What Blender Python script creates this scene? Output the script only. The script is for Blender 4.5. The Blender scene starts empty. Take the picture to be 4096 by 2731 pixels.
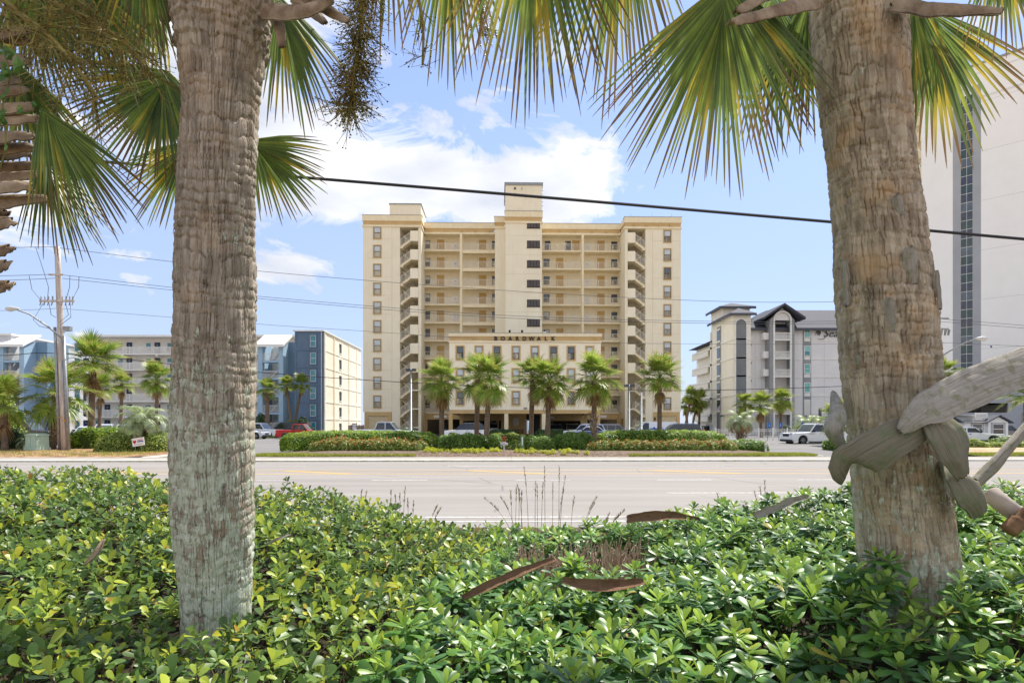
import bpy, math, random
import numpy as np
from mathutils import Vector, Matrix, noise

random.seed(7)
PI = math.pi
R = math.radians
scene = bpy.context.scene
col = scene.collection

# ------------------------------------------------------------------ camera, sky, sun, exposure
CAM_H = 1.9
cam_d = bpy.data.cameras.new('camera')
cam_d.sensor_width = 36.0
cam_d.lens = 36.0 * 600.0 / 1024.0
cam_d.shift_y = 0.0813
cam_d.clip_start = 0.05
cam_d.clip_end = 9000
cam = bpy.data.objects.new('camera', cam_d)
cam.location = (0, 0, CAM_H)
cam.rotation_euler = (R(90), 0, 0)
col.objects.link(cam)
scene.camera = cam

SUN_EL, SUN_AZ = R(57), R(38)          # azimuth from +Y towards +X
sun_d = bpy.data.lights.new('sun', 'SUN')
sun_d.energy = 3.1
sun_d.angle = R(0.6)
sun_d.color = (1.0, 0.95, 0.86)
sun = bpy.data.objects.new('sun', sun_d)
sv = Vector((math.sin(SUN_AZ) * math.cos(SUN_EL), math.cos(SUN_AZ) * math.cos(SUN_EL), math.sin(SUN_EL)))
sun.rotation_euler = sv.to_track_quat('Z', 'Y').to_euler()
sun.location = sv * 100
col.objects.link(sun)

world = bpy.data.worlds.new('World')
scene.world = world
world.use_nodes = True
scene.view_settings.view_transform = 'Standard'
scene.view_settings.look = 'None'
scene.view_settings.exposure = 1.2
scene.view_settings.gamma = 1.0
scene.view_settings.use_curve_mapping = False
scene.cycles.use_denoising = True
scene.cycles.max_bounces = 8
scene.cycles.diffuse_bounces = 4
scene.cycles.transparent_max_bounces = 8
scene.cycles.sample_clamp_indirect = 8.0
SKY_STRENGTH = 0.096


class NG:
    """tiny node-graph writer"""
    def __init__(s, nt):
        s.nt = nt

    def n(s, t, **kw):
        nd = s.nt.nodes.new(t)
        for k, v in kw.items():
            setattr(nd, k, v)
        return nd

    def put(s, sock, v):
        if hasattr(v, 'is_linked') or isinstance(v, bpy.types.NodeSocket):
            s.nt.links.new(v, sock)
        else:
            if sock.type == 'RGBA' and len(v) == 3:
                v = (*v, 1)
            sock.default_value = v

    def m(s, op, a, b=0.0, c=None, clamp=False):
        nd = s.n('ShaderNodeMath', operation=op, use_clamp=clamp)
        s.put(nd.inputs[0], a)
        s.put(nd.inputs[1], b)
        if c is not None:
            s.put(nd.inputs[2], c)
        return nd.outputs[0]

    def ramp(s, fac, stops, interp='LINEAR'):
        nd = s.n('ShaderNodeValToRGB')
        cr = nd.color_ramp
        cr.interpolation = interp
        while len(cr.elements) > 1:
            cr.elements.remove(cr.elements[-1])
        cr.elements[0].position = stops[0][0]
        cr.elements[0].color = (*stops[0][1], 1) if len(stops[0][1]) == 3 else stops[0][1]
        for p, c in stops[1:]:
            e = cr.elements.new(p)
            e.color = (*c, 1) if len(c) == 3 else c
        s.put(nd.inputs[0], fac)
        return nd.outputs[0]

    def noise(s, vec, scale, detail=4, rough=0.55, dist=0.0):
        nd = s.n('ShaderNodeTexNoise')
        if vec is not None:
            s.put(nd.inputs['Vector'], vec)
        nd.inputs['Scale'].default_value = scale
        nd.inputs['Detail'].default_value = detail
        nd.inputs['Roughness'].default_value = rough
        nd.inputs['Distortion'].default_value = dist
        return nd.outputs[0]

    def mix(s, fac, a, b, blend='MIX'):
        nd = s.n('ShaderNodeMix', data_type='RGBA', blend_type=blend)
        s.put(nd.inputs[0], fac)
        s.put(nd.inputs[6], a)
        s.put(nd.inputs[7], b)
        return nd.outputs[2]

    def mapping(s, vec, scale=(1, 1, 1), loc=(0, 0, 0), rot=(0, 0, 0)):
        nd = s.n('ShaderNodeMapping')
        s.put(nd.inputs[0], vec)
        nd.inputs['Location'].default_value = loc
        nd.inputs['Rotation'].default_value = rot
        nd.inputs['Scale'].default_value = scale
        return nd.outputs[0]

    def attr(s, name):
        nd = s.n('ShaderNodeAttribute', attribute_name=name)
        return nd.outputs['Fac']


def build_world():
    nt = world.node_tree
    nt.nodes.clear()
    g = NG(nt)
    out = g.n('ShaderNodeOutputWorld')
    bg = g.n('ShaderNodeBackground')
    bg.inputs['Strength'].default_value = SKY_STRENGTH
    nt.links.new(bg.outputs[0], out.inputs[0])
    sky = g.n('ShaderNodeTexSky', sky_type='NISHITA')
    sky.sun_disc = False
    sky.sun_elevation = SUN_EL
    sky.sun_rotation = SUN_AZ
    sky.air_density = 1.0
    sky.dust_density = 0.25
    sky.ozone_density = 2.0
    tc = g.n('ShaderNodeTexCoord')
    d = tc.outputs['Generated']
    sep = g.n('ShaderNodeSeparateXYZ')
    nt.links.new(d, sep.inputs[0])
    x, y, z = sep.outputs
    # wind-stretched noise, flattened towards the horizon like a cloud layer
    vec = g.mapping(d, scale=(1.0, 1.0, 2.1), loc=(0.37, 0.11, 0.0))
    big = g.noise(vec, 2.3, 3, 0.5, 0.3)
    fine = g.noise(vec, 6.0, 9, 0.62, 0.5)
    field = g.m('ADD', g.m('MULTIPLY', big, 0.55), g.m('MULTIPLY', fine, 0.9))
    field = g.m('SUBTRACT', field, 0.725)          # about -0.3 .. 0.3
    # cumulus banks: (x, z, half-width, half-height, weight)
    banks = [(-.10, .375, .24, .075, .30), (-.33, .42, .13, .11, .22), (.08, .385, .11, .07, .24),
             (-.34, .235, .11, .028, .30), (-.24, .60, .10, .07, .20), (-.42, .53, .14, .12, .22),
             (.15, .29, .05, .035, .12), (.62, .46, .10, .05, .2), (-.70, .30, .12, .08, .2)]
    cov = None
    for bx, bz, wx, wz, a in banks:
        ex = g.m('POWER', g.m('ABSOLUTE', g.m('DIVIDE', g.m('SUBTRACT', x, bx), wx)), 2.0)
        ez = g.m('POWER', g.m('ABSOLUTE', g.m('DIVIDE', g.m('SUBTRACT', z, bz), wz)), 2.0)
        e = g.m('MULTIPLY', g.m('EXPONENT', g.m('MULTIPLY', g.m('ADD', ex, ez), -1.0)), a)
        cov = e if cov is None else g.m('ADD', cov, e)
    front = g.m('GREATER_THAN', y, 0.0)
    cov = g.m('MULTIPLY', cov, front)
    other = g.m('MULTIPLY', g.m('SUBTRACT', 1.0, front), 0.26)  # extra unseen cloud behind the camera, added as fill for shaded fronts
    tot = g.m('ADD', g.m('ADD', g.m('MULTIPLY', field, 1.15), cov), g.m('SUBTRACT', other, 0.10))
    amt = g.ramp(tot, [(0.04, (0, 0, 0)), (0.10, (.55, .55, .55)), (0.165, (1, 1, 1))], 'EASE')
    shade = g.noise(g.mapping(d, scale=(1, 1, 2.4), loc=(.1, .3, .15)), 5.0, 5, 0.5)
    ccol = g.ramp(shade, [(0.34, (3.4, 3.6, 4.1)), (0.48, (4.2, 4.3, 4.55)), (0.64, (5.2, 5.2, 5.2))])
    # keep the sky pale near the horizon (sea haze)
    hz = g.ramp(z, [(0.0, (1, 1, 1)), (0.25, (.78, .78, .78)), (0.65, (0.1, 0.1, 0.1))])
    hs = g.n('ShaderNodeHueSaturation')
    hs.inputs['Saturation'].default_value = 1.0
    nt.links.new(sky.outputs[0], hs.inputs['Color'])
    skyc = g.mix(g.m('MULTIPLY', hz, 0.85), g.mix(1.0, hs.outputs[0], (1.0, .96, 1.10), 'MULTIPLY'), (2.45, 3.0, 4.05))
    c = g.mix(g.m('MULTIPLY', amt, 0.95), skyc, ccol)
    nt.links.new(c, bg.inputs['Color'])


build_world()


# ------------------------------------------------------------------ helpers
def at(px, py, d):
    """point at distance d (along +Y) that the photograph shows at pixel (px, py) of 4096 x 2731"""
    return Vector(((px - 2048) / 2400 * d, d, CAM_H - (py - 1697) / 2400 * d))


def C(r, g_, b):
    def f(c):
        c = c / 255.0
        return c / 12.92 if c <= 0.04045 else ((c + 0.055) / 1.055) ** 2.4
    return (f(r), f(g_), f(b))


MATS = {}


def mat(name, c1, c2=None, rough=0.8, scale=3.0, detail=4, bump=0.0, bscale=40.0, metal=0.0, spec=0.3, coat=0.0,
        stretch=(1, 1, 1), lo=0.35, hi=0.65, coord='Object', streak=0.0):
    """Principled material: two-tone noise colour, optional fine bump and rain streaks"""
    if name in MATS:
        return MATS[name]
    m = bpy.data.materials.new(name)
    m.use_nodes = True
    nt = m.node_tree
    b = nt.nodes['Principled BSDF']
    g = NG(nt)
    b.inputs['Roughness'].default_value = rough
    b.inputs['Metallic'].default_value = metal
    b.inputs['Specular IOR Level'].default_value = spec
    b.inputs['Coat Weight'].default_value = coat
    tc = g.n('ShaderNodeTexCoord')
    vec = tc.outputs[coord]
    if stretch != (1, 1, 1):
        vec = g.mapping(vec, scale=stretch)
    if c2 is None:
        c2 = tuple(x * 0.88 for x in c1)
    f = g.noise(vec, scale, detail, 0.6)
    colr = g.ramp(f, [(lo, c2), (hi, c1)])
    if streak:
        st = g.noise(g.mapping(tc.outputs[coord], scale=(2.2, 2.2, 0.12)), 1.6, 6, 0.65)
        colr = g.mix(g.m('MULTIPLY', g.ramp(st, [(0.5, (0, 0, 0)), (0.75, (1, 1, 1))]), streak), colr,
                     tuple(x * 0.55 for x in c1))
    nt.links.new(colr, b.inputs['Base Color'])
    if bump:
        bn = g.noise(vec, bscale, 5, 0.6)
        bp = g.n('ShaderNodeBump')
        bp.inputs['Strength'].default_value = bump
        bp.inputs['Distance'].default_value = 0.02
        nt.links.new(bn, bp.inputs['Height'])
        nt.links.new(bp.outputs[0], b.inputs['Normal'])
    MATS[name] = m
    return m


def leaf_mat(name, stops, rough=0.4, trans=0.3, spec=0.5, tip=None, young=None, veins=False, tcol=None, attr_tip='tt'):
    """foliage: colour by a per-leaf random value, optional tip colour along 'tt', light through the blade"""
    if name in MATS:
        return MATS[name]
    m = bpy.data.materials.new(name)
    m.use_nodes = True
    nt = m.node_tree
    b = nt.nodes['Principled BSDF']
    out = nt.nodes['Material Output']
    g = NG(nt)
    oi = g.n('ShaderNodeObjectInfo')
    r = g.m('FRACT', g.m('ADD', g.attr('rnd'), oi.outputs['Random']))
    c = g.ramp(r, stops)
    tc = g.n('ShaderNodeTexCoord')
    var = g.noise(tc.outputs['Object'], 9.0, 3, 0.6)
    c = g.mix(g.ramp(var, [(0.35, (.45, .45, .45)), (0.65, (0, 0, 0))]), c, tuple(x * 0.6 for x in stops[0][1]))
    if tip is not None:
        t = g.attr(attr_tip)
        r2 = g.m('FRACT', g.m('MULTIPLY', r, 7.31))
        tt = g.m('ADD', t, g.m('MULTIPLY', g.m('SUBTRACT', r2, 0.5), 0.35))
        c = g.mix(g.ramp(tt, [(0.62, (0, 0, 0)), (0.86, (1, 1, 1))]), c, tip)
        if young is not None:
            r3 = g.m('FRACT', g.m('MULTIPLY', r, 13.7))
            msk = g.m('MULTIPLY', g.ramp(tt, [(0.30, (0, 0, 0)), (0.55, (1, 1, 1)), (0.8, (0, 0, 0))]),
                      g.m('GREATER_THAN', r3, 0.72))
            c = g.mix(msk, c, young)
    elif young is not None:
        c = g.mix(g.attr(attr_tip), c, young)
    nt.links.new(c, b.inputs['Base Color'])
    b.inputs['Roughness'].default_value = rough
    b.inputs['Specular IOR Level'].default_value = spec
    tr = g.n('ShaderNodeBsdfTranslucent')
    tcc = g.mix(1.0, c, tcol or (1.0, 1.0, 0.35), 'MULTIPLY')
    br = g.n('ShaderNodeBrightContrast')
    br.inputs['Bright'].default_value = 0.06
    nt.links.new(tcc, br.inputs[0])
    nt.links.new(br.outputs[0], tr.inputs['Color'])
    ms = g.n('ShaderNodeMixShader')
    ms.inputs[0].default_value = trans
    nt.links.new(b.outputs[0], ms.inputs[1])
    nt.links.new(tr.outputs[0], ms.inputs[2])
    nt.links.new(ms.outputs[0], out.inputs[0])
    MATS[name] = m
    return m


def glass(name, tint, rough=0.06):
    if name in MATS:
        return MATS[name]
    m = bpy.data.materials.new(name)
    m.use_nodes = True
    g = NG(m.node_tree)
    b = m.node_tree.nodes['Principled BSDF']
    tc = g.n('ShaderNodeTexCoord')
    f = g.noise(tc.outputs['Object'], 1.3, 2)
    m.node_tree.links.new(g.ramp(f, [(.35, tuple(x * .7 for x in tint)), (.65, tint)]), b.inputs['Base Color'])
    b.inputs['Roughness'].default_value = rough
    b.inputs['Specular IOR Level'].default_value = 0.8
    MATS[name] = m
    return m


def link(o, parent=None):
    col.objects.link(o)
    if parent is not None:
        o.parent = parent
    return o


def tag(o, label=None, cat=None, group=None, kind=None):
    if label:
        o['label'] = label
    if cat:
        o['category'] = cat
    if group:
        o['group'] = group
    if kind:
        o['kind'] = kind
    return o


def empty(name, loc=(0, 0, 0), rz=0.0, label=None, cat=None, group=None):
    o = bpy.data.objects.new(name, None)
    o.location = loc
    o.rotation_euler = (0, 0, rz)
    o.empty_display_size = 0.2
    link(o)
    return tag(o, label, cat, group)


class MB:
    def __init__(s):
        s.v, s.f, s.mi, s.rn, s.tt = [], [], [], [], []

    def add(s, vs, fs, mi=0, rn=0.0, tt=0.0):
        k = len(s.v)
        s.v.extend([tuple(p) for p in vs])
        s.rn.extend([rn] * len(vs))
        s.tt.extend(tt if isinstance(tt, (list, tuple)) else [tt] * len(vs))
        for f in fs:
            s.f.append([i + k for i in f])
            s.mi.append(mi)
        return s

    def box(s, x0, x1, y0, y1, z0, z1, mi=0):
        return s.add([(x0, y0, z0), (x1, y0, z0), (x1, y1, z0), (x0, y1, z0),
                      (x0, y0, z1), (x1, y0, z1), (x1, y1, z1), (x0, y1, z1)],
                     [(0, 3, 2, 1), (4, 5, 6, 7), (0, 1, 5, 4), (1, 2, 6, 5), (2, 3, 7, 6), (3, 0, 4, 7)], mi)

    def quad(s, a, b, c, d, mi=0):
        return s.add([a, b, c, d], [(0, 1, 2, 3)], mi)

    def tube(s, pts, rad, n=8, mi=0, caps=True, rn=0.0, tts=None):
        pts = [Vector(p) for p in pts]
        if not hasattr(rad, '__len__'):
            rad = [rad] * len(pts)
        k = len(s.v)
        up = Vector((0, 0, 1))
        vs, tt = [], []
        for i, p in enumerate(pts):
            t = (pts[min(i + 1, len(pts) - 1)] - pts[max(i - 1, 0)])
            t = t.normalized() if t.length > 1e-9 else up
            a = t.cross(up if abs(t.z) < 0.95 else Vector((1, 0, 0))).normalized()
            b = t.cross(a)
            for j in range(n):
                th = 2 * PI * j / n
                vs.append(p + (a * math.cos(th) + b * math.sin(th)) * rad[i])
                tt.append(tts[i] if tts else 0.0)
        fs = []
        for i in range(len(pts) - 1):
            for j in range(n):
                j2 = (j + 1) % n
                fs.append((i * n + j, i * n + j2, (i + 1) * n + j2, (i + 1) * n + j))
        if caps:
            fs.append(tuple(range(n))[::-1])
            fs.append(tuple((len(pts) - 1) * n + j for j in range(n)))
        return s.add(vs, fs, mi, rn, tt)

    def prism(s, poly, y0, y1, axis='y', mi=0):
        """extrude a 2-D polygon: axis 'y' -> poly is (x,z); 'x' -> (y,z); 'z' -> (x,y)"""
        def P(p, t):
            return (p[0], t, p[1]) if axis == 'y' else ((t, p[0], p[1]) if axis == 'x' else (p[0], p[1], t))
        n = len(poly)
        vs = [P(p, y0) for p in poly] + [P(p, y1) for p in poly]
        fs = [tuple(range(n)), tuple(range(2 * n - 1, n - 1, -1))]
        for i in range(n):
            j = (i + 1) % n
            fs.append((i, i + n, j + n, j))
        return s.add(vs, fs, mi)

    def mesh(s, name, mats, smooth=False):
        me = bpy.data.meshes.new(name)
        me.from_pydata(s.v, [], s.f)
        for m in (mats if isinstance(mats, (list, tuple)) else [mats]):
            me.materials.append(m)
        if any(s.mi):
            me.polygons.foreach_set('material_index', s.mi)
        if smooth:
            me.polygons.foreach_set('use_smooth', [True] * len(s.f))
        if any(s.rn):
            a = me.attributes.new('rnd', 'FLOAT', 'POINT')
            a.data.foreach_set('value', s.rn)
        if any(s.tt):
            a = me.attributes.new('tt', 'FLOAT', 'POINT')
            a.data.foreach_set('value', s.tt)
        me.update()
        return me

    def build(s, name, mats, parent=None, smooth=False):
        o = bpy.data.objects.new(name, s.mesh(name, mats, smooth))
        return link(o, parent)


def np_mesh(name, V, F, mats, rnd=None, tt=None, smooth=True, mi=None):
    """fast quad mesh from arrays"""
    me = bpy.data.meshes.new(name)
    V = np.asarray(V, dtype=np.float32)
    F = np.asarray(F, dtype=np.int32)
    me.vertices.add(len(V))
    me.vertices.foreach_set('co', V.ravel())
    k = F.shape[1]
    me.loops.add(F.size)
    me.loops.foreach_set('vertex_index', F.ravel())
    me.polygons.add(len(F))
    me.polygons.foreach_set('loop_start', np.arange(0, F.size, k, dtype=np.int32))
    if smooth:
        me.polygons.foreach_set('use_smooth', np.ones(len(F), dtype=bool))
    for m in (mats if isinstance(mats, (list, tuple)) else [mats]):
        me.materials.append(m)
    if mi is not None:
        me.polygons.foreach_set('material_index', np.asarray(mi, dtype=np.int32))
    me.update(calc_edges=True)
    if rnd is not None:
        a = me.attributes.new('rnd', 'FLOAT', 'POINT')
        a.data.foreach_set('value', np.asarray(rnd, dtype=np.float32))
    if tt is not None:
        a = me.attributes.new('tt', 'FLOAT', 'POINT')
        a.data.foreach_set('value', np.asarray(tt, dtype=np.float32))
    return me


def obj(name, me, parent=None, loc=(0, 0, 0), rot=(0, 0, 0), sc=1.0):
    o = bpy.data.objects.new(name, me)
    o.location = loc
    o.rotation_euler = rot
    o.scale = (sc, sc, sc) if not hasattr(sc, '__len__') else sc
    return link(o, parent)


def lines(pts, r, n=6):
    mb = MB()
    mb.tube(pts, r, n)
    return mb


def text_mesh(s, size, depth=0.02, bold=0.0, shear=0.0, space=1.0):
    cu = bpy.data.curves.new('lettering', 'FONT')
    cu.body = s
    cu.size = size
    cu.extrude = depth
    cu.offset = bold
    cu.shear = shear
    cu.space_character = space
    cu.align_x = 'CENTER'
    cu.align_y = 'CENTER'
    cu.resolution_u = 3
    o = bpy.data.objects.new('lettering', cu)
    col.objects.link(o)
    dg = bpy.context.evaluated_depsgraph_get()
    me = bpy.data.meshes.new_from_object(o.evaluated_get(dg))
    bpy.data.objects.remove(o)
    return me


def text_obj(name, s, size, m, parent, loc, rot=(R(90), 0, 0), **kw):
    me = text_mesh(s, size, **kw)
    me.materials.clear()
    me.materials.append(m)
    return obj(name, me, parent, loc, rot)


ORD = ['first', 'second', 'third', 'fourth', 'fifth', 'sixth', 'seventh', 'eighth', 'ninth', 'tenth']


def nth(i):
    if i < 10:
        return ORD[i]
    i += 1
    return '%d%s' % (i, 'th' if 10 <= i % 100 <= 20 else {1: 'st', 2: 'nd', 3: 'rd'}.get(i % 10, 'th'))


# ------------------------------------------------------------------ shared materials
M_CREAM = mat('cream_stucco', C(245, 235, 209), C(240, 229, 201), 0.9, 0.6, 5, 0.25, 60, streak=0.2)
M_CREAM2 = mat('pale_cream_stucco', C(250, 240, 214), C(246, 234, 206), 0.9, 0.6, 5, 0.25, 60, streak=0.16)
M_TAN = mat('tan_stucco', C(208, 178, 126), C(200, 168, 116), 0.9, 0.8, 5, 0.25, 60, streak=0.08)
M_TRIM = mat('cream_trim', C(244, 230, 196), C(236, 219, 182), 0.85, 1.5, 5, 0.15, 60, streak=0.14)
M_WHITE = mat('white_paint', C(238, 236, 230), C(226, 223, 216), 0.6, 2.0)
M_RAIL = mat('rail_white', C(236, 230, 216), C(222, 214, 198), 0.5, 3.0)
M_BROWNFR = mat('brown_window_frame', C(74, 62, 52), C(62, 52, 44), 0.5, 5)
M_BLACKFR = mat('black_window_frame', C(40, 40, 42), C(30, 30, 32), 0.5, 5)
M_DOOR = mat('ochre_door', C(206, 174, 112), C(196, 162, 100), 0.55, 2.0)
M_STEEL = mat('galvanised_steel', C(160, 163, 164), C(138, 141, 143), 0.5, 4, metal=0.4)
M_DARK = mat('dark_metal', C(38, 38, 40), C(28, 28, 30), 0.5, 6)
M_LETTER = mat('bronze_letter', C(62, 58, 54), C(48, 44, 42), 0.45, 5, metal=0.3)
M_CONC = mat('pale_concrete', C(200, 195, 184), C(182, 176, 164), 0.9, 2.5, 6, 0.2, 30)
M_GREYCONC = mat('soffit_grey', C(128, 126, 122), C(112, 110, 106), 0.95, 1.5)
M_BLIND = mat('window_blind', C(206, 212, 212), C(190, 198, 200), 0.4, 2.0, spec=0.6)
G_DARK = glass('dark_glass', (0.045, 0.06, 0.085))
G_MID = glass('grey_glass', (0.10, 0.13, 0.16))
G_TEAL = glass('teal_glass', C(60, 142, 158), 0.1)
G_MINT = glass('mint_glass', C(120, 196, 188), 0.1)
G_CAR = glass('car_glass', (0.02, 0.024, 0.028), 0.04)
G_SHIELD = glass('windscreen_glass', (0.10, 0.14, 0.15), 0.05)


# ------------------------------------------------------------------ ground, road, pavements
def sheet(name, poly_rows, m, kind='structure'):
    mb = MB()
    for a, b in zip(poly_rows[:-1], poly_rows[1:]):
        for i in range(len(a) - 1):
            mb.quad(a[i], a[i + 1], b[i + 1], b[i])
    o = mb.build(name, m)
    o['kind'] = kind
    return o


RY = R(1.0)     # the road runs a touch away from the camera towards the right


def road_y(x, y):
    return y + math.tan(RY) * x


def strip(name, x0, x1, y0, y1, z0, z1, m, nx=1, kind='structure'):
    xs = np.linspace(x0, x1, nx + 1)
    return sheet(name, [[(x, road_y(x, y0), z0) for x in xs], [(x, road_y(x, y1), z1) for x in xs]], m, kind)


def asphalt(name, c1, c2, cracks=0.6):
    if name in MATS:
        return MATS[name]
    m = bpy.data.materials.new(name)
    m.use_nodes = True
    g = NG(m.node_tree)
    b = m.node_tree.nodes['Principled BSDF']
    tc = g.n('ShaderNodeTexCoord')
    v = tc.outputs['Object']
    big = g.noise(g.mapping(v, scale=(0.05, 0.6, 1)), 1.6, 6, 0.65)
    agg = g.noise(v, 60.0, 4, 0.7)
    c = g.ramp(big, [(0.3, c2), (0.7, c1)])
    c = g.mix(g.ramp(agg, [(0.35, (.5, .5, .5)), (0.6, (0, 0, 0))]), c, tuple(x * 0.72 for x in c2))
    # wheel-path darkening and tar cracks have shapes of their own
    cr = g.n('ShaderNodeTexVoronoi', feature='DISTANCE_TO_EDGE')
    wv = g.mix(0.18, v, g.n('ShaderNodeTexNoise').outputs['Color'], 'LINEAR_LIGHT')
    m.node_tree.links.new(wv, cr.inputs['Vector'])
    cr.inputs['Scale'].default_value = 0.16
    crk = g.ramp(cr.outputs['Distance'], [(0.0, (1, 1, 1)), (0.006, (0, 0, 0))])
    cm = g.m('MULTIPLY', crk, g.m('MULTIPLY', g.ramp(g.noise(v, .35, 2), [(.45, (0, 0, 0)), (.6, (1, 1, 1))]), cracks))
    c = g.mix(cm, c, (0.05, 0.05, 0.05))
    m.node_tree.links.new(c, b.inputs['Base Color'])
    b.inputs['Roughness'].default_value = 0.92
    b.inputs['Specular IOR Level'].default_value = 0.2
    bp = g.n('ShaderNodeBump')
    bp.inputs['Strength'].default_value = 0.35
    bp.inputs['Distance'].default_value = 0.01
    m.node_tree.links.new(agg, bp.inputs['Height'])
    m.node_tree.links.new(bp.outputs[0], b.inputs['Normal'])
    MATS[name] = m
    return m


def worn_paint(name, c, under, wear=0.5):
    if name in MATS:
        return MATS[name]
    m = mat(name, c, c, 0.8, 4)
    nt = m.node_tree
    g = NG(nt)
    b = nt.nodes['Principled BSDF']
    tc = g.n('ShaderNodeTexCoord')
    f = g.noise(tc.outputs['Object'], 7.0, 6, 0.7)
    nt.links.new(g.mix(g.ramp(f, [(wear - .08, (1, 1, 1)), (wear + .1, (0, 0, 0))]), c, under), b.inputs['Base Color'])
    return m


A_ROAD = asphalt('sunbleached_asphalt', C(160, 154, 147), C(138, 133, 127), 0.5)
A_LOT = asphalt('parking_asphalt', C(142, 139, 136), C(118, 116, 114), 0.7)
P_WHITE = worn_paint('worn_white_paint', C(214, 211, 205), C(160, 154, 149), 0.47)
P_YELLOW = worn_paint('worn_yellow_paint', C(222, 172, 72), C(170, 156, 128), 0.43)
M_SAND = mat('sandy_soil', C(196, 172, 138), C(160, 134, 102), 0.95, 1.2, 8, 0.5, 25)
M_DIRT = mat('leaf_litter_dirt', C(176, 140, 104), C(122, 92, 66), 0.95, 1.6, 9, 0.8, 18, lo=.4, hi=.62)
M_MULCH = mat('bark_mulch', C(138, 118, 100), C(86, 70, 58), 0.95, 7, 8, 1.0, 22, lo=.38, hi=.64)
M_SIDE = mat('sidewalk_concrete', C(164, 157, 147), C(148, 141, 131), 0.9, 1.4, 7, 0.3, 40)
M_GRASSG = mat('turf_soil', C(120, 122, 52), C(96, 100, 42), 0.95, 2, 6, 0.6, 40)

# terrain out to the horizon, sea behind the buildings
sheet('ground', [[(-6000, -3000, -0.05), (6000, -3000, -0.05)], [(-6000, 175, -0.05), (6000, 175, -0.05)],
                 [(-6000, 260, -2.5), (6000, 260, -2.5)]], M_SAND)
M_SEA = mat('sea_water', C(118, 152, 160), C(96, 134, 148), 0.15, 0.02, 6, 0.3, 0.5, spec=0.5)
sheet('sea', [[(-8000, 205, -1.1), (8000, 205, -1.1)], [(-8000, 8000, -1.1), (8000, 8000, -1.1)]], M_SEA)

ROAD0, ROAD1 = 11.0, 31.2
strip('road', -400, 400, ROAD0, ROAD1, 0.0, 0.0, A_ROAD, 40)


def z_lot(y):
    t = min(max((y - 36.0) / 26.0, 0.0), 1.0)
    return 0.018 + 0.26 * t * t * (3 - 2 * t)


ys = [31.2, 33, 36, 40, 44, 48, 52, 56, 60, 64, 70, 80, 100, 170]
sheet('parking_lot', [[(x, road_y(x, y) if y < 40 else y, z_lot(y)) for x in np.linspace(-170, 170, 35)] for y in ys], A_LOT)
LOT = z_lot(100)

# painted lines
LZ = 0.004


def paint(name, x0, x1, y, w, m, z=LZ, slant=0.0):
    mb = MB()
    n = max(1, int((x1 - x0) / 12))
    xs = np.linspace(x0, x1, n + 1)
    for a, b in zip(xs[:-1], xs[1:]):
        mb.quad((a, road_y(a, y), z), (b, road_y(b, y), z), (b + slant, road_y(b, y + w), z), (a + slant, road_y(a, y + w), z))
    o = mb.build(name, m)
    o['kind'] = 'structure'
    return o


paint('road_marking_edge_line', -120, 120, 11.75, 0.12, P_WHITE)
paint('road_marking_edge_line', -120, 120, 12.30, 0.12, P_WHITE)
paint('road_marking_turn_line', 4.3, 9.0, 16.6, 0.12, P_WHITE)
paint('road_marking_turn_line', 10.4, 26.0, 16.6, 0.12, P_WHITE)
for k in range(-16, 18):
    paint('road_marking_lane_dash', k * 4.9 + 0.1, k * 4.9 + 2.0, 20.55, 0.12, P_WHITE)
for k in range(-8, 9):
    paint('road_marking_lane_dash', k * 9.6 - 3.0, k * 9.6 + 0.2, 27.5, 0.12, P_WHITE)
paint('road_marking_centre_line', -120, 120, 23.2, 0.13, P_YELLOW)
paint('road_marking_centre_line', -120, 120, 24.9, 0.13, P_YELLOW)
for k in range(-9, 3):
    x = k * 7.6 - 2
    mb = MB()
    mb.quad((x, road_y(x, 24.85), LZ), (x + 0.55, road_y(x, 24.85), LZ), (x + 3.6, road_y(x + 3, 23.36), LZ), (x + 3.05, road_y(x + 3, 23.36), LZ))
    o = mb.build('road_marking_hatch', P_YELLOW)
    o['kind'] = 'structure'
paint('road_marking_edge_line', -120, 120, 30.55, 0.10, P_WHITE)

# far sidewalk: kerb and separate slabs with joints
SW0, SW1 = 31.25, 33.3
mb = MB()
mb.add([(-140, road_y(-140, 31.05), 0.0), (140, road_y(140, 31.05), 0.0), (140, road_y(140, 31.25), 0.0), (-140, road_y(-140, 31.25), 0.0),
        (-140, road_y(-140, 31.05), 0.07), (140, road_y(140, 31.05), 0.07), (140, road_y(140, 31.25), 0.125), (-140, road_y(-140, 31.25), 0.125)],
       [(4, 5, 6, 7), (0, 1, 5, 4), (2, 3, 7, 6)], 0)
o = mb.build('kerb', M_CONC)
o['kind'] = 'structure'
side = sheet('sidewalk', [[(-140, road_y(-140, 31.26), 0.09), (140, road_y(140, 31.26), 0.09)],
                          [(-140, road_y(-140, 33.3), 0.09), (140, road_y(140, 33.3), 0.09)]],
             mat('slab_joint', C(120, 112, 100), None, 0.95, 5))
mb = MB()
mb.box(0, 1.985, 0, 2.02, -0.06, 0)
slab_me = mb.mesh('paving_slab', M_SIDE)
for i in range(-32, 33):
    x = i * 2.0
    o = obj('paving_slab', slab_me, side, (x, road_y(x, 31.268), 0.121 + random.uniform(-.004, .004)), (0, 0, RY))

# near verge under the hedges
sheet('near_verge', [[(-60, -6, -0.01), (60, -6, -0.01)], [(-60, road_y(-60, 10.95), 0.03), (60, road_y(60, 10.95), 0.03)]],
      mat('verge_soil', C(104, 86, 66), C(64, 52, 40), 0.95, 3, 7, 0.6, 25))


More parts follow.
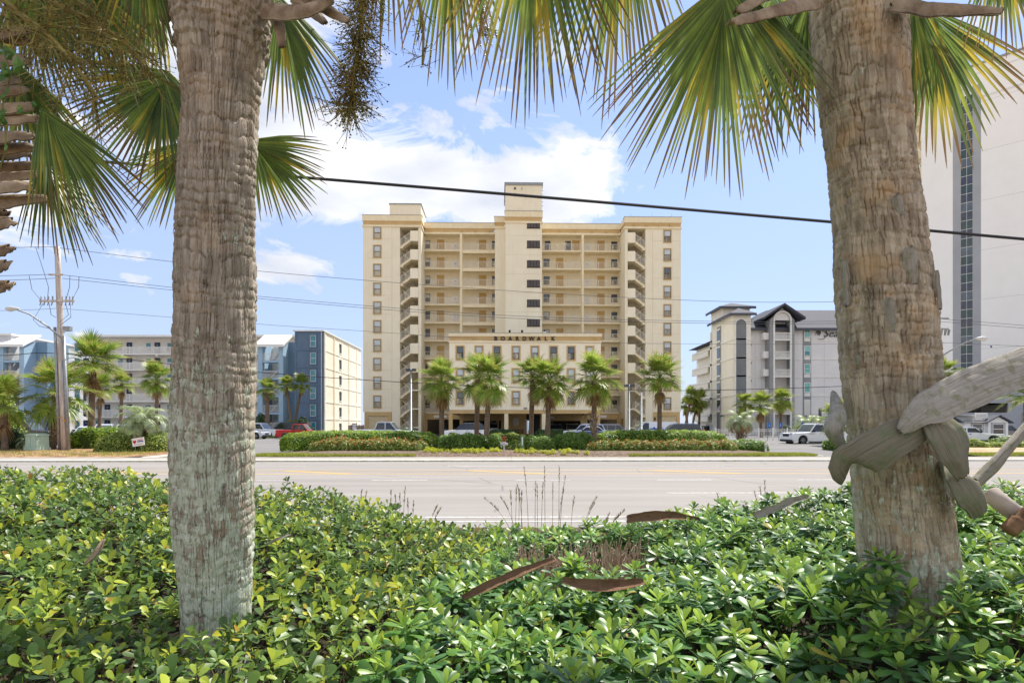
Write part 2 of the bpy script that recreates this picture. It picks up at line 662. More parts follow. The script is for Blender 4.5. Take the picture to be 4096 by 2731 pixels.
def mound(name, outline, zfun, m, n=14):
    """planting bed: outline polygon filled as rings rising to the middle"""
    cx = sum(p[0] for p in outline) / len(outline)
    cy = sum(p[1] for p in outline) / len(outline)
    mb = MB()
    k = len(outline)
    vs = []
    for r in range(n):
        t = 1 - r / n
        for (x, y) in outline:
            X, Y = cx + (x - cx) * t, cy + (y - cy) * t
            vs.append((X, Y, zfun(X, Y, 1 - t)))
    vs.append((cx, cy, zfun(cx, cy, 1)))
    fs = []
    for r in range(n - 1):
        for i in range(k):
            j = (i + 1) % k
            fs.append((r * k + i, r * k + j, (r + 1) * k + j, (r + 1) * k + i))
    for i in range(k):
        fs.append(((n - 1) * k + i, (n - 1) * k + (i + 1) % k, n * k))
    mb.add(vs, fs)
    o = mb.build(name, m, smooth=True)
    o['kind'] = 'structure'
    return o


def bed_z(x, y, t):
    e = min(1.0, t * 5)
    return 0.10 + 0.26 * e + 0.05 * noise.noise(Vector((x * .8, y * .8, 0)))


def rounded(x0, x1, y0, y1, r0, r1, n=10, sub=24):
    p = []
    for i in range(sub):
        p.append((x0 + r0 + (x1 - x0 - r0 - r1) * i / (sub - 1), y0))
    for i in range(1, n):
        a = -PI / 2 + PI * i / n
        p.append((x1 - r1 + r1 * math.cos(a), (y0 + y1) / 2 + (y1 - y0) / 2 * math.sin(a)))
    for i in range(sub):
        p.append((x1 - r1 - (x1 - x0 - r0 - r1) * i / (sub - 1), y1))
    for i in range(1, n):
        a = PI / 2 + PI * i / n
        p.append((x0 + r0 + r0 * math.cos(a), (y0 + y1) / 2 + (y1 - y0) / 2 * math.sin(a)))
    return [(x, road_y(x, y)) for x, y in p]


mound('planting_bed', rounded(-15.0, 17.4, 33.35, 44.5, 3.5, 3.5), bed_z, M_MULCH)
mound('dirt_verge', rounded(-75, -20.6, 33.35, 46.5, 2, 2.2), lambda x, y, t: 0.10 + 0.12 * min(1, t * 5) + .05 * noise.noise(Vector((x * .7, y * .7, 3))), M_DIRT)
mound('right_planting_bed', rounded(25.2, 75, 33.35, 44.5, 2.6, 2), lambda x, y, t: 0.10 + 0.14 * min(1, t * 5), M_SAND)
# kerbs round the driveway mouths
for nm, pts in (('driveway_kerb', [(-20.4, 33.4), (-20.3, 35), (-20.6, 37.4), (-21.6, 40)]),
                ('driveway_kerb', [(-15.3, 33.5), (-15.6, 35.4), (-15.4, 38)]),
                ('driveway_kerb', [(17.6, 33.5), (17.9, 35.2), (17.6, 38)]),
                ('driveway_kerb', [(25.0, 33.6), (24.6, 35.5), (24.8, 38), (25.6, 41)])):
    mb = MB()
    for a, b in zip(pts[:-1], pts[1:]):
        a2, b2 = Vector((a[0], road_y(*a), 0)), Vector((b[0], road_y(*b), 0))
        mb.tube([a2 + Vector((0, 0, .06)), b2 + Vector((0, 0, .06))], 0.1, 6)
    o = mb.build(nm, M_CONC)
    o['kind'] = 'structure'


# ------------------------------------------------------------------ the cream condominium tower
def picket_rail(p0, p1, h=1.07, sp=0.115, posts=3, z0=0.06, pr=0.011):
    """white metal railing between two points (may slope)"""
    mb = MB()
    p0, p1 = Vector(p0), Vector(p1)
    L = (p1 - p0).length
    up = Vector((0, 0, 1))
    for zz, r in ((h, 0.032), (z0 + 0.04, 0.024)):
        mb.tube([p0 + up * zz, p1 + up * zz], r, 4)
    n = int(L / sp)
    for i in range(1, n):
        p = p0.lerp(p1, i / n)
        mb.box(p.x - pr, p.x + pr, p.y - pr, p.y + pr, p.z + z0, p.z + h)
    for i in range(posts + 1):
        p = p0.lerp(p1, i / posts)
        mb.box(p.x - .03, p.x + .03, p.y - .03, p.y + .03, p.z, p.z + h + .02)
    return mb


FZ = [28.9 - 2.79 * k - LOT for k in range(10)]     # gallery floor heights above the lot


def window(parent, u, zc, w, h, v=0.0, fr=M_BROWNFR, pane=None, surround=M_TAN, sw=0.14, split=True, name='window', d=1):
    """double-hung window on a wall facing -v: surround proud of the wall, frame, panes set back"""
    if surround is not None:
        mb = MB()
        W, H = w / 2 + sw, h / 2 + sw
        y0, y1 = v - 0.07, v + 0.02
        mb.box(u - W, u - w / 2, y0, y1, zc - H, zc + H)
        mb.box(u + w / 2, u + W, y0, y1, zc - H, zc + H)
        mb.box(u - w / 2, u + w / 2, y0, y1, zc + h / 2, zc + H)
        mb.box(u - w / 2, u + w / 2, y0 - .02, y1, zc - H, zc - h / 2)
        win = mb.build(name, surround, parent)
    else:
        win = None
    mb = MB()
    f = 0.055
    y0, y1 = v - 0.045, v + 0.01
    mb.box(u - w / 2 + .002, u - w / 2 + f, y0, y1, zc - h / 2, zc + h / 2)
    mb.box(u + w / 2 - f, u + w / 2 - .002, y0, y1, zc - h / 2, zc + h / 2)
    mb.box(u - w / 2 + f, u + w / 2 - f, y0, y1, zc + h / 2 - f, zc + h / 2 - .002)
    mb.box(u - w / 2 + f, u + w / 2 - f, y0, y1, zc - h / 2 + .002, zc - h / 2 + f)
    if split:
        mb.box(u - w / 2 + f, u + w / 2 - f, y0, y1, zc - .03, zc + .03)
    fo = mb.build('frame' if win else name, fr, win or parent)
    holder = win or fo
    halves = ((zc + .03, zc + h / 2 - f), (zc - h / 2 + f, zc - .03)) if split else ((zc - h / 2 + f, zc + h / 2 - f),)
    for i, (a, b) in enumerate(halves):
        mb = MB()
        yy = v - .012 + (.012 if i else 0)
        mb.box(u - w / 2 + f, u + w / 2 - f, yy, yy + .01, a, b)
        pm = pane[i] if isinstance(pane, (list, tuple)) else (pane or G_MID)
        mb.build('pane', pm, holder)
    return holder


def door(parent, u, z, w, h, v, m=M_DOOR, fr=M_TAN):
    mb = MB()
    mb.box(u - w / 2 - .1, u - w / 2, v - .05, v + .02, z, z + h + .1)
    mb.box(u + w / 2, u + w / 2 + .1, v - .05, v + .02, z, z + h + .1)
    mb.box(u - w / 2, u + w / 2, v - .05, v + .02, z + h, z + h + .1)
    dr = mb.build('door', fr, parent)
    mb = MB()
    mb.box(u - w / 2, u + w / 2, v - .02, v + .01, z + .01, z + h)
    for a in (-.22, .22):
        for (b0, b1) in ((.12, .42), (.52, .9)):
            mb.box(u + a * w - .16 * w, u + a * w + .16 * w, v - .032, v - .018, z + h * b0, z + h * b1)
    mb.build('door_leaf', m, dr)
    mb = MB()
    mb.box(u - w * .4, u - w * .32, v - .07, v - .02, z + .95, z + 1.15)
    mb.build('handle', M_STEEL, dr)
    return dr


def boardwalk():
    root = empty('condominium_tower', (-22.2, 89.4, LOT), R(1.2),
                 'eleven-storey cream condominium with BOARDWALK sign behind the palms', 'building')

    def part(name, m, fn, parent=root):
        mb = MB()
        fn(mb)
        return mb.build(name, m, parent)

    T = 32.0 - 0.0                       # cornice bottom of the towers, local z
    TOP = 33.05
    zl = lambda zabs: zabs - LOT

    def cornice(u0, u1, v, nm='cornice', side=None, vend=None):
        """three-band parapet: cream cap, tan frieze, cream moulding"""
        for z0, z1, pr, m in ((zl(32.25), zl(33.1), .10, M_TRIM), (zl(31.65), zl(32.25), .0, M_TAN), (zl(31.35), zl(31.65), .12, M_TRIM)):
            part(nm, m, lambda b: b.box(u0 - pr, u1 + pr, v - pr - .03, v + 1.0, z0, z1))
            if vend is not None:
                a, b_ = (u1 - .9, u1 + pr) if side == 'r' else (u0 - pr, u0 + .9)
                part(nm, m, lambda b: b.box(a, b_, v + 1.0, vend, z0, z1 - .002))
        part('parapet_cap', M_STEEL, lambda b: b.box(u0 - .14, u1 + .14, v - .17, v + 1.0, zl(33.1), zl(33.16)))

    # --- solid masses
    part('wall', M_CREAM, lambda b: (b.box(0, 5.47, 0, 12, 3.55, zl(31.5)), b.box(4.27, 5.47, 0, 12, 0, 3.55)))
    part('wall', M_CREAM, lambda b: b.box(8.22, 8.65, 0, 6, 0, zl(31.5)))
    part('wall', M_CREAM, lambda b: b.box(5.47, 8.22, 4.6, 6, 0, zl(31.5)))
    part('wall', M_CREAM, lambda b: (b.box(42.3, 47.65, 0, 12, 3.55, zl(31.5)), b.box(42.3, 43.4, 0, 12, 0, 3.55)))
    part('wall', M_CREAM, lambda b: b.box(39.2, 39.6, 0, 6, 0, zl(31.5)))
    part('wall', M_CREAM, lambda b: b.box(39.6, 42.3, 4.6, 6, 0, zl(31.5)))
    part('wall', M_CREAM, lambda b: (b.box(8.65, 19.65, 5.1, 18, zl(3.8), zl(32)), b.box(26.8, 39.2, 5.1, 18, zl(3.8), zl(32))))
    part('wall', M_CREAM, lambda b: b.box(19.65, 21.2, .3, 18, zl(3.8), zl(31.5)))
    part('wall', M_CREAM, lambda b: b.box(21.2, 26.55, -2.1, 18, zl(3.8), zl(36.9)))
    part('parapet_cap', M_STEEL, lambda b: b.box(21.05, 26.7, -2.25, 6, zl(36.9), zl(37.3)))
    part('roof', M_CONC, lambda b: b.box(.3, 47.3, 6, 18, zl(31.5), zl(32.2)))
    cornice(0, 8.65, 0, side='r', vend=4.1)
    cornice(39.2, 47.65, 0, side='l', vend=4.1)
    cornice(8.78, 19.5, 3.2)
    cornice(26.7, 39.0, 3.2)
    cornice(19.65, 21.05, .3)
    cornice(21.2, 26.55, -2.1)
    part('ceiling', M_CREAM, lambda b: b.box(8.65, 19.65, 3.3, 5.2, zl(31.55), zl(31.8)))
    part('ceiling', M_CREAM, lambda b: b.box(26.6, 39.2, 3.3, 5.2, zl(31.55), zl(31.8)))
    part('stair_ceiling', M_CREAM, lambda b: b.box(5.4, 8.3, .9, 4.7, zl(31.4), zl(31.7)))
    part('stair_ceiling', M_CREAM, lambda b: b.box(39.5, 42.4, .9, 4.7, zl(31.4), zl(31.7)))
    # stair penthouse
    part('penthouse', M_CREAM, lambda b: b.box(3.95, 8.6, .02, 6.0, zl(33.0), zl(34.75)))
    part('parapet_cap', M_STEEL, lambda b: b.box(3.85, 8.7, -.08, 6.1, zl(34.75), zl(34.9)))
    # score joints
    for u in (4.3,):
        part('joint', M_TAN, lambda b: b.box(u - .015, u + .015, -.012, .01, 3.6, zl(31.3)))
    part('joint', M_TAN, lambda b: b.box(43.38, 43.41, -.012, .01, 3.6, zl(31.3)))
    for k in range(11):
        z = FZ[0] + .35 - 2.79 * k + .3
        if z > 4:
            part('joint', M_TAN, lambda b: b.box(1.0, 4.2, -.008, .01, z, z + .02))
            part('joint', M_TAN, lambda b: b.box(43.5, 47.6, -.008, .01, z, z + .02))
            if z > 16:
                part('joint', M_TAN, lambda b: b.box(21.25, 26.5, -2.108, -2.09, z, z + .02))
    # --- tower windows
    rs = random.Random(3)
    for k in range(10):
        z = 30.5 - 2.797 * k - LOT
        window(root, 2.12, z, 1.0, 1.72, 0, pane=[M_BLIND, M_BLIND if k < 9 else G_MID])
        dk = k in (0, 2, 9)
        window(root, 45.6, z - .25, 1.0, 1.72, 0,
               pane=[G_MID if k == 2 else M_BLIND, G_DARK if k in (0, 2) else M_BLIND])
    # elevator vents
    for k in range(6):
        z = 32.75 - 2.87 * (k + 1) + 1.3 - LOT
        fr = part('window', M_BROWNFR, lambda b: (b.box(24.35, 26.25, -2.13, -2.09, z - .52, z + .52),
                                                  b.box(24.3, 26.3, -2.19, -2.1, z - .6, z - .52)))
        for j in range(4):
            a = 24.42 + j * .455
            mb = MB()
            mb.box(a, a + .37, -2.145, -2.128, z - .45, z + .45)
            for q in range(10):
                mb.box(a, a + .37, -2.165, -2.14, z - .44 + q * .09, z - .41 + q * .09)
            mb.build('louver', mat('louver_grey', C(104, 100, 100), C(88, 84, 84), .6, 4), fr)
    # floodlights and studs on the top block
    for (u, z) in ((22.6, 36.4), (22.6, 35.5), (23.6, 36.4), (23.6, 35.4)):
        part('floodlight', M_DARK if u < 23 else M_CONC, lambda b: (b.box(u - .12, u + .12, -2.3, -2.1, zl(z) - .1, zl(z) + .1),
                                                                     b.box(u - .04, u + .04, -2.2, -2.1, zl(z) + .1, zl(z) + .22)))
    for s in (21.2, 26.55):
        for q in range(5):
            z = zl(36.3 - q * .55)
            part('bracket', M_STEEL, lambda b: b.box(s - .18 if s < 23 else s, s if s < 23 else s + .18, -1.6, -1.5, z, z + .08))
    for u, v in ((9.6, 3.2), (11.9, 3.2), (14.4, 3.2), (16.6, 3.2), (18.7, 3.2), (27.2, 3.2), (29.5, 3.2), (32, 3.2), (34.6, 3.2), (36.9, 3.2), (38.6, 3.2),
                 (40.5, 0), (42.4, 0), (44.3, 0), (46, 0)):
        part('floodlight', M_TAN, lambda b: (b.box(u - .06, u + .06, v - .22, v, zl(31.9), zl(32.02)), b.box(u - .1, u + .1, v - .3, v - .18, zl(31.72), zl(31.9))))
    for u in (40.2, 43.4, 46.4, 35.2):
        part('lightning_rod', M_STEEL, lambda b: b.tube([(u, .5, zl(33.1)), (u, .5, zl(33.8))], .02, 4))
    # --- galleries
    bays = ((8.65, 14.2, .16, 'a'), (14.58, 19.6, .45, 'b'), (26.85, 33.05, .16, 'c'), (33.45, 39.15, .16, 'd'))
    part('column', M_TRIM, lambda b: b.box(14.2, 14.58, 3.0, 3.5, 3.3, zl(31.6)))
    part('column', M_TRIM, lambda b: b.box(33.08, 33.42, 3.0, 3.5, 3.3, zl(31.6)))
    ub = lambda x4: (x4 - 2048) / 2400 * 94.6 + 22.2
    for k, z in enumerate(FZ):
        hide = z < 12.0 - LOT
        for (u0, u1, th, key) in bays:
            if hide and (14.3 < u0 < 27):
                if z > 9:
                    pass
                else:
                    continue
            part('gallery_floor', M_TRIM, lambda b: (b.box(u0, u1, 3.22, 5.12, z - .14, z), b.box(u0, u1, 3.14, 3.3, z - th, z + .03)))
            if hide and key == 'b':
                continue
            rl = picket_rail((u0 + .05, 3.24, z), (u1 - .05, 3.24, z), 1.07, .125, 5 if key != 'b' else 4)
            rl.build('railing', M_RAIL, root)
            # lamp and box on the back wall
            lu = {'a': ub(1789), 'b': ub(1911), 'c': ub(2267), 'd': ub(2387)}[key]
            part('wall_lamp', M_RAIL, lambda b: (b.box(lu - .12, lu + .12, 5.0, 5.12, z + 1.55, z + 1.85), b.box(lu + .05, lu + .12, 5.0, 5.1, z + 1.98, z + 2.2)))
            if key == 'a':
                window(root, ub(1711), z + 1.42, .95, 1.25, 5.1, M_BLACKFR, [M_BLIND if k < 4 else G_MID, G_DARK], None)
                door(root, ub(1765), z, .95, 2.08, 5.1)
                if k < 7:
                    sg = part('notice_board', M_WHITE, lambda b: b.box(ub(1812.5), ub(1835.5), 5.03, 5.11, z + .55, z + 1.75))
                    if k < 6:
                        text_obj('lettering', 'V3' if k < 3 else '==', .22, mat('sign_red', C(150, 40, 44), None, .6, 5), sg,
                                 (ub(1823.5), 5.02, z + 1.2), depth=.003, bold=.006)
            elif key == 'b':
                door(root, ub(1933), z, .95, 2.08, 5.1)
                window(root, ub(1981), z + 1.42, .8, 1.25, 5.1, M_BLACKFR, [G_MID, G_DARK], None)
            elif key == 'c':
                if k == 0:
                    window(root, ub(2194), z + 1.15, .9, 1.9, 5.1, M_BLACKFR, [G_MID, G_DARK], None)
                    window(root, ub(2276), z + 1.15, .9, 1.9, 5.1, M_BLACKFR, [G_MID, G_DARK], None)
                    door(root, ub(2308), z, .95, 2.08, 5.1)
                else:
                    window(root, ub(2190), z + 1.42, .95, 1.25, 5.1, M_BLACKFR, [M_BLIND if k in (4, 5) else G_MID, G_DARK if k % 2 else G_MID], None)
                    door(root, ub(2243), z, .95, 2.08, 5.1)
            else:
                door(root, ub(2409), z, .95, 2.08, 5.1)
                window(root, ub(2463), z + 1.42, .95, 1.25, 5.1, M_BLACKFR, [G_MID if k % 3 else G_DARK, G_DARK if k % 2 else G_MID], None)
                if k < 7:
                    sg = part('notice_board', M_WHITE, lambda b: b.box(ub(2342.5), ub(2365), 5.03, 5.11, z + .55, z + 1.75))
                    if k < 6:
                        text_obj('lettering', 'V3' if k < 3 else '==', .22, MATS['sign_red'], sg, (ub(2353), 5.02, z + 1.2), depth=.003, bold=.006)
    # --- stair towers: flights, landings, solid parapets, railings
    for k in range(11):
        for sgn in (0, 1):
            zt = (29.55 if sgn == 0 else 29.5) - 2.797 * k - LOT        # landing level
            if zt < .4:
                continue
            X = (lambda u: u) if sgn == 0 else (lambda u: 47.78 - u)
            lo, hi = X(5.5), X(8.2)
            mid = X(7.02)
            a, b_ = min(mid, hi), max(mid, hi)
            part('stair_landing', M_CREAM, lambda b: b.box(a, b_, .1, 4.6, zt - .2, zt))
            if zt > 8.3 or (sgn == 1 and zt > 7.0):
                part('stair_parapet', M_CREAM2, lambda b: b.box(a, b_ , -.06, .1, zt - .25, zt + 1.28))
            zb = zt - 1.12
            # front flight climbs from the outer wall to the landing
            fl = MB()
            A, B = (lo, mid)
            x0, x1 = A, B
            n = 7
            poly = [(x0, zb - .32), (x1, zt - .32)]
            steps = []
            for i in range(n):
                t0, t1 = i / n, (i + 1) / n
                za = zb + (zt - zb) * (i + 1) / n
                steps += [(x0 + (x1 - x0) * t1, za), (x0 + (x1 - x0) * t0, za)]
            poly = [(x0, zb - .3), (x1, zt - .3)] + [(x1, zt)] + [p for i in range(n - 1, -1, -1) for p in
                    ((x0 + (x1 - x0) * (i + 1) / n, zb + (zt - zb) * (i + 1) / n), (x0 + (x1 - x0) * i / n, zb + (zt - zb) * (i + 1) / n))]
            fl.prism(poly, .08, 1.25)
            fl.build('stair_flight', M_TRIM, root)
            rl = picket_rail((x0, .04, zb + .05), (x1, .04, zt + .05), 1.05, .13, 2, .02, .012)
            rl.build('railing', M_RAIL, root)
            # rear flight climbs back from the landing to the next floor
            zu = zt + 1.4
            fl = MB()
            fl.prism([(x1, zt - .25), (x1, zt), (x0, zu), (x0, zu - .25)], 1.9, 3.1)
            fl.build('stair_flight', M_CREAM, root)
            rl = picket_rail((x1, 1.85, zt + .05), (x0, 1.85, zu), 1.0, .13, 1, .02, .012)
            rl.build('railing', M_RAIL, root)
            part('stair_landing', M_CREAM, lambda b: b.box(min(lo, X(5.9)), max(lo, X(5.9)), .1, 4.6, zb - .2, zb))
    # garage-level blind panels at both towers: tan frame, diagonal boards
    M_PANEL = mat('diagonal_boards', C(222, 204, 164), C(212, 193, 152), .8, 2)
    for (u0, u1) in ((.22, 4.22), (43.42, 47.5)):
        part('panel_frame', M_TAN, lambda b: (b.box(u0, u1, -.05, .5, 2.95, 3.55), b.box(u0, u0 + .5, -.05, .5, 0, 2.95), b.box(u1 - .5, u1, -.05, .5, 0, 2.95)))
        pn = part('garage_panel', M_TAN, lambda b: b.box(u0 + .5, u1 - .5, .16, .4, 0, 2.95))
        pw, ph = u1 - u0 - 1.0, 2.95
        s = 1 if u0 < 10 else 1
        k = -ph
        while k < pw:
            # board running down to the right at 45 degrees, clipped to the panel
            pts = []
            for (o0,) in ((k,), (k + .2,)):
                x_lo, x_hi = max(0.0, o0), min(pw, o0 + ph)
                pts.append((x_lo, ph - (x_lo - o0), x_hi, ph - (x_hi - o0)))
            (a0, az, a1, az1), (c0, cz, c1, cz1) = pts
            if a1 - a0 > .02 and c1 - c0 > .02:
                mb = MB()
                U = u0 + .5
                mb.add([(U + a0, .10, az), (U + a1, .10, az1), (U + c1, .10, cz1), (U + c0, .10, cz),
                        (U + a0, .16, az), (U + a1, .16, az1), (U + c1, .16, cz1), (U + c0, .16, cz)],
                       [(0, 1, 2, 3), (0, 4, 5, 1), (3, 2, 6, 7)])
                mb.build('plank', M_PANEL, pn)
            k += .225
        part('wall_lamp', M_WHITE, lambda b: (b.tube([(u0 + (.75 if u0 < 10 else 3.4), -.1, 2.75), (u0 + (.75 if u0 < 10 else 3.4), -.3, 2.68)], .07, 8)))
    part('wall_lamp', M_DARK, lambda b: b.box(43.62, 43.8, -.18, -.05, 2.3, 2.75))
    # --- garage level under the main block
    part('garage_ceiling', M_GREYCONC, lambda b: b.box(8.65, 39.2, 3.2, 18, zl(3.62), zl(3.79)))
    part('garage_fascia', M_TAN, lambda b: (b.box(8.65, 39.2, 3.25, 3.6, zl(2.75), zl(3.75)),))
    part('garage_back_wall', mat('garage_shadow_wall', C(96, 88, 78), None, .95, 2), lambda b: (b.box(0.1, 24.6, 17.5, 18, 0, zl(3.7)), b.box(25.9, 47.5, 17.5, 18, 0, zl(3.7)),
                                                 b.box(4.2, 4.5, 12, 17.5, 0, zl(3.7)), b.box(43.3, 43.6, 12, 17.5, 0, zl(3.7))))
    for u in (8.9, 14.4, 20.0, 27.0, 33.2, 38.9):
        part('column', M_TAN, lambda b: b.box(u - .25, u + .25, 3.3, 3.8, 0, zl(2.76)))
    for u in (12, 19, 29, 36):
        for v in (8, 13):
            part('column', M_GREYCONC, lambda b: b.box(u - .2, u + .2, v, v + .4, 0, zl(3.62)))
    part('wall', M_TAN, lambda b: b.box(8.65, 8.95, 3.0, 5, 0, zl(3.8)))
    part('wall', M_TAN, lambda b: b.box(38.9, 39.2, 3.0, 5, 0, zl(3.8)))
    # --- low front block with the sign
    V0 = -13.4
    bu = lambda x4: (x4 - 2048) / 2400 * 76.2 + 22.2 - .28
    bz = lambda y4: CAM_H - (y4 - 1697) / 2400 * 76.2 - LOT
    L_, R_ = bu(1797), bu(2406)
    zt, zb = bz(1330), zl(3.8)
    part('wall', M_CREAM2, lambda b: b.box(L_, R_, V0, 3.1, zb, bz(1362)))
    part('frieze', M_TAN, lambda b: b.box(L_ - .001, R_ + .001, V0 - .02, 3.0, bz(1362), bz(1343)))
    part('cornice', M_TRIM, lambda b: b.box(L_ - .1, R_ + .1, V0 - .12, 3.0, bz(1368), bz(1360.5)))
    part('cornice', M_TRIM, lambda b: b.box(L_ - .12, R_ + .12, V0 - .14, 3.0, bz(1343), zt))
    part('parapet_cap', M_STEEL, lambda b: b.box(L_ - .16, R_ + .16, V0 - .18, 3.0, zt, zt + .06))
    cols = (1840, 1916, 1988, 2064, 2140, 2215, 2286, 2361)
    rows = (1409.5, 1499.5, 1590)
    darkw = {(0, 0), (2, 0), (6, 0), (0, 2), (2, 2), (5, 0), (1, 2), (7, 2), (6, 2)}
    for i, x in enumerate(cols):
        for j, y in enumerate(rows):
            top = M_BLIND if (i, j) not in darkw else G_MID
            bot = M_BLIND if (i, j) not in darkw and (i + j) % 3 else (G_DARK if (i, j) in ((0, 0), (6, 0)) else G_MID)
            window(root, bu(x), bz(y), .84, 1.62, V0, pane=[top, bot], sw=.17)
    s = 'BOARDWALK'
    for i, ch in enumerate(s):
        x = 1983 + (2213 - 1983) * i / 8
        mb_o = text_obj('letter', ch, .74, M_LETTER, root, (bu(x), V0 - .12, bz(1352.5)), depth=.05, bold=.014)
        mb_o['label'] = 'dark raised letter %s of the BOARDWALK sign' % ch
    text_obj('street_number', '409', .34, M_LETTER, root, (bu(2101.5), V0 - .03, bz(1631.5)), depth=.015)
    for x in (2039, 2089, 2179):
        part('floodlight', M_DARK, lambda b: (b.box(bu(x) - .13, bu(x) + .13, V0 + .2, V0 + .4, zt + .1, zt + .45), b.box(bu(x) - .03, bu(x) + .03, V0 + .3, V0 + .36, zt, zt + .12)))
    part('floodlight', M_WHITE, lambda b: b.box(bu(2179) - .2, bu(2179) + .2, V0 - .2, V0 + .1, zt + .06, zt + .2))
    for x in (1813, 1894, 2056, 2300, 2381):
        part('floodlight', M_TAN, lambda b: (b.box(bu(x) - .05, bu(x) + .05, V0 - .22, V0 - .02, bz(1350), bz(1347)), b.box(bu(x) - .09, bu(x) + .09, V0 - .28, V0 - .16, bz(1355), bz(1350))))
    # portico: beams, columns, lobby
    part('beam', M_TAN, lambda b: (b.box(L_ + .05, R_ - .05, V0 + .03, V0 + .5, bz(1652), zb), b.box(L_ + .05, L_ + .5, V0 + .5, 3.0, bz(1652), zb), b.box(R_ - .5, R_ - .05, V0 + .5, 3.0, bz(1652), zb)))
    part('portico_ceiling', M_GREYCONC, lambda b: b.box(L_ + .5, R_ - .5, V0 + .5, 3.0, bz(1652) + .12, zb - .003))
    for x in (1802, 2025, 2176, 2396):
        part('column', M_TRIM if x in (2025, 2176) else M_TAN, lambda b: b.box(bu(x) - .24, bu(x) + .24, V0 + .06, V0 + .56, 0, bz(1652) + .002))
    for x in (1834, 2012, 2180, 2372):
        part('column', M_TAN, lambda b: b.box(bu(x) - .22, bu(x) + .22, V0 + 6, V0 + 6.4, 0, zb - .004))
    part('beam', M_TAN, lambda b: b.box(L_ + .6, bu(2020), -.9, -.5, zl(2.5), zl(3.6)))
    part('beam', M_TAN, lambda b: b.box(bu(2180), R_ - .6, -.9, -.5, zl(2.5), zl(3.6)))
    gl, gr = bu(2096) + .6, bu(2156) + .6
    lw = V0 + 6.1
    part('lobby_wall', M_TAN, lambda b: (b.box(bu(2028), gl, lw, lw + .3, 0, zb - .01), b.box(bu(2028), bu(2028) + .25, V0 + .8, lw, 0, zb - .01)))
    part('lobby_wall', M_TAN, lambda b: b.box(gr, bu(2172), lw, lw + .3, 0, zb - .01))
    pf = part('notice_frame', M_WHITE, lambda b: b.box(bu(2057), bu(2079), lw - .07, lw, 1.55, 2.55))
    part('glass_front', glass('notice_glass', C(120, 128, 104)), lambda b: b.box(bu(2058.2), bu(2077.8), lw - .08, lw - .06, 1.62, 2.48), pf)
    # gate of dark iron bars with the daylight behind it
    gt = part('gate', M_DARK, lambda b: [b.box(gl + .02, gl + .14, lw - .05, lw + .05, 0, 2.9), b.box(gr - .14, gr - .02, lw - .05, lw + .05, 0, 2.9),
                                         b.box(gl + .14, gr - .14, lw - .05, lw + .05, 2.2, 2.32), b.box(gl + .14, gr - .14, lw - .05, lw + .05, 2.78, 2.9), b.box(gl + .14, gr - .14, lw - .02, lw + .02, 2.32, 2.78)])
    for i in range(7):
        u = gl + .25 + i * (gr - gl - .5) / 6
        part('bar', M_DARK, lambda b: b.box(u - .02, u + .02, lw - .02, lw + .02, 0.05, 2.2), gt)
    part('gate_leaf', M_DARK, lambda b: b.box(gl + (gr - gl) * .62, gr - .14, lw - .03, lw + .03, .05, 2.2), gt)
    for (x, w, y) in ((2238, 1.05, 0), (2411, .8, 1), (1762, 1.0, 2)):
        if y == 0:
            part('notice_board', M_WHITE, lambda b: b.box(bu(x) - w * .5, bu(x) + w * .5, -.98, -.9, zl(2.85), zl(3.1)))
        else:
            uu = (x - 2048) / 2400 * 92.5 + 22.2
            part('notice_board', M_WHITE, lambda b: b.box(uu - w, uu + w, 3.16, 3.25, zl(3.0), zl(3.35)))
    part('door', mat('tan_door', C(176, 146, 98), None, .7, 3), lambda b: b.box(39.12, 39.22, 1.2, 2.3, 0, 2.6))
    return root


boardwalk()


# ------------------------------------------------------------------ blue and white apartment complex, left
M_NAVY = mat('slate_blue_stucco', C(104, 124, 146), C(96, 115, 137), .85, .7, 5, .2, 50, streak=.06)
M_LBLUE = mat('light_blue_stucco', C(162, 188, 206), C(152, 178, 197), .85, .7, 5, .2, 50)
M_IVORY = mat('ivory_stucco', C(240, 232, 214), C(233, 224, 204), .9, .7, 5, .2, 50, streak=.06)
M_OFFW = mat('off_white_stucco', C(236, 233, 226), C(228, 224, 216), .9, .7, 5, .2, 50, streak=.08)
M_METALROOF = mat('white_metal_roof', C(238, 236, 230), C(228, 226, 220), .45, 3)
M_NDOOR = mat('navy_door', C(48, 66, 92), C(40, 58, 82), .5, 2)


def bpart(root, name, m, fn, parent=None):
    mb = MB()
    fn(mb)
    return mb.build(name, m, parent or root)


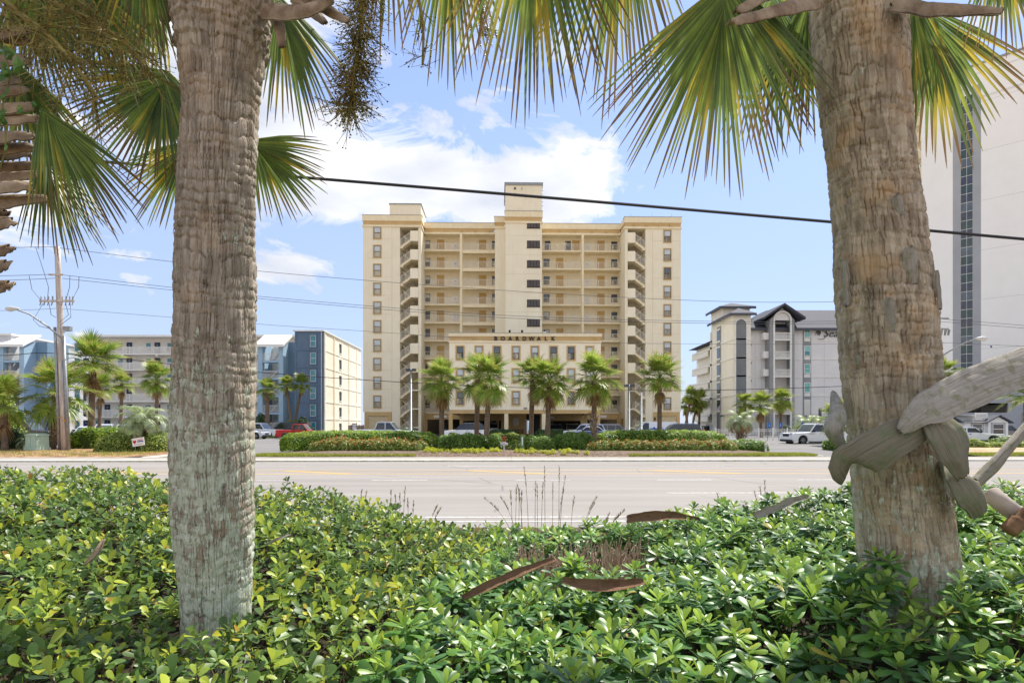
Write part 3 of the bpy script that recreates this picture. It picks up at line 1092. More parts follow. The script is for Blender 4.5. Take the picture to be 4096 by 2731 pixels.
def blue_block():
    r = empty('apartment_block', (-35.1, 97, LOT), 0, 'slate blue apartment block with cream side wall beside the tall cream condominium', 'building')
    W, D, H = 4.62, 24, 16.85
    bpart(r, 'wall', M_NAVY, lambda b: b.box(0, W - .02, 0, .4, 0, H - .15))
    bpart(r, 'side_wall', M_IVORY, lambda b: b.box(.05, W, .4, D, 0, H - .17))
    bpart(r, 'roof_cap', M_WHITE, lambda b: b.box(-.25, W + .2, -.25, D + .2, H - .15, H + .05))
    bpart(r, 'corner_pipe', M_WHITE, lambda b: b.tube([(W + .06, .2, 0), (W + .06, .2, H - .2)], .07, 6))
    bpart(r, 'corner_pipe', M_WHITE, lambda b: b.tube([(W - .3, -.1, 0), (W - .3, -.1, H - .2)], .05, 6))
    for k in range(6):
        z = H - 1.55 - 2.8 * k - .35
        # raised stucco bands leave recessed panels round the window
        bpart(r, 'band', M_NAVY, lambda b: b.box(0, W - .03, -.07, 0, z - 1.32, z - 1.0))
        for (a, c) in ((0, .28), (2.15, 2.4), (3.5, 3.62), (W - .55, W - .03)):
            bpart(r, 'band', M_NAVY, lambda b: b.box(a, c, -.068, 0, z - 1.0, z + 1.46))
        window(r, 2.95, z + .18, .92, 1.85, -.05, M_WHITE, G_TEAL, M_NAVY, .18)
        # side wall: bands and a slim recessed window with a hood
        bpart(r, 'band', M_IVORY, lambda b: b.box(W, W + .07, .6, D, z - 1.3, z - 1.0))
        for y in (.7, 5.6, 10.2, 15.0, 20.6):
            bpart(r, 'band', M_IVORY, lambda b: b.box(W + .001, W + .068, y, y + .5, z - 1.0, z + 1.46))
        bpart(r, 'window', M_BROWNFR, lambda b: b.box(W + .0, W + .05, 9.0, 10.0, z - .7, z + .9))
        bpart(r, 'window_hood', M_IVORY, lambda b: (b.box(W, W + .22, 8.9, 10.1, z + .9, z + 1.05), b.box(W, W + .14, 8.9, 10.1, z - .85, z - .7)))
    for y in (5.4, 14.7):
        bpart(r, 'downpipe', M_TRIM, lambda b: b.tube([(W + .14, y, 0), (W + .14, y, H - .2)], .06, 6))
    return r


def stair_tower(X, lab):
    r = empty('stair_tower', (X, 97, LOT), 0, lab, 'building')
    W, D, H = 4.1, 5.2, 14.6
    for u in (0, W - .75):
        bpart(r, 'pier', M_LBLUE, lambda b: b.box(u, u + .75, 0, .8, 0, H))
    bpart(r, 'side_wall', M_LBLUE, lambda b: b.box(W - .4, W, .8, D, 0, H + .6))
    bpart(r, 'side_wall', M_LBLUE, lambda b: b.box(0, .4, .8, D, 0, H + .6))
    bpart(r, 'wall', M_OFFW, lambda b: b.box(.4, W - .4, D - .4, D, 0, H))
    bpart(r, 'side_wall', mat('grey_blue_stucco', C(122, 150, 172), C(114, 142, 164), .85, .7), lambda b: b.box(W, W + 1.9, 2.4, D + 2, 0, H + .7))
    bpart(r, 'roof', M_METALROOF, lambda b: b.add([(-.25, -.6, H), (W + .3, -.6, H), (W + .3, D * .62, H + 2.0), (-.25, D * .62, H + 2.0),
                                                  (-.25, -.6, H - .45), (W + .3, -.6, H - .45), (W + .3, D * .62, H + 1.7), (-.25, D * .62, H + 1.7)],
                                                 [(0, 1, 2, 3), (0, 4, 5, 1), (1, 5, 6, 2), (3, 7, 4, 0), (2, 6, 7, 3), (4, 7, 6, 5)]))
    for k in range(14):
        x = -.2 + k * (W + .45) / 13
        bpart(r, 'roof_seam', M_WHITE, lambda b: b.tube([(x, -.6, H + .02), (x, D * .62, H + 2.02)], .025, 4))
    for k in range(6):
        z = 12.05 - 2.8 * k
        if z < -.5:
            continue
        z = max(z, .02)
        bpart(r, 'landing', M_LBLUE, lambda b: b.box(.75, W - .75, .05, 1.6, z - .35, z))
        picket_rail((.75, .15, z), (W - .75, .15, z), 1.1, .16, 1, .1, .022).build('railing', M_WHITE, r)
        fl = MB()
        fl.prism([(.9, z + .1), (1.2, z + .1), (3.1, z + 2.3), (3.1, z + 2.6)], 2.6, 3.6)
        fl.build('stair_flight', M_OFFW, r)
        bpart(r, 'door', M_NDOOR, lambda b: b.box(1.9, 2.7, D - .46, D - .4, z, z + 2.05))
    return r


def gallery_block():
    r = empty('apartment_block', (-74.5, 105, LOT), 0, 'long white apartment block with open galleries and navy doors behind the utility pole', 'building')
    W, D, H = 37.6, 12, 17.3
    bpart(r, 'wall', M_OFFW, lambda b: b.box(0, W, 1.9, D, 0, H - .3))
    bpart(r, 'roof', M_WHITE, lambda b: b.box(-.3, W + .3, -.4, D + .3, H - .35, H))
    xs = [(345, 1), (430, 1), (518, 1), (630, 1), (715, 0), (800, 0), (900, 0), (990, 0)]
    for k in range(6):
        z = 14.4 - 2.76 * k - LOT
        if z < .2:
            z = .02
        bpart(r, 'gallery_floor', M_OFFW, lambda b: b.box(0, W, 0, 1.92, z - .25, z))
        picket_rail((0, .1, z), (W, .1, z), 1.15, .2, 10, .05, .05).build('railing', M_WHITE, r)
        for x4, vis in xs:
            u = (x4 - 2048) / 2400 * 106.9 + 74.5
            dr = bpart(r, 'door', M_NDOOR, lambda b: b.box(u - .5, u + .5, 1.84, 1.92, z, z + 2.15))
            bpart(r, 'door_plate', M_WHITE, lambda b: b.box(u - .1, u + .1, 1.81, 1.85, z + 1.62, z + 1.7), dr)
            window(r, u - 1.6, z + 1.35, .95, 1.5, 1.9, M_WHITE, G_TEAL, None)
        for x in range(0, 38, 6):
            bpart(r, 'beam_end', M_OFFW, lambda b: b.box(x + .2, x + .5, -.06, 1.9, z - .5, z - .25))
    return r


blue_block()
stair_tower(-41.1, 'light blue stair tower with white metal roof beside the slate blue block')
stair_tower(-83.0, 'light blue stair tower with white metal roof behind the leaning street lamp')
gallery_block()
r = empty('apartment_block', (-95.2, 98, LOT), 0, 'pale grey apartment wing at the left edge of the photo', 'building')
bpart(r, 'wall', mat('pale_grey_stucco', C(206, 208, 210), C(196, 198, 200), .9, 1), lambda b: b.box(0, 13.4, 0, 20, 0, 16.2))
bpart(r, 'roof_cap', M_WHITE, lambda b: b.box(-.2, 13.6, -.2, 20, 16.2, 16.5))
for k in range(5):
    bpart(r, 'band', M_WHITE, lambda b: b.box(0, 13.4, -.06, 0, 2.6 + 2.8 * k, 2.75 + 2.8 * k))

# ------------------------------------------------------------------ grey condominium with script sign, right
M_GREYW = mat('light_grey_stucco', C(234, 231, 228), C(227, 224, 221), .9, .5, 5, .2, 50, streak=.06)
M_WARMG = mat('warm_grey_stucco', C(236, 232, 220), C(229, 224, 211), .9, .5, 5, .2, 50, streak=.06)
M_CHAR = mat('charcoal_stucco', C(156, 158, 160), C(146, 148, 150), .9, .5)
M_DCHAR = mat('dark_panel', C(130, 133, 135), C(120, 123, 125), .9, .5)
M_SHING = mat('slate_shingle', C(84, 86, 96), C(62, 64, 72), .8, 8, 3, .4, 30)
M_FASC = mat('roof_fascia', C(86, 88, 96), None, .6, 5)


def arch(b, u0, u1, z0, zs, v0, v1, ring=0.0, n=12, mi=0):
    """arched panel (ring=0) or arched band of width ring"""
    c, r = (u0 + u1) / 2, (u1 - u0) / 2
    inner = [(c + r * math.cos(PI - PI * i / n), zs + r * math.sin(PI - PI * i / n)) for i in range(n + 1)]
    if not ring:
        b.prism([(u0, z0)] + inner + [(u1, z0)], v0, v1, mi=mi)
        return
    R2 = r + ring
    outer = [(c + R2 * math.cos(PI - PI * i / n), zs + R2 * math.sin(PI - PI * i / n)) for i in range(n + 1)]
    for i in range(n):
        b.prism([inner[i], outer[i], outer[i + 1], inner[i + 1]], v0, v1, mi=mi)
    b.box(u0 - ring, u0, v0, v1, z0, zs, mi)
    b.box(u1, u1 + ring, v0, v1, z0, zs, mi)


def hip(b, u0, u1, v0, v1, z, h, o=.6, inset=None):
    i = inset if inset is not None else min(u1 - u0, v1 - v0) / 2
    u0, u1, v0, v1 = u0 - o, u1 + o, v0 - o, v1 + o
    i += o
    b.add([(u0, v0, z), (u1, v0, z), (u1, v1, z), (u0, v1, z), (u0 + i, v0 + i, z + h), (u1 - i, v0 + i, z + h), (u1 - i, v1 - i, z + h), (u0 + i, v1 - i, z + h)],
          [(0, 1, 5, 4), (1, 2, 6, 5), (2, 3, 7, 6), (3, 0, 4, 7), (4, 5, 6, 7), (0, 3, 2, 1)])


def seaside():
    r = empty('condominium_block', (0, 0, LOT), 0, 'grey six-storey condominium with dark shingle roof and script sign behind the white vehicle', 'building')
    P = lambda n, m, f, p=None: bpart(r, n, m, f, p)
    zz = lambda y4, d=99: CAM_H - (y4 - 1697) / 2400 * d - LOT
    xx = lambda x4, d=99: (x4 - 2048) / 2400 * d
    bands = [zz(y) for y in (1290, 1362, 1435, 1506, 1581, 1652)]
    # corner tower with the tall arched panel
    P('wall', M_WARMG, lambda b: b.box(35.7, 38.6, 97, 107, 0, 19.5))
    P('arched_panel', M_DCHAR, lambda b: arch(b, xx(2943, 97), xx(2984, 97), 0, zz(1296, 97), 96.9, 97.0))
    P('arch_trim', M_WHITE, lambda b: arch(b, xx(2943, 97), xx(2984, 97), 0, zz(1296, 97), 96.82, 96.99, .17))
    P('roof', M_SHING, lambda b: hip(b, 35.7, 38.6, 97, 107, 19.55, 1.2, .7))
    P('roof_fascia', M_FASC, lambda b: (b.box(34.98, 39.3, 96.28, 96.42, 19.2, 19.57), b.box(34.98, 35.12, 96.42, 107.6, 19.2, 19.57)))
    P('wall_strip', M_CHAR, lambda b: b.box(35.62, 35.7, 102.4, 104.4, 0, 18.5))
    for i, z in enumerate(bands[1:]):
        P('band', M_WHITE, lambda b: (b.box(35.55, 38.62, 96.9, 97.0, z - .12, z + .12), b.box(35.56, 35.7, 97, 102.4, z - .12, z + .12), b.box(35.56, 35.7, 104.4, 107, z - .12, z + .12)))
        w = P('window', M_WHITE, lambda b: (b.box(35.5, 35.66, 102.6, 104.2, z + .35, z + .6), b.box(35.48, 35.66, 102.6, 104.2, z + 2.4, z + 2.65)))
        P('pane', G_DARK, lambda b: b.box(35.58, 35.64, 102.7, 104.1, z + .6, z + 2.4), w)
    # rear balconies seen past the corner
    P('wall', M_WARMG, lambda b: b.box(36.6, 39, 107, 119, 0, 16.3))
    for z in bands[1:]:
        P('balcony_slab', M_WARMG, lambda b: b.box(35.7, 36.6, 107.5, 119, z - .25, z + .1))
        P('balcony_wall', M_WARMG, lambda b: b.box(35.7, 35.85, 109.5, 119, z - 1.3, z - .3))
        P('balcony_post', M_WARMG, lambda b: b.box(35.7, 36.2, 107.5, 108.2, z - .25, z + 2.75))
    P('roof', M_SHING, lambda b: hip(b, 35.7, 39, 107.5, 119, 16.4, 1.0, .6))
    # roof-top tower
    P('wall', M_WARMG, lambda b: b.box(37.2, 42.0, 106, 112, 17, 22.3))
    P('roof', M_SHING, lambda b: hip(b, 37.2, 42.0, 106, 112, 22.4, 1.2, .8))
    P('roof_fascia', M_FASC, lambda b: (b.box(36.38, 42.82, 105.18, 105.3, 22.0, 22.42), b.box(36.38, 36.5, 105.3, 112.8, 22.0, 22.42)))
    # main front
    P('wall', M_GREYW, lambda b: b.box(38.6, 62.5, 99, 115, 0, 17.4))
    P('roof', M_SHING, lambda b: hip(b, 38.6, 62.5, 99, 115, 17.45, 4.2, .8, 6))
    P('roof_fascia', M_FASC, lambda b: b.box(38.7, 63.3, 98.05, 98.2, 17.05, 17.46))
    for z in bands[1:]:
        P('band', M_WHITE, lambda b: b.box(38.62, 41.6, 98.92, 99.0, z - .1, z + .1))
        P('band', M_WHITE, lambda b: b.box(46.0, 47.9, 98.92, 99.0, z - .1, z + .1))
        P('band', M_WHITE, lambda b: b.box(49.35, 62.4, 98.92, 99.0, z - .1, z + .1))
        P('wall_lamp', M_CHAR, lambda b: b.box(39.2, 39.5, 98.8, 99, z - .75, z - .5))
    for u in (40.1, 41.2, 46.6, 51.5, 54.5, 57.5):
        P('joint', M_CHAR, lambda b: b.box(u, u + .02, 98.985, 99.0, 0, 17))
    # central gabled tower with stacked balconies
    a0, a1 = xx(3099, 97.2), xx(3160, 97.2)
    t0, t1 = xx(3079, 97.2), xx(3178, 97.2)
    P('wall', M_CHAR, lambda b: b.box(t0, a0 - .28, 97.2, 99, 0, 18.6))
    P('wall', M_CHAR, lambda b: b.box(a1 + .28, t1, 97.2, 99, 0, 18.6))
    P('wall', M_GREYW, lambda b: b.box(a0 - .3, a1 + .3, 99.6, 100, 0, 18.6))
    zs = zz(1278, 97.2)
    P('arch_head', M_CHAR, lambda b: b.prism([(t0, 18.6)] + [((a0 + a1) / 2 + (a1 - a0 + .5) / 2 * math.cos(PI - PI * i / 12), zs + (a1 - a0 + .5) / 2 * math.sin(PI - PI * i / 12)) for i in range(13)] + [(t1, 18.6), ((t0 + t1) / 2, 20.6)], 97.2, 98.9))
    P('arch_panel', M_GREYW, lambda b: arch(b, a0, a1, zs - .02, zs, 97.4, 97.6))
    P('arch_trim', M_WHITE, lambda b: arch(b, a0, a1, 0, zs, 97.08, 97.3, .26))
    apx = (t0 + t1) / 2
    for s in (-1, 1):
        P('roof', M_SHING, lambda b: b.prism([(apx, 21.15), (apx + s * 3.35, 18.9), (apx + s * 3.35, 18.55), (apx, 20.8)], 96.2, 104))
    for i, z in enumerate(bands[1:]):
        P('balcony_slab', M_WHITE, lambda b: b.box(a0, a1, 97.1, 99.6, z - .18, z + .02))
        rail = MB()
        rail.box(a0, a1, 97.2, 97.3, z + 1.0, z + 1.1)
        rail.box(a0, a1, 97.2, 97.3, z + .08, z + .16)
        for q in range(13):
            u = a0 + .1 + q * (a1 - a0 - .2) / 12
            rail.tube([(u, 97.25, z + .12), (u, 97.25, z + .4), (u, 97.25, z + 1.02)], [.04, .07, .035], 5)
        rail.build('railing', M_WHITE, r)
        window(r, a0 + .75, z + 1.05, 1.2, 2.1, 99.6, M_WHITE, G_MINT, None, split=False, name='balcony_door')
        P('side_balcony', M_GREYW, lambda b: b.box(t0 - .85, t0, 97.6, 99, z + .05, z + 1.15))
        P('wall_lamp', M_WHITE, lambda b: b.box(a1 - .7, a1 - .5, 99.5, 99.6, z + 1.9, z + 2.15))
    # charcoal window strip
    P('wall_strip', M_CHAR, lambda b: b.box(47.97, 49.33, 98.93, 99, 0, 17))
    for i, z in enumerate(bands[1:]):
        if i < 4:
            window(r, 48.65, z + 1.35, .95, 1.55, 98.9, M_WHITE, [G_MINT, G_TEAL if i == 1 else G_MINT], M_WHITE, .06)
            P('sill_panel', M_WHITE, lambda b: b.box(48.15, 49.15, 98.85, 98.95, z - .1, z + .45))
        else:
            vn = P('vent', M_WHITE, lambda b: b.box(48.15, 49.15, 98.86, 98.95, z - .3, z + 2.3))
            for q in range(16):
                P('slat', M_OFFW, lambda b: b.box(48.2, 49.1, 98.8, 98.86, z - .25 + q * .15, z - .17 + q * .15), vn)
    window(r, a0 + .75, 1.35, 1.4, 2.5, 99.55, M_WHITE, [G_TEAL, G_DARK], None, name='entrance_door')
    # script sign with a leafy flourish
    ms = mat('sign_charcoal', C(92, 94, 98), None, .5, 5)
    t = text_obj('lettering', 'Seawind', 1.75, ms, r, (54.2, 98.9, zz(1333)), depth=.04, shear=.35, bold=.0)
    t['label'] = 'charcoal slanted lettering reading Seawind'
    e = MB()
    for k in range(7):
        a = R(115 + k * 22)
        p0 = Vector((50.9, 98.88, zz(1330)))
        p1 = p0 + Vector((math.cos(a) * (1.0 - .05 * k), 0, math.sin(a) * .55))
        e.tube([p0, (p0 + p1) / 2 + Vector((0, 0, .12)), p1], [.03, .1, .02], 5)
    e.tube([(50.9 + .9 * math.cos(R(t_)), 98.88, zz(1338) + .75 * math.sin(R(t_))) for t_ in range(-120, 200, 20)], [.04] * 16, 5)
    e.build('sign_emblem', ms, r)


seaside()

# ------------------------------------------------------------------ tall white tower and parking deck, far right
M_TWHITE = mat('tower_white', C(255, 252, 246), C(251, 248, 241), .9, .3, 4, .15, 30, streak=.05)
M_TGREY = mat('tower_grey', C(176, 178, 180), C(168, 170, 172), .9, .3)
M_TCREAM = mat('tower_cream', C(238, 220, 182), C(228, 210, 170), .9, .5)
tw = empty('apartment_tower', (72.1, 105.7, LOT), math.atan2(-.718, .696), 'tall white apartment tower with a vertical strip of dark windows at right edge', 'building')
H = 61.5
bpart(tw, 'wall', M_TWHITE, lambda b: (b.box(0, 4.53, 0, 20, 0, H), ))
bpart(tw, 'wall', M_TWHITE, lambda b: (b.box(8.37, 60, 0, 20, 0, H), ))
bpart(tw, 'wall', M_TGREY, lambda b: (b.box(4.53, 8.37, .25, 20, 0, H - 3.2), b.box(4.53, 5.57, .05, .25, 0, H - 3.2), b.box(7.27, 8.37, .05, .25, 0, H - 3.2)))
bpart(tw, 'wall', M_TWHITE, lambda b: b.box(4.53, 8.37, .02, 20, H - 3.2, H - .001))
bpart(tw, 'roof_cap', M_STEEL, lambda b: b.box(-.2, 60, -.2, 20, H, H + .3))
bpart(tw, 'band', M_WHITE, lambda b: b.box(8.5, 60, -.06, 0, H - 5.6, H - 5.3))
bpart(tw, 'band', M_WHITE, lambda b: b.box(0, 60, -.05, 0, H - 1.4, H - 1.2))
bpart(tw, 'window_strip', M_WHITE, lambda b: b.box(5.57, 7.27, .19, .25, 0, H - 3.2))
G_NAVY = glass('navy_pane', (.045, .055, .085))
G_GREEN = glass('green_pane', (.03, .07, .068))
k = 0
z = 7.6
while z < H - 4.5:
    for a in (5.63, 6.45):
        mb = MB()
        mb.box(a, a + .76, .17, .2, z, z + 1.42)
        mb.build('pane', (G_NAVY if k % 2 else G_GREEN) if k % 5 else G_MID, tw)
    z += 1.5
    k += 1
for k in range(20):
    z = 2.8 + k * 2.95
    bpart(tw, 'balcony', M_TCREAM, lambda b: b.prism([(0, 0), (-1.2, .4), (-2.0, 1.6), (-2.2, 3.4), (0, 5)], z - 1.35, z, 'z'))
    bpart(tw, 'railing', M_WHITE, lambda b: [b.tube([(0, 0, z + q), (-1.2, .4, z + q), (-2.0, 1.6, z + q), (-2.2, 3.4, z + q)], .04, 4) for q in (.5, 1.0)] +
          [b.tube([(-1.2 - .8 * t, .4 + 1.2 * t, z), (-1.2 - .8 * t, .4 + 1.2 * t, z + 1)], .025, 4) for t in (0, .25, .5, .75, 1)])
    bpart(tw, 'pane', G_MINT, lambda b: b.box(-.9, -.02, 3.5, 3.6, z + .1, z + 1.5))
for k in range(7):
    bpart(tw, 'joint', M_TGREY, lambda b: b.box(8.4, 60, -.008, 0, 6 + 8.2 * k, 6.03 + 8.2 * k))
for u in (14, 20, 26):
    bpart(tw, 'joint', M_TGREY, lambda b: b.box(u, u + .04, -.012, 0, 0, H))

dk = empty('parking_deck', (64.6, 88, LOT), 0, 'grey parking deck with dark openings behind the small white booth', 'building')
M_DECK = mat('deck_grey', C(176, 179, 184), C(168, 171, 176), .9, .4, streak=.06)
for (z0, z1) in ((0, .4), (2.1, 3.4), (4.8, 6.6), (8.0, 9.2)):
    bpart(dk, 'spandrel', M_DECK, lambda b: b.box(0, 40, 0, .3, z0, z1))
bpart(dk, 'wall', M_DECK, lambda b: b.box(0, .5, .3, 14, 0, 9.2))
bpart(dk, 'back_wall', M_GREYCONC, lambda b: b.box(0, 40, 14, 14.3, 0, 9.2))
for u in (0.5, 8.2, 15.9, 23.6, 31.3):
    w_ = .01 if u < 1 else 2.2
    bpart(dk, 'pier', M_DECK, lambda b: b.box(u, u + w_, .02, .28, 0, 9.2))
for z0 in (2.4, 4.9, 8.1):
    bpart(dk, 'deck_slab', M_GREYCONC, lambda b: b.box(.5, 40, .3, 14, z0, z0 + .3))
for z0 in (3.9, 4.3):
    bpart(dk, 'guard_cable', M_STEEL, lambda b: b.tube([(.5, .4, z0), (40, .4, z0)], .02, 4))

hb = empty('guard_booth', (45.5, 60, z_lot(60)), 0, 'small white guard booth with dark gabled roof in front of the parking deck', 'building')
M_SIDING = mat('white_siding', C(240, 240, 238), C(230, 230, 228), .7, 3)
bpart(hb, 'wall', M_SIDING, lambda b: b.box(0, 2.1, .3, 3.2, 0, 1.95))
bpart(hb, 'wall', M_SIDING, lambda b: b.prism([(2.1, 0), (4.1, 0), (4.1, 1.9), (3.1, 2.45), (2.1, 1.9)], 0, 3.2))
for k in range(9):
    bpart(hb, 'siding_board', M_SIDING, lambda b: b.box(2.1, 4.1, -.018, 0, .04 + k * .2, .22 + k * .2))
for s in (-1, 1):
    bpart(hb, 'roof', M_SHING, lambda b: b.prism([(3.1, 2.62), (3.1 + s * 1.35, 1.88), (3.1 + s * 1.35, 1.78), (3.1, 2.5)], -.3, 3.4))
bpart(hb, 'roof', M_SHING, lambda b: b.prism([(-.05, 1.85), (1.7, 2.58), (3.2, 1.85)], -.3, 2.0, 'x'))
for k in range(6):
    t = k / 5
    bpart(hb, 'roof_batten', M_WHITE, lambda b: b.tube([(-.3, .02 + 1.6 * t, 1.92 + .68 * t), (2.0, .02 + 1.6 * t, 1.92 + .68 * t)], .025, 4))
window(hb, 1.25, 1.25, 1.0, 1.0, .3, M_WHITE, [G_MID, G_DARK], M_TGREY, .1)
window(hb, 3.1, 1.2, 1.15, 1.05, -.02, M_WHITE, [G_DARK, G_DARK], M_TGREY, .12)
sg = bpart(hb, 'roof_sign', M_WHITE, lambda b: b.box(1.2, 2.5, .55, .62, 2.3, 2.85))
for q in range(2):
    bpart(hb, 'sign_line', M_STEEL, lambda b: b.box(1.35, 2.35, .535, .55, 2.45 + .17 * q, 2.5 + .17 * q), sg)


# ------------------------------------------------------------------ vehicles
def car_paint(name, c):
    return mat(name, c, tuple(x * .94 for x in c), .28, 2, spec=.5, coat=.8)


M_TYRE = mat('tyre_rubber', (.02, .02, .02), (.014, .014, .014), .85, 20)
M_RIM = mat('alloy_rim', C(150, 152, 156), C(120, 122, 126), .35, 5, metal=.7)
M_PLAST = mat('black_plastic', (.03, .03, .032), (.02, .02, .022), .6, 8)
M_LAMP = mat('headlamp_lens', C(216, 222, 226), C(180, 188, 194), .15, 9, spec=.7)
M_TAIL = mat('tail_lamp_lens', C(150, 26, 30), C(110, 16, 20), .2, 9, spec=.7)


def wheel_meshes():
    t = MB()
    n = 20
    prof = [(.60, -.5), (.86, -.5), (1.0, -.36), (1.0, .36), (.86, .5), (.60, .5)]
    vs, fs = [], []
    for i in range(n):
        a = 2 * PI * i / n
        for (r_, y) in prof:
            vs.append((r_ * math.cos(a), y, r_ * math.sin(a)))
    k = len(prof)
    for i in range(n):
        j = (i + 1) % n
        for q in range(k - 1):
            fs.append((i * k + q, i * k + q + 1, j * k + q + 1, j * k + q))
    t.add(vs, fs)
    tyre = t.mesh('tyre', M_TYRE, True)
    m = MB()
    m.tube([(0, -.30, 0), (0, .30, 0)], .62, 20, 1)
    for s in (-1, 1):
        m.tube([(0, s * .3, 0), (0, s * .42, 0)], .13, 8)
        for i in range(6):
            a = 2 * PI * i / 6
            d, e = Vector((math.cos(a), 0, math.sin(a))), Vector((-math.sin(a), 0, math.cos(a)))
            y0, y1 = s * .30, s * .40
            m.add([d * .1 + e * .07 + Vector((0, y1, 0)), d * .6 + e * .12 + Vector((0, y1 - s * .03, 0)), d * .6 - e * .12 + Vector((0, y1 - s * .03, 0)), d * .1 - e * .07 + Vector((0, y1, 0))],
                  [(0, 1, 2, 3)] if s < 0 else [(3, 2, 1, 0)])
        ring = [(.6 * math.cos(2 * PI * i / 20), s * .40, .6 * math.sin(2 * PI * i / 20)) for i in range(21)]
        m.tube(ring, .035, 4, caps=False)
    return tyre, m.mesh('rim', [M_RIM, M_PLAST])


TYRE, RIM = wheel_meshes()


def car(name, kind, L, W, H, paint_, loc, rz, label, cat, group='parked vehicles', wr=.36, roof=None, clear=.26):
    root = empty(name, loc, rz, label, cat, group)
    h, w = L / 2, W / 2
    P = {  # belt, hood, cowl x, roof front x, roof rear x, rear base x, tail z, nose z
        'sedan': (.64, .60, .16, .04, -.24, -.38, .66, .50), 'suv': (.62, .60, .22, .10, -.40, -.475, .60, .50),
        'wagon': (.60, .58, .25, .10, -.40, -.475, .62, .46), 'pickup': (.60, .585, .20, .10, -.12, -.17, .60, .52),
        'van': (.56, .54, .36, .22, -.46, -.495, .56, .46), 'bigsuv': (.60, .60, .20, .095, -.43, -.485, .60, .53)}[kind]
    zb, zh, cx, rf, rr, rb, zt, zn = P
    belt, hood, tail, nose = zb * H, zh * H, zt * H, zn * H
    wf, wb = h - (.175 * L), -h + (.20 * L if kind != 'pickup' else .215 * L)
    ar = wr * 1.22

    def arc(xc):
        pts = []
        a0 = math.asin(max(-1, min(1, (clear - wr) / ar)))
        for i in range(11):
            a = PI - a0 + (2 * a0 - PI) * i / 10
            pts.append((xc + ar * math.cos(a), wr + ar * math.sin(a)))
        return pts
    out = [(-h + .06, clear + .06)] + [(-h + .12, clear)] + arc(wb) + arc(wf) + [(h - .16, clear), (h - .05, clear + .1), (h, nose * .72), (h - .03, nose), (h - .16, nose + (hood - nose) * .6),
          (h - .42, hood - .06), (cx * L + .1, hood), (cx * L - .05, belt)]
    if kind == 'pickup':
        out += [(rb * L, belt), (rb * L - .02, tail + .02), (-h + .05, tail + .02), (-h, tail - .08), (-h + .02, .62 * tail), (-h - .06, .58 * tail), (-h - .06, .42 * tail)]
    elif kind == 'sedan':
        out += [(rb * L, belt), (-h + .25, tail), (-h + .04, tail - .05), (-h, .7 * tail), (-h + .02, .42 * tail)]
    else:
        out += [(rb * L, belt), (-h + .05, belt - .05), (-h, .75 * belt), (-h, .45 * belt)]
    n = len(out)
    mb = MB()
    st = [(-w, .955), (-w + .09, 1.0), (w - .09, 1.0), (w, .955)]
    vs = []
    for (y, sc) in st:
        for (x, z) in out:
            vs.append((x * (1 - (1 - sc) * .25), y, (z - clear) * sc + clear + (1 - sc) * .1))
    fs = [tuple(range(n)), tuple(range(4 * n - 1, 3 * n - 1, -1))]
    for q in range(3):
        for i in range(n):
            j = (i + 1) % n
            fs.append((q * n + i, (q + 1) * n + i, (q + 1) * n + j, q * n + j))
    mb.add(vs, fs)
    mb.build('body', paint_, root)
    # greenhouse
    yb, yr = w - .06, w - (.24 if kind in ('sedan', 'wagon', 'suv') else .16)
    cb = [(cx * L, belt - .02), (rf * L, H - .06), (rf * L - .25, H), (rr * L + .2, H), (rr * L, H - .05), (rb * L + .02, belt - .02)]
    yof = lambda z: yb + (yr - yb) * max(0, min(1, (z - belt) / (H - belt)))
    vs = [(x, -yof(z), z) for x, z in cb] + [(x, yof(z), z) for x, z in cb]
    k = len(cb)
    fs = [tuple(range(k)), tuple(range(2 * k - 1, k - 1, -1))] + [(i, i + k, (i + 1) % k + k, (i + 1) % k) for i in range(k)]
    g = MB()
    g.add(vs, fs)
    g.build('cabin', roof or paint_, root)

    def xat(z, a, b):
        t = (z - a[1]) / (b[1] - a[1])
        return a[0] + (b[0] - a[0]) * t
    z0, z1 = belt + .03, H - .12
    fA, fB = cb[0], cb[1]
    rA, rB = cb[5], cb[4]
    x0f, x1f = xat(z0, fA, fB) - .10, xat(z1, fA, fB) - .10
    x0r, x1r = xat(z0, rA, rB) + .10, xat(z1, rA, rB) + .10
    if kind == 'van':
        cuts = [(0, .26)]
    elif kind in ('pickup', 'sedan'):
        cuts = [(0, .48), (.53, 1)]
    else:
        cuts = [(0, .34), (.37, .68), (.71, 1)]
    for s in (-1, 1):
        for (a, b) in cuts:
            A0, B0 = x0f + (x0r - x0f) * a, x0f + (x0r - x0f) * b
            A1, B1 = x1f + (x1r - x1f) * a, x1f + (x1r - x1f) * b
            mid = .5 * (a + b)
            if a > 0:
                A1 = A0 if abs(A1 - A0) < .4 else A1
            pts = [(A0, z0), (A1 if a == 0 else A0, z1), (B1 if b == 1 else B0, z1), (B0, z0)]
            m = MB()
            v_ = [(x, s * (yof(z) + .006), z) for x, z in pts]
            m.add(v_, [(0, 1, 2, 3) if s > 0 else (3, 2, 1, 0)])
            m.build('side_window', G_CAR, root)
    for nm, A, B, off, gm in (('windscreen', fA, fB, .012, G_SHIELD), ('rear_window', rA, rB, -.012, G_CAR)):
        if kind == 'van' and nm == 'rear_window':
            continue
        xa, xb = xat(z0, A, B) + off, xat(z1 + .03, A, B) + off
        m = MB()
        m.add([(xa, -yof(z0) + .06, z0), (xa, yof(z0) - .06, z0), (xb, yof(z1) - .06, z1 + .03), (xb, -yof(z1) + .06, z1 + .03)], [(0, 1, 2, 3)])
        m.build(nm, gm, root)
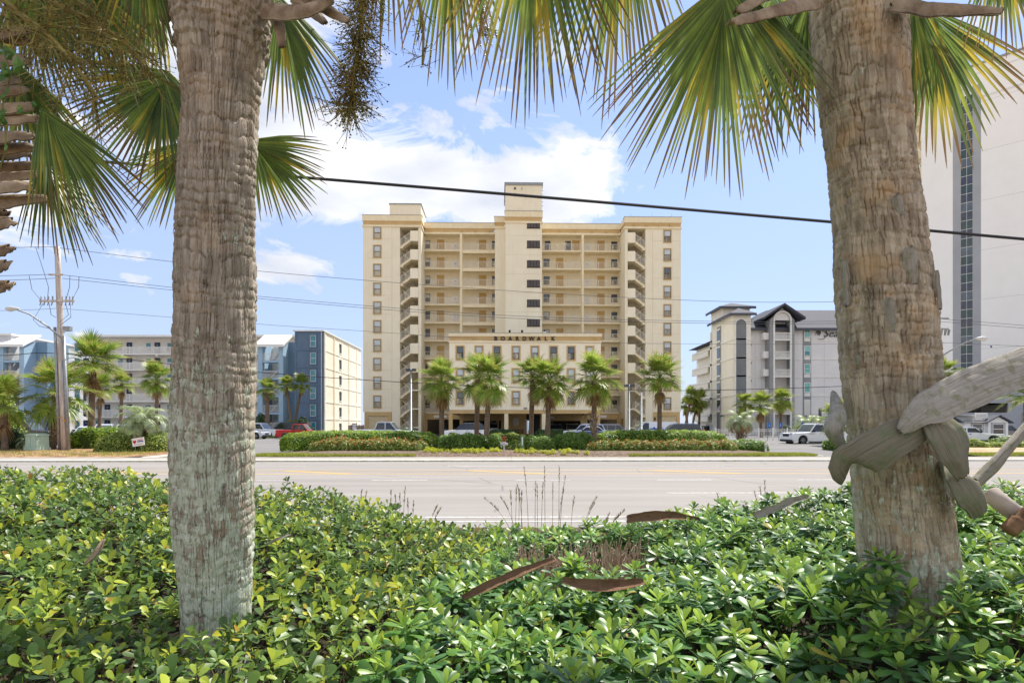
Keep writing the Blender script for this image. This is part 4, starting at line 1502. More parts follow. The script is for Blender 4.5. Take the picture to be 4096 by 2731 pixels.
    for (x, s) in ((wf, -1), (wf, 1), (wb, -1), (wb, 1)):
        o = obj('wheel', TYRE, root, (x, s * (w - .13), wr), (0, 0, 0), (wr, .26, wr))
        rm = obj('rim', RIM, o)
    # lamps, bumpers, mirrors, handles
    for s in (-1, 1):
        m = MB()
        m.box(h - .24, h - .005, s * w * .62 - .16 + (.06 * s), s * w * .62 + .16 + (.06 * s), nose * .86, nose * 1.02 + .04)
        m.build('headlight', M_LAMP, root)
        m = MB()
        zz_ = tail * .72 if kind in ('pickup', 'sedan') else belt * .72
        m.box(-h - .012, -h + .14, s * (w - .2) - .09, s * (w - .14) + .12 * (1 if s > 0 else 0) - (.03 if s < 0 else 0), zz_, zz_ + .22)
        m.build('tail_lamp', M_TAIL, root)
        m = MB()
        m.box(cx * L - .32, cx * L - .18, s * (w + .16) - .09, s * (w + .16) + .09, belt, belt + .17)
        m.box(cx * L - .28, cx * L - .22, min(s * (w - .05), s * (w + .1)), max(s * (w - .05), s * (w + .1)), belt + .02, belt + .07)
        m.build('mirror', M_PLAST, root)
        for q in (.40, .85) if len(cuts) > 1 else (.3,):
            m = MB()
            xq = x0f + (x0r - x0f) * q
            m.box(xq - .1, xq + .1, s * (w + .002) - .018, s * (w + .002) + .018, belt - .15, belt - .11)
            m.build('door_handle', M_PLAST, root)
        m = MB()
        m.box(wb + ar + .05, wf - ar - .05, s * (w - .02) - .03, s * (w - .02) + .03, clear - .06, clear + .05)
        m.build('sill', M_PLAST, root)
    m = MB()
    m.box(h - .10, h + .012, -w * .42, w * .42, nose * .74, nose * .97)
    m.build('grille', M_PLAST, root)
    m = MB()
    m.box(h - .2, h + .02, -w * .85, w * .85, clear + .02, clear + .2)
    m.build('bumper', M_PLAST, root)
    m = MB()
    m.box(-h - .02, -h + .2, -w * .85, w * .85, clear + .05, clear + .25)
    m.build('bumper', M_PLAST, root)
    if kind in ('suv', 'wagon', 'bigsuv'):
        for s in (-1, 1):
            m = MB()
            m.tube([(rf * L - .3, s * (yr - .08), H + .04), (rr * L + .25, s * (yr - .08), H + .04)], .025, 5)
            m.build('roof_rack', M_STEEL, root)
    return root


WHITE_P = car_paint('white_car_paint', C(234, 236, 240))
SILVER_P = car_paint('silver_car_paint', C(196, 204, 214))
RED_P = car_paint('red_car_paint', C(186, 30, 28))
BLACK_P = car_paint('black_car_paint', C(30, 32, 36))
NAVY_P = car_paint('navy_car_paint', C(28, 44, 84))
BLUE_P = car_paint('blue_car_paint', C(36, 88, 160))
GREY_P = car_paint('grey_car_paint', C(112, 114, 118))
TAN_P = car_paint('tan_car_paint', C(160, 150, 132))


def on(px, y, d=0):
    return ((px - 2048) / 2400 * y, y, z_lot(y))


car('pickup_truck', 'pickup', 5.07, 1.85, 1.75, RED_P, on(1203, 68), R(2), 'red crew-cab pickup truck beside the slate blue block', 'truck')
v = car('sport_utility_vehicle', 'bigsuv', 5.7, 2.04, 1.9, WHITE_P, (27.5, 54.6, z_lot(54) - .1), R(180 + 10), 'large white vehicle with black wheels pulling out of the driveway', 'car', wr=.41)
m = MB()
m.prism([(-.16, -.03), (-.06, -.03), (-.06, -.055), (.06, -.055), (.06, -.03), (.16, -.03), (.16, .03), (.06, .03), (.06, .055), (-.06, .055), (-.06, .03), (-.16, .03)], 2.86, 2.90, 'x')
e_ = m.build('badge', M_DARK, v)
e_.location = (0, 0, .88)
text_obj('lettering', 'SUBURBAN', .1, M_STEEL, v, (1.0, 1.03, .98), (R(90), 0, R(180)), depth=.004, space=1.3)
car('pickup_truck', 'pickup', 5.9, 2.0, 1.95, SILVER_P, (on(1545, 58)[0], 58, z_lot(58)), 0, 'silver crew-cab pickup truck behind the long clipped hedge', 'truck')
car('sport_utility_vehicle', 'wagon', 4.95, 1.95, 1.78, WHITE_P, on(1862, 70), R(180 + 4), 'white sport utility vehicle with dark roof behind the twin palms', 'car', roof=BLACK_P)
car('pickup_truck', 'pickup', 5.8, 2.0, 1.9, WHITE_P, (on(1966, 84)[0], 86, LOT), R(90), 'white pickup truck seen from behind inside the garage', 'truck')
car('sport_utility_vehicle', 'suv', 4.6, 1.85, 1.7, GREY_P, (on(1786, 92)[0], 97, LOT), R(-90), 'grey vehicle facing out of the dark garage bay behind a palm trunk', 'car')
car('sport_utility_vehicle', 'suv', 4.7, 1.9, 1.7, GREY_P, (on(2221, 83)[0], 84, LOT), R(90), 'grey hatchback seen from behind under the portico', 'car')
car('minivan', 'wagon', 5.0, 1.95, 1.75, TAN_P, (on(2288, 83)[0], 84, LOT), R(90), 'tan minivan seen from behind under the portico', 'van')
car('sport_utility_vehicle', 'suv', 4.7, 1.9, 1.72, SILVER_P, on(2340, 66), R(180 - 8), 'silver-white hatchback parked behind the sloping hedge', 'car')
car('sedan', 'sedan', 4.6, 1.85, 1.46, BLUE_P, (on(2352, 60)[0], 60.5, z_lot(60) + .05), R(180 - 6), 'blue and white sedan in front of the silver hatchback', 'car', roof=WHITE_P)
car('sport_utility_vehicle', 'suv', 4.6, 1.88, 1.68, GREY_P, (on(2425, 72)[0], 73, LOT), R(180), 'dark grey hatchback behind the silver hatchback', 'car')
v = car('delivery_van', 'van', 5.0, 1.9, 1.95, WHITE_P, on(2612, 64), R(180), 'white panel van with small blue logo behind the hedge', 'van')
lm = mat('logo_blue', C(40, 96, 170), None, .5, 5)
m = MB()
m.prism([(-.5, 0), (-.32, .16), (-.2, .08), (0, .26), (.22, .08), (.34, .15), (.5, 0)], .952, .96)
m.box(-.95, -.62, .952, .96, .12, .16)
m.box(-.95, -.62, .952, .96, .02, .05)
e_ = m.build('logo', lm, v)
e_.location = (.1, 0, 1.15)
car('sport_utility_vehicle', 'wagon', 4.9, 1.92, 1.72, NAVY_P, on(2706, 60), R(180), 'dark navy vehicle beside the white panel van', 'car')
car('sport_utility_vehicle', 'bigsuv', 5.3, 2.0, 1.85, WHITE_P, (on(1040, 74)[0], 74, z_lot(74)), R(-6), 'white sport utility vehicle nose-out behind the booted palm', 'car')
car('van', 'van', 5.4, 2.0, 2.0, BLACK_P, (on(1142, 80)[0], 82, LOT), R(178), 'black van parked behind the red pickup', 'van')
car('sedan', 'sedan', 4.6, 1.85, 1.45, SILVER_P, (on(1008, 70)[0], 69, LOT), R(-8), 'silver sedan low beside the left palm trunk', 'car')
car('sport_utility_vehicle', 'suv', 4.7, 1.88, 1.7, WHITE_P, (on(418, 66)[0], 66, z_lot(66)), R(-60), 'white vehicle parked left of the feathery palm', 'car')
car('sport_utility_vehicle', 'suv', 4.7, 1.88, 1.68, WHITE_P, (on(502, 66)[0], 66, z_lot(66)), R(-60), 'white vehicle parked directly behind the feathery palm', 'car')
car('sedan', 'sedan', 4.6, 1.85, 1.45, WHITE_P, (on(345, 68)[0], 68, z_lot(66)), R(-70), 'white sedan behind the tall round-crowned palm', 'car')
car('sedan', 'sedan', 4.6, 1.85, 1.45, SILVER_P, (on(672, 56)[0], 57, z_lot(57)), R(200), 'silver sedan peeking out beside the left palm trunk', 'car')
car('pickup_truck', 'pickup', 5.6, 1.95, 1.85, BLACK_P, (on(110, 62)[0], 62, z_lot(62)), R(0), 'black pickup truck behind the green utility cabinet', 'truck')
car('sedan', 'sedan', 4.6, 1.85, 1.5, WHITE_P, (on(3885, 55)[0], 55, z_lot(55)), R(-25), 'white sedan parked before the guard booth', 'car')
car('sport_utility_vehicle', 'suv', 4.6, 1.85, 1.65, GREY_P, (on(4075, 60)[0], 62, z_lot(60)), R(0), 'grey vehicle right of the guard booth', 'car')


# ------------------------------------------------------------------ leaf scatter helpers
def frames(nrm, rng, tilt=0.5):
    """random tangent frames about unit normals (n,3) -> x, y, z axes"""
    n = len(nrm)
    z = nrm + rng.normal(0, tilt, (n, 3))
    z /= np.linalg.norm(z, axis=1, keepdims=True) + 1e-9
    a = rng.normal(0, 1, (n, 3))
    x = a - (a * z).sum(1, keepdims=True) * z
    x /= np.linalg.norm(x, axis=1, keepdims=True) + 1e-9
    y = np.cross(z, x)
    return x, y, z


def scatter_quads(P, nrm, size, rng, tilt=.6, aspect=.5, var=.35):
    """diamond leaves (two-triangle quads folded along the midrib)"""
    n = len(P)
    x, y, z = frames(nrm, rng, tilt)
    s = size * (1 + rng.uniform(-var, var, (n, 1)))
    w = s * aspect
    V = np.empty((n, 4, 3))
    V[:, 0] = P - x * s * .5
    V[:, 1] = P - y * w * .5 + z * w * .12
    V[:, 2] = P + x * s * .5
    V[:, 3] = P + y * w * .5 + z * w * .12
    F = np.arange(n * 4).reshape(n, 4)
    rn = np.repeat(rng.random(n) * .98 + .01, 4)
    return V.reshape(-1, 3), F, rn


def super_pts(n, rx, ry, rz, e, rng, zmin=-.15, lump=.07, lfreq=1.6, seed=0):
    """points and normals on a lumpy superellipsoid"""
    d = rng.normal(0, 1, (int(n * 1.9), 3))
    d /= np.linalg.norm(d, axis=1, keepdims=True)
    # area weighting: sample a box-ish direction set
    d = d * np.array([rx, ry, rz])
    d /= np.linalg.norm(d, axis=1, keepdims=True)
    q = d / np.array([rx, ry, rz])
    r = (np.abs(q) ** e).sum(1) ** (-1.0 / e)
    p = d * r[:, None]
    g = np.sign(p) * np.abs(p / np.array([rx, ry, rz])) ** (e - 1) / np.array([rx, ry, rz])
    g /= np.linalg.norm(g, axis=1, keepdims=True) + 1e-9
    keep = p[:, 2] > zmin * rz
    p, g = p[keep][:n], g[keep][:n]
    ph = seed * 1.7
    l = np.sin(p[:, 0] * lfreq * 2.1 + ph) * np.sin(p[:, 1] * lfreq * 2.7 + ph) + np.sin(p[:, 0] * lfreq * 4.3 + p[:, 2] * 5 + ph * 2) * .6
    return p + g * (l * lump)[:, None], g


def bush(name, loc, rx, ry, rz, m, label, cat, group=None, n=1500, leaf=.1, e=3.0, seed=0, lump=.07, rot=0.0, core=None, depth=.12, aspect=.5, extra=None):
    rng = np.random.default_rng(seed)
    root = empty(name, loc, rot, label, cat, group)
    P, N_ = super_pts(n, rx, ry, rz, e, rng, lump=lump, seed=seed)
    P = P - N_ * rng.random((len(P), 1)) * depth
    V, F, rn = scatter_quads(P, N_ * .8 + np.array([0, 0, .5]), leaf, rng, .55, aspect)
    o = obj('foliage', np_mesh('foliage', V, F, m, rn), root)
    o['kind'] = 'stuff'
    # dark solid shell inside the leaves, stops see-through gaps
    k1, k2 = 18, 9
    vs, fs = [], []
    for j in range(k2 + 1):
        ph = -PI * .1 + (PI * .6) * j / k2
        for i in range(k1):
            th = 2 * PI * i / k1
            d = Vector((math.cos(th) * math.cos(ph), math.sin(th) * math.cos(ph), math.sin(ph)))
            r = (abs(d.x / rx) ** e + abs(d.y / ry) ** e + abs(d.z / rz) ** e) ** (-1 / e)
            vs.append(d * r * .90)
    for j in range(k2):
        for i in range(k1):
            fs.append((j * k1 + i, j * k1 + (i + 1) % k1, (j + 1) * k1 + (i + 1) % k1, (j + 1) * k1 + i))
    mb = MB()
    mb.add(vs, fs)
    c = mb.build('inner_shell', core or MATS['hedge_core'], root, True)
    if extra:
        extra(root, P, N_, rng)
    return root


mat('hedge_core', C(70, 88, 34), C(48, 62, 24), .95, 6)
L_HEDGE = leaf_mat('clipped_hedge_leaf', [(0, C(98, 136, 40)), (.35, C(128, 164, 50)), (.7, C(162, 188, 62)), (1, C(202, 212, 94))], .45, .45)
L_HEDGE2 = leaf_mat('dark_hedge_leaf', [(0, C(86, 122, 44)), (.5, C(118, 154, 58)), (.85, C(148, 178, 72)), (1, C(184, 198, 110))], .45, .42)
L_VARIE = leaf_mat('pale_hedge_leaf', [(0, C(104, 132, 48)), (.4, C(148, 172, 64)), (.75, C(186, 198, 94)), (1, C(214, 212, 140))], .45, .4)
L_YELLOW = leaf_mat('yellow_bedding_leaf', [(0, C(172, 186, 10)), (.5, C(210, 214, 16)), (1, C(232, 226, 40))], .5, .45)
L_IXORA = leaf_mat('flower_shrub_leaf', [(0, C(100, 128, 50)), (.5, C(144, 166, 70)), (.85, C(170, 178, 84)), (1, C(206, 160, 90))], .45, .35)
M_PETAL = leaf_mat('red_petal', [(0, C(214, 62, 44)), (.6, C(228, 86, 60)), (1, C(236, 130, 92))], .6, .2, tcol=(1, .5, .4))
L_GRASSB = leaf_mat('turf_blade', [(0, C(128, 142, 40)), (.5, C(166, 176, 54)), (.85, C(190, 186, 84)), (1, C(206, 190, 116))], .6, .3)
L_DARKTREE = leaf_mat('dark_shrub_leaf', [(0, C(40, 68, 36)), (.6, C(64, 98, 50)), (1, C(96, 130, 70))], .45, .25)


def bush_at(x0, x1, ytop, ybot, d, m, label, **kw):
    """clipped shrub filling photo columns x0..x1 at distance d, from the bed up to row ytop"""
    a, b = at(x0, ytop, d), at(x1, ytop, d)
    zg = .34 if 33 < d < 45 and -16 < (a.x + b.x) / 2 < 18 else (.2 if d < 47 else z_lot(d))
    ry = kw.pop('ry', 1.2)
    return bush(kw.pop('name', 'hedge'), ((a.x + b.x) / 2, d, zg), (b.x - a.x) / 2, ry, a.z - zg, m, label, kw.pop('cat', 'hedge'), **kw)


bush_at(1138, 1758, 1722, 1795, 40.5, L_HEDGE, 'long clipped green hedge behind the left bed of red flowers', n=15000, leaf=.15, e=5, ry=1.7, seed=1, lump=.05)
bush_at(1752, 1950, 1733, 1802, 38.6, L_HEDGE2, 'rounded clipped hedge between the first and third palms', n=5000, leaf=.13, e=4, ry=1.3, seed=2)
bush_at(1952, 2012, 1737, 1800, 38.2, L_HEDGE2, 'small clipped hedge left of the red-topped hydrant', n=2000, leaf=.13, e=4, ry=1.0, seed=3)
bush_at(1950, 2110, 1732, 1765, 42.8, L_VARIE, 'pale yellow-green low hedge behind the hydrant', n=3500, leaf=.13, e=4, ry=.8, seed=4)
bush_at(2024, 2100, 1762, 1802, 38.0, L_VARIE, 'small pale round bush right of the hydrant', name='bush', cat='bush', n=2200, leaf=.12, e=2.6, ry=1.0, seed=5)
bush_at(2078, 2232, 1738, 1806, 38.6, L_HEDGE2, 'large round dark green bush below two palm trunks', name='bush', cat='bush', n=5500, leaf=.13, e=2.8, ry=1.6, seed=6)
bush_at(2215, 2382, 1727, 1812, 39.0, L_HEDGE2, 'sloping dark green bush left of the diamond-barked palm', name='bush', cat='bush', n=6000, leaf=.13, e=3.0, ry=1.6, seed=7)
bush_at(2376, 2896, 1719, 1778, 41.5, L_HEDGE, 'long clipped hedge behind the right row of red flowers', n=13000, leaf=.15, e=5, ry=1.6, seed=8, lump=.05)
bush_at(2882, 3062, 1757, 1810, 38.8, L_HEDGE2, 'low spreading dark hedge beside the white marker post', n=5000, leaf=.13, e=3, ry=1.3, seed=9)
bush_at(3318, 3372, 1752, 1800, 43, L_HEDGE2, 'clipped hedge end against the right palm trunk', n=2500, leaf=.13, e=4, ry=1.4, seed=10)
bush_at(2140, 2265, 1716, 1740, 71, L_DARKTREE, 'low dark hedge in front of the portico right of the gate', n=2600, leaf=.18, e=6, ry=.6, seed=11)
bush_at(1958, 2062, 1715, 1738, 71, L_DARKTREE, 'low dark hedge in front of the portico left of the bench', n=2200, leaf=.18, e=6, ry=.6, seed=12)
# left dirt verge
bush_at(286, 545, 1712, 1780, 43.5, L_HEDGE, 'loose bright green hedge right of the utility pole', n=6500, leaf=.2, e=4, ry=1.2, seed=13, lump=.16, depth=.3)
bush_at(404, 552, 1733, 1797, 39.2, L_VARIE, 'clipped round olive bush left of the yard sign', name='bush', cat='bush', n=4500, leaf=.12, e=3, ry=1.2, seed=14)
bush_at(556, 690, 1728, 1795, 40.0, L_VARIE, 'clipped round olive bush behind the yard sign', name='bush', cat='bush', n=4200, leaf=.12, e=3, ry=1.3, seed=15)
bush_at(-60, 62, 1712, 1790, 42, L_DARKTREE, 'loose dark green shrub at the left edge beside the utility cabinet', name='bush', cat='bush', n=4500, leaf=.2, e=2.4, ry=1.4, seed=16, lump=.2, depth=.4)
bush_at(-80, 70, 1560, 1700, 48, L_HEDGE, 'tall leafy shrub at the left edge behind the fan palm', name='bush', cat='bush', n=6000, leaf=.22, e=2.2, ry=1.6, seed=17, lump=.25, depth=.5)
bush_at(1020, 1072, 1655, 1690, 93, L_DARKTREE, 'dark shrub at the foot of the light blue stair tower', name='bush', cat='bush', n=1800, leaf=.28, e=2.3, ry=1.6, seed=18, lump=.2)
bush_at(1180, 1245, 1668, 1720, 94, L_DARKTREE, 'dark shrub against the slate blue wall', name='bush', cat='bush', n=1800, leaf=.28, e=2.3, ry=1.4, seed=19, lump=.2)
bush_at(1128, 1205, 1678, 1715, 88, L_VARIE, 'yellow-green mound at the foot of the forked palms', name='bush', cat='bush', n=1800, leaf=.22, e=2.3, ry=1.4, seed=20)
bush_at(1022, 1105, 1735, 1752, 73, L_VARIE, 'tufted grassy mound round the booted palm', name='bush', cat='bush', n=1500, leaf=.3, e=2.2, ry=1.6, seed=21, aspect=.15)
# right side behind the trunk
bush_at(3852, 3925, 1757, 1815, 45, L_VARIE, 'feathery ornamental grass clump right of the right trunk', name='bush', cat='bush', n=3500, leaf=.5, e=2.2, ry=1.1, seed=22, aspect=.06)
bush_at(3925, 4060, 1768, 1805, 46, L_VARIE, 'clipped yellow-green hedge in front of the guard booth', n=3500, leaf=.14, e=5, ry=.9, seed=23)
bush_at(3970, 4110, 1752, 1772, 52, L_HEDGE2, 'darker clipped hedge behind the yellow-green one', n=3000, leaf=.14, e=5, ry=.8, seed=24)
bush_at(4060, 4200, 1762, 1805, 45, L_VARIE, 'clipped yellow hedge at the right edge', n=3000, leaf=.14, e=5, ry=.9, seed=25)
bush_at(3125, 3165, 1700, 1712, 72, L_DARKTREE, 'clipped dark bush behind the white picket fence', name='bush', cat='bush', n=1200, leaf=.18, e=3, ry=.8, seed=26)
bush_at(3165, 3290, 1697, 1725, 71, L_VARIE, 'yellow-green shrub row behind the white vehicle', name='bush', cat='bush', n=2200, leaf=.2, e=3, ry=.8, seed=27, lump=.15)

# yellow bedding plants along the sidewalk
Y1 = [(1110, 685), (1083, 715), (1155, 712), (1182, 682), (1205, 722), (1238, 690), (1283, 715), (1323, 688), (1375, 710), (1455, 720), (1485, 697), (1517, 725),
      (1568, 708), (1610, 718), (1672, 720), (1705, 685), (1760, 723), (1790, 685), (1835, 718), (1852, 680), (1898, 712), (1968, 715), (1975, 690), (2035, 715), (2040, 685), (2090, 710)]
Y2 = [(218, 1003), (315, 1003), (410, 1017), (503, 963), (505, 1015), (578, 1003), (685, 1010), (750, 1013), (832, 1032), (902, 1020), (1032, 988), (1118, 978), (1100, 1032),
      (1185, 1010), (1210, 968), (1278, 1015), (1358, 1020), (1538, 1028)]
spots = [(1380 + a / 3.36, 1600 + b / 3.36) for a, b in Y1] + [(2020 + a / 4.704, 1600 + b / 4.704) for a, b in Y2]
spots.sort()
ymesh = []
for s in range(5):
    rng = np.random.default_rng(50 + s)
    P, N_ = super_pts(420, .24, .22, .32, 2.4, rng, -.2, .05, 6, s)
    P -= N_ * rng.random((len(P), 1)) * .08
    V, F, rn = scatter_quads(P, N_ * .5 + np.array([0, 0, .8]), .085, rng, .6, .35)
    ymesh.append(np_mesh('bedding_plant', V, F, L_YELLOW, rn))
for i, (px, py) in enumerate(spots):
    d = 33.55 + (1828 - py - 4) * .085
    p = at(px, py, d)
    s = .58 + .28 * random.random()
    o = obj('bedding_plant', ymesh[i % 5], None, (p.x, d, .22 + (d - 33.6) * .07), (0, 0, random.random() * 6), (s * 1.05, s, s))
    tag(o, 'round yellow-green bedding plant, %s from the left along the sidewalk' % nth(i), 'plant', 'yellow bedding plants')

# red-flowered shrubs in two beds
xmesh = []
for s in range(6):
    rng = np.random.default_rng(80 + s)
    P, N_ = super_pts(900, .5, .46, .62, 2.4, rng, -.1, .07, 4, s)
    P -= N_ * rng.random((len(P), 1)) * .14
    V, F, rn = scatter_quads(P, N_ * .5 + np.array([0, 0, .7]), .12, rng, .6, .42)
    me = np_mesh('flower_shrub', V, F, L_IXORA, rn)
    fp = P[(P[:, 2] > .36)]
    fp = fp[rng.permutation(len(fp))[:15]] + np.array([0, 0, .03])
    fn = np.tile(np.array([[0, 0, 1.0]]), (len(fp), 1))
    fp4 = np.repeat(fp, 5, 0) + rng.normal(0, .035, (len(fp) * 5, 3))
    V2, F2, rn2 = scatter_quads(fp4, np.repeat(fn, 5, 0), .07, rng, .7, .7)
    xmesh.append((me, np_mesh('blossom', V2, F2, M_PETAL, rn2)))
fs_ = []
rs = random.Random(11)
for i in range(17):
    t = i / 16
    fs_.append((1268 + 415 * t, 36.2 + rs.uniform(-.2, .2) - (.5 if i > 13 else 0), 1.05, 'left'))
for i in range(13):
    fs_.append((1330 + 300 * i / 12, 37.6 + rs.uniform(-.2, .2), 1.15, 'left'))
for i in range(25):
    t = i / 24
    fs_.append((2372 + 555 * t, 36.3 + rs.uniform(-.2, .2) - (.3 if t < .06 else 0), .95, 'right'))
for i in range(12):
    fs_.append((2470 + 420 * i / 11, 37.7 + rs.uniform(-.2, .2), 1.0, 'right'))
fs_.sort(key=lambda a: (a[3], a[0]))
cnt = {'left': 0, 'right': 0}
for (px, d, s, sd) in fs_:
    p = at(px, 1780, d)
    s *= rs.uniform(.85, 1.15)
    a, b = xmesh[rs.randrange(6)]
    o = obj('flower_shrub', a, None, (p.x, d, .30), (0, 0, rs.random() * 6), (s, s, s))
    tag(o, 'red-flowered low shrub, %s from the left in the %s flower bed' % (nth(cnt[sd]), sd), 'shrub', 'red-flowered shrubs in the %s bed' % sd)
    c = obj('blossom', b, o)
    c['kind'] = 'stuff'
    cnt[sd] += 1


# turf strips
def grass(name, x0, x1, y0, y1, z, n, h, label, m=L_GRASSB, seed=0, zf=None):
    rng = np.random.default_rng(seed)
    x = rng.uniform(x0, x1, n)
    y = rng.uniform(y0, y1, n) + np.tan(RY) * x
    zz_ = np.full(n, z) if zf is None else zf(x, y)
    hh = h * rng.uniform(.5, 1.3, n)
    a = rng.uniform(0, 6.28, n)
    lean = rng.normal(0, .4, (n, 2)) * hh[:, None]
    w = .012 + .006 * rng.random(n)
    V = np.empty((n, 4, 3))
    dx, dy = np.cos(a) * w, np.sin(a) * w
    V[:, 0] = np.stack([x - dx, y - dy, zz_], 1)
    V[:, 1] = np.stack([x + dx, y + dy, zz_], 1)
    V[:, 2] = np.stack([x + dx * .2 + lean[:, 0], y + dy * .2 + lean[:, 1], zz_ + hh], 1)
    V[:, 3] = np.stack([x - dx * .2 + lean[:, 0], y - dy * .2 + lean[:, 1], zz_ + hh], 1)
    o = obj(name, np_mesh(name, V.reshape(-1, 3), np.arange(n * 4).reshape(n, 4), m, np.repeat(rng.random(n) * .98 + .01, 4), smooth=False))
    tag(o, label, 'grass', kind='stuff')
    return o


for (x0, x1, sd, nm) in ((-14.6, -5.4, 1, 'bright turf strip in front of the left flower bed'), (6.6, 17.2, 2, 'dry turf strip in front of the right flower bed'), (26.4, 60, 4, 'green turf strip beyond the right palm trunk')):
    grass('turf_strip', x0, x1, 33.42, 35.2, .17, int((x1 - x0) * 1500), .11, nm, seed=sd)
    sheet('turf_soil', [[(x0, road_y(x0, 33.4), .13), (x1, road_y(x1, 33.4), .13)], [(x0, road_y(x0, 35.3), .27), (x1, road_y(x1, 35.3), .27)]], M_GRASSG)
grass('verge_grass', -60, -21.5, 33.6, 40, .17, 9000, .12, 'sparse dry grass on the dirt verge', seed=3)
grass('kerb_weeds', -24, 24, 31.02, 31.1, .01, 900, .07, 'tiny weeds along the far kerb', seed=5)

# ------------------------------------------------------------------ palms
M_TRUNK = mat('palm_trunk_bark', C(150, 128, 108), C(92, 76, 64), .95, 9, 6, .9, 26, stretch=(1, 1, 2.4), lo=.38, hi=.66)
M_BOOT = mat('palm_boot', C(176, 158, 136), C(112, 92, 74), .9, 7, 6, .6, 24)
L_PALM = leaf_mat('fan_palm_leaf', [(0, C(108, 138, 46)), (.4, C(138, 168, 56)), (.8, C(166, 188, 74)), (1, C(192, 200, 104))], .42, .42, tip=C(168, 150, 92), spec=.5)
L_DEAD = leaf_mat('dead_palm_leaf', [(0, C(140, 108, 70)), (.5, C(176, 146, 102)), (1, C(196, 172, 130))], .8, .2, tcol=(1, .8, .5))
L_PINDO = leaf_mat('feather_palm_leaf', [(0, C(132, 152, 112)), (.5, C(162, 178, 134)), (1, C(192, 202, 160))], .45, .28, spec=.5)


def fan_mesh(name, elev, seed, m, R_=.95, pet=.85, nseg=38, spread=R(250), droop=.55, width=.034):
    """costapalmate fan frond leaving the origin along +X at the given elevation, drooping under its weight"""
    rs = random.Random(seed)
    V, F, rn, tt = [], [], [], []
    e = elev
    pts = []
    p = Vector((0, 0, 0))
    a = e
    for i in range(6):
        pts.append(p.copy())
        p = p + Vector((math.cos(a), 0, math.sin(a))) * (pet / 5)
        a -= droop * .22
    mb = MB()
    mb.tube(pts, [.022, .02, .018, .016, .014, .012], 4, 0, False, .3)
    hub = pts[-1]
    ax = Vector((math.cos(a), 0, math.sin(a)))
    side = Vector((0, 1, 0))
    nrm = ax.cross(side) * -1
    if nrm.z < 0:
        nrm = -nrm
    g = Vector((0, 0, -1))
    for i in range(nseg):
        t = i / (nseg - 1)
        th = (t - .5) * spread
        L = R_ * (1.0 - .28 * abs(t - .5) * 2) * rs.uniform(.88, 1.08)
        d = (ax * math.cos(th) + side * math.sin(th) + nrm * (.22 * abs(math.sin(th)) + rs.uniform(-.1, .1))).normalized()
        w = (d.cross(nrm)).normalized()
        base = hub + ax * (.25 * R_ * (1 - min(1, abs(th) / (spread / 2))))
        dr = droop * rs.uniform(.6, 1.3)
        prof = [(0, .25), (.32, 1.0), (.62, .72), (.85, .38), (1.0, .04)]
        r_ = rs.random() * .98 + .01
        vs, tv = [], []
        for (s, ww) in prof:
            c = base + d * (L * s) + g * (dr * L * s ** 2.4 * .75)
            hw = width * ww * R_
            vs += [c - w * hw, c + w * hw]
            tv += [s, s]
        mb.add(vs, [(2 * q, 2 * q + 1, 2 * q + 3, 2 * q + 2) for q in range(4)], 0, r_, tv)
    return mb.mesh(name, m, True)


ELEVS = [R(82), R(66), R(50), R(34), R(18), R(2), R(-18)]
FANS = [[fan_mesh('frond', e, 10 * i + s, L_PALM, R_=1.0 - .03 * i, droop=.16 + .055 * i) for s in range(2)] for i, e in enumerate(ELEVS)]
DEADF = [fan_mesh('dead_frond', R(-55), 200 + s, L_DEAD, .7, .7, 22, R(150), 1.0, .05) for s in range(2)]


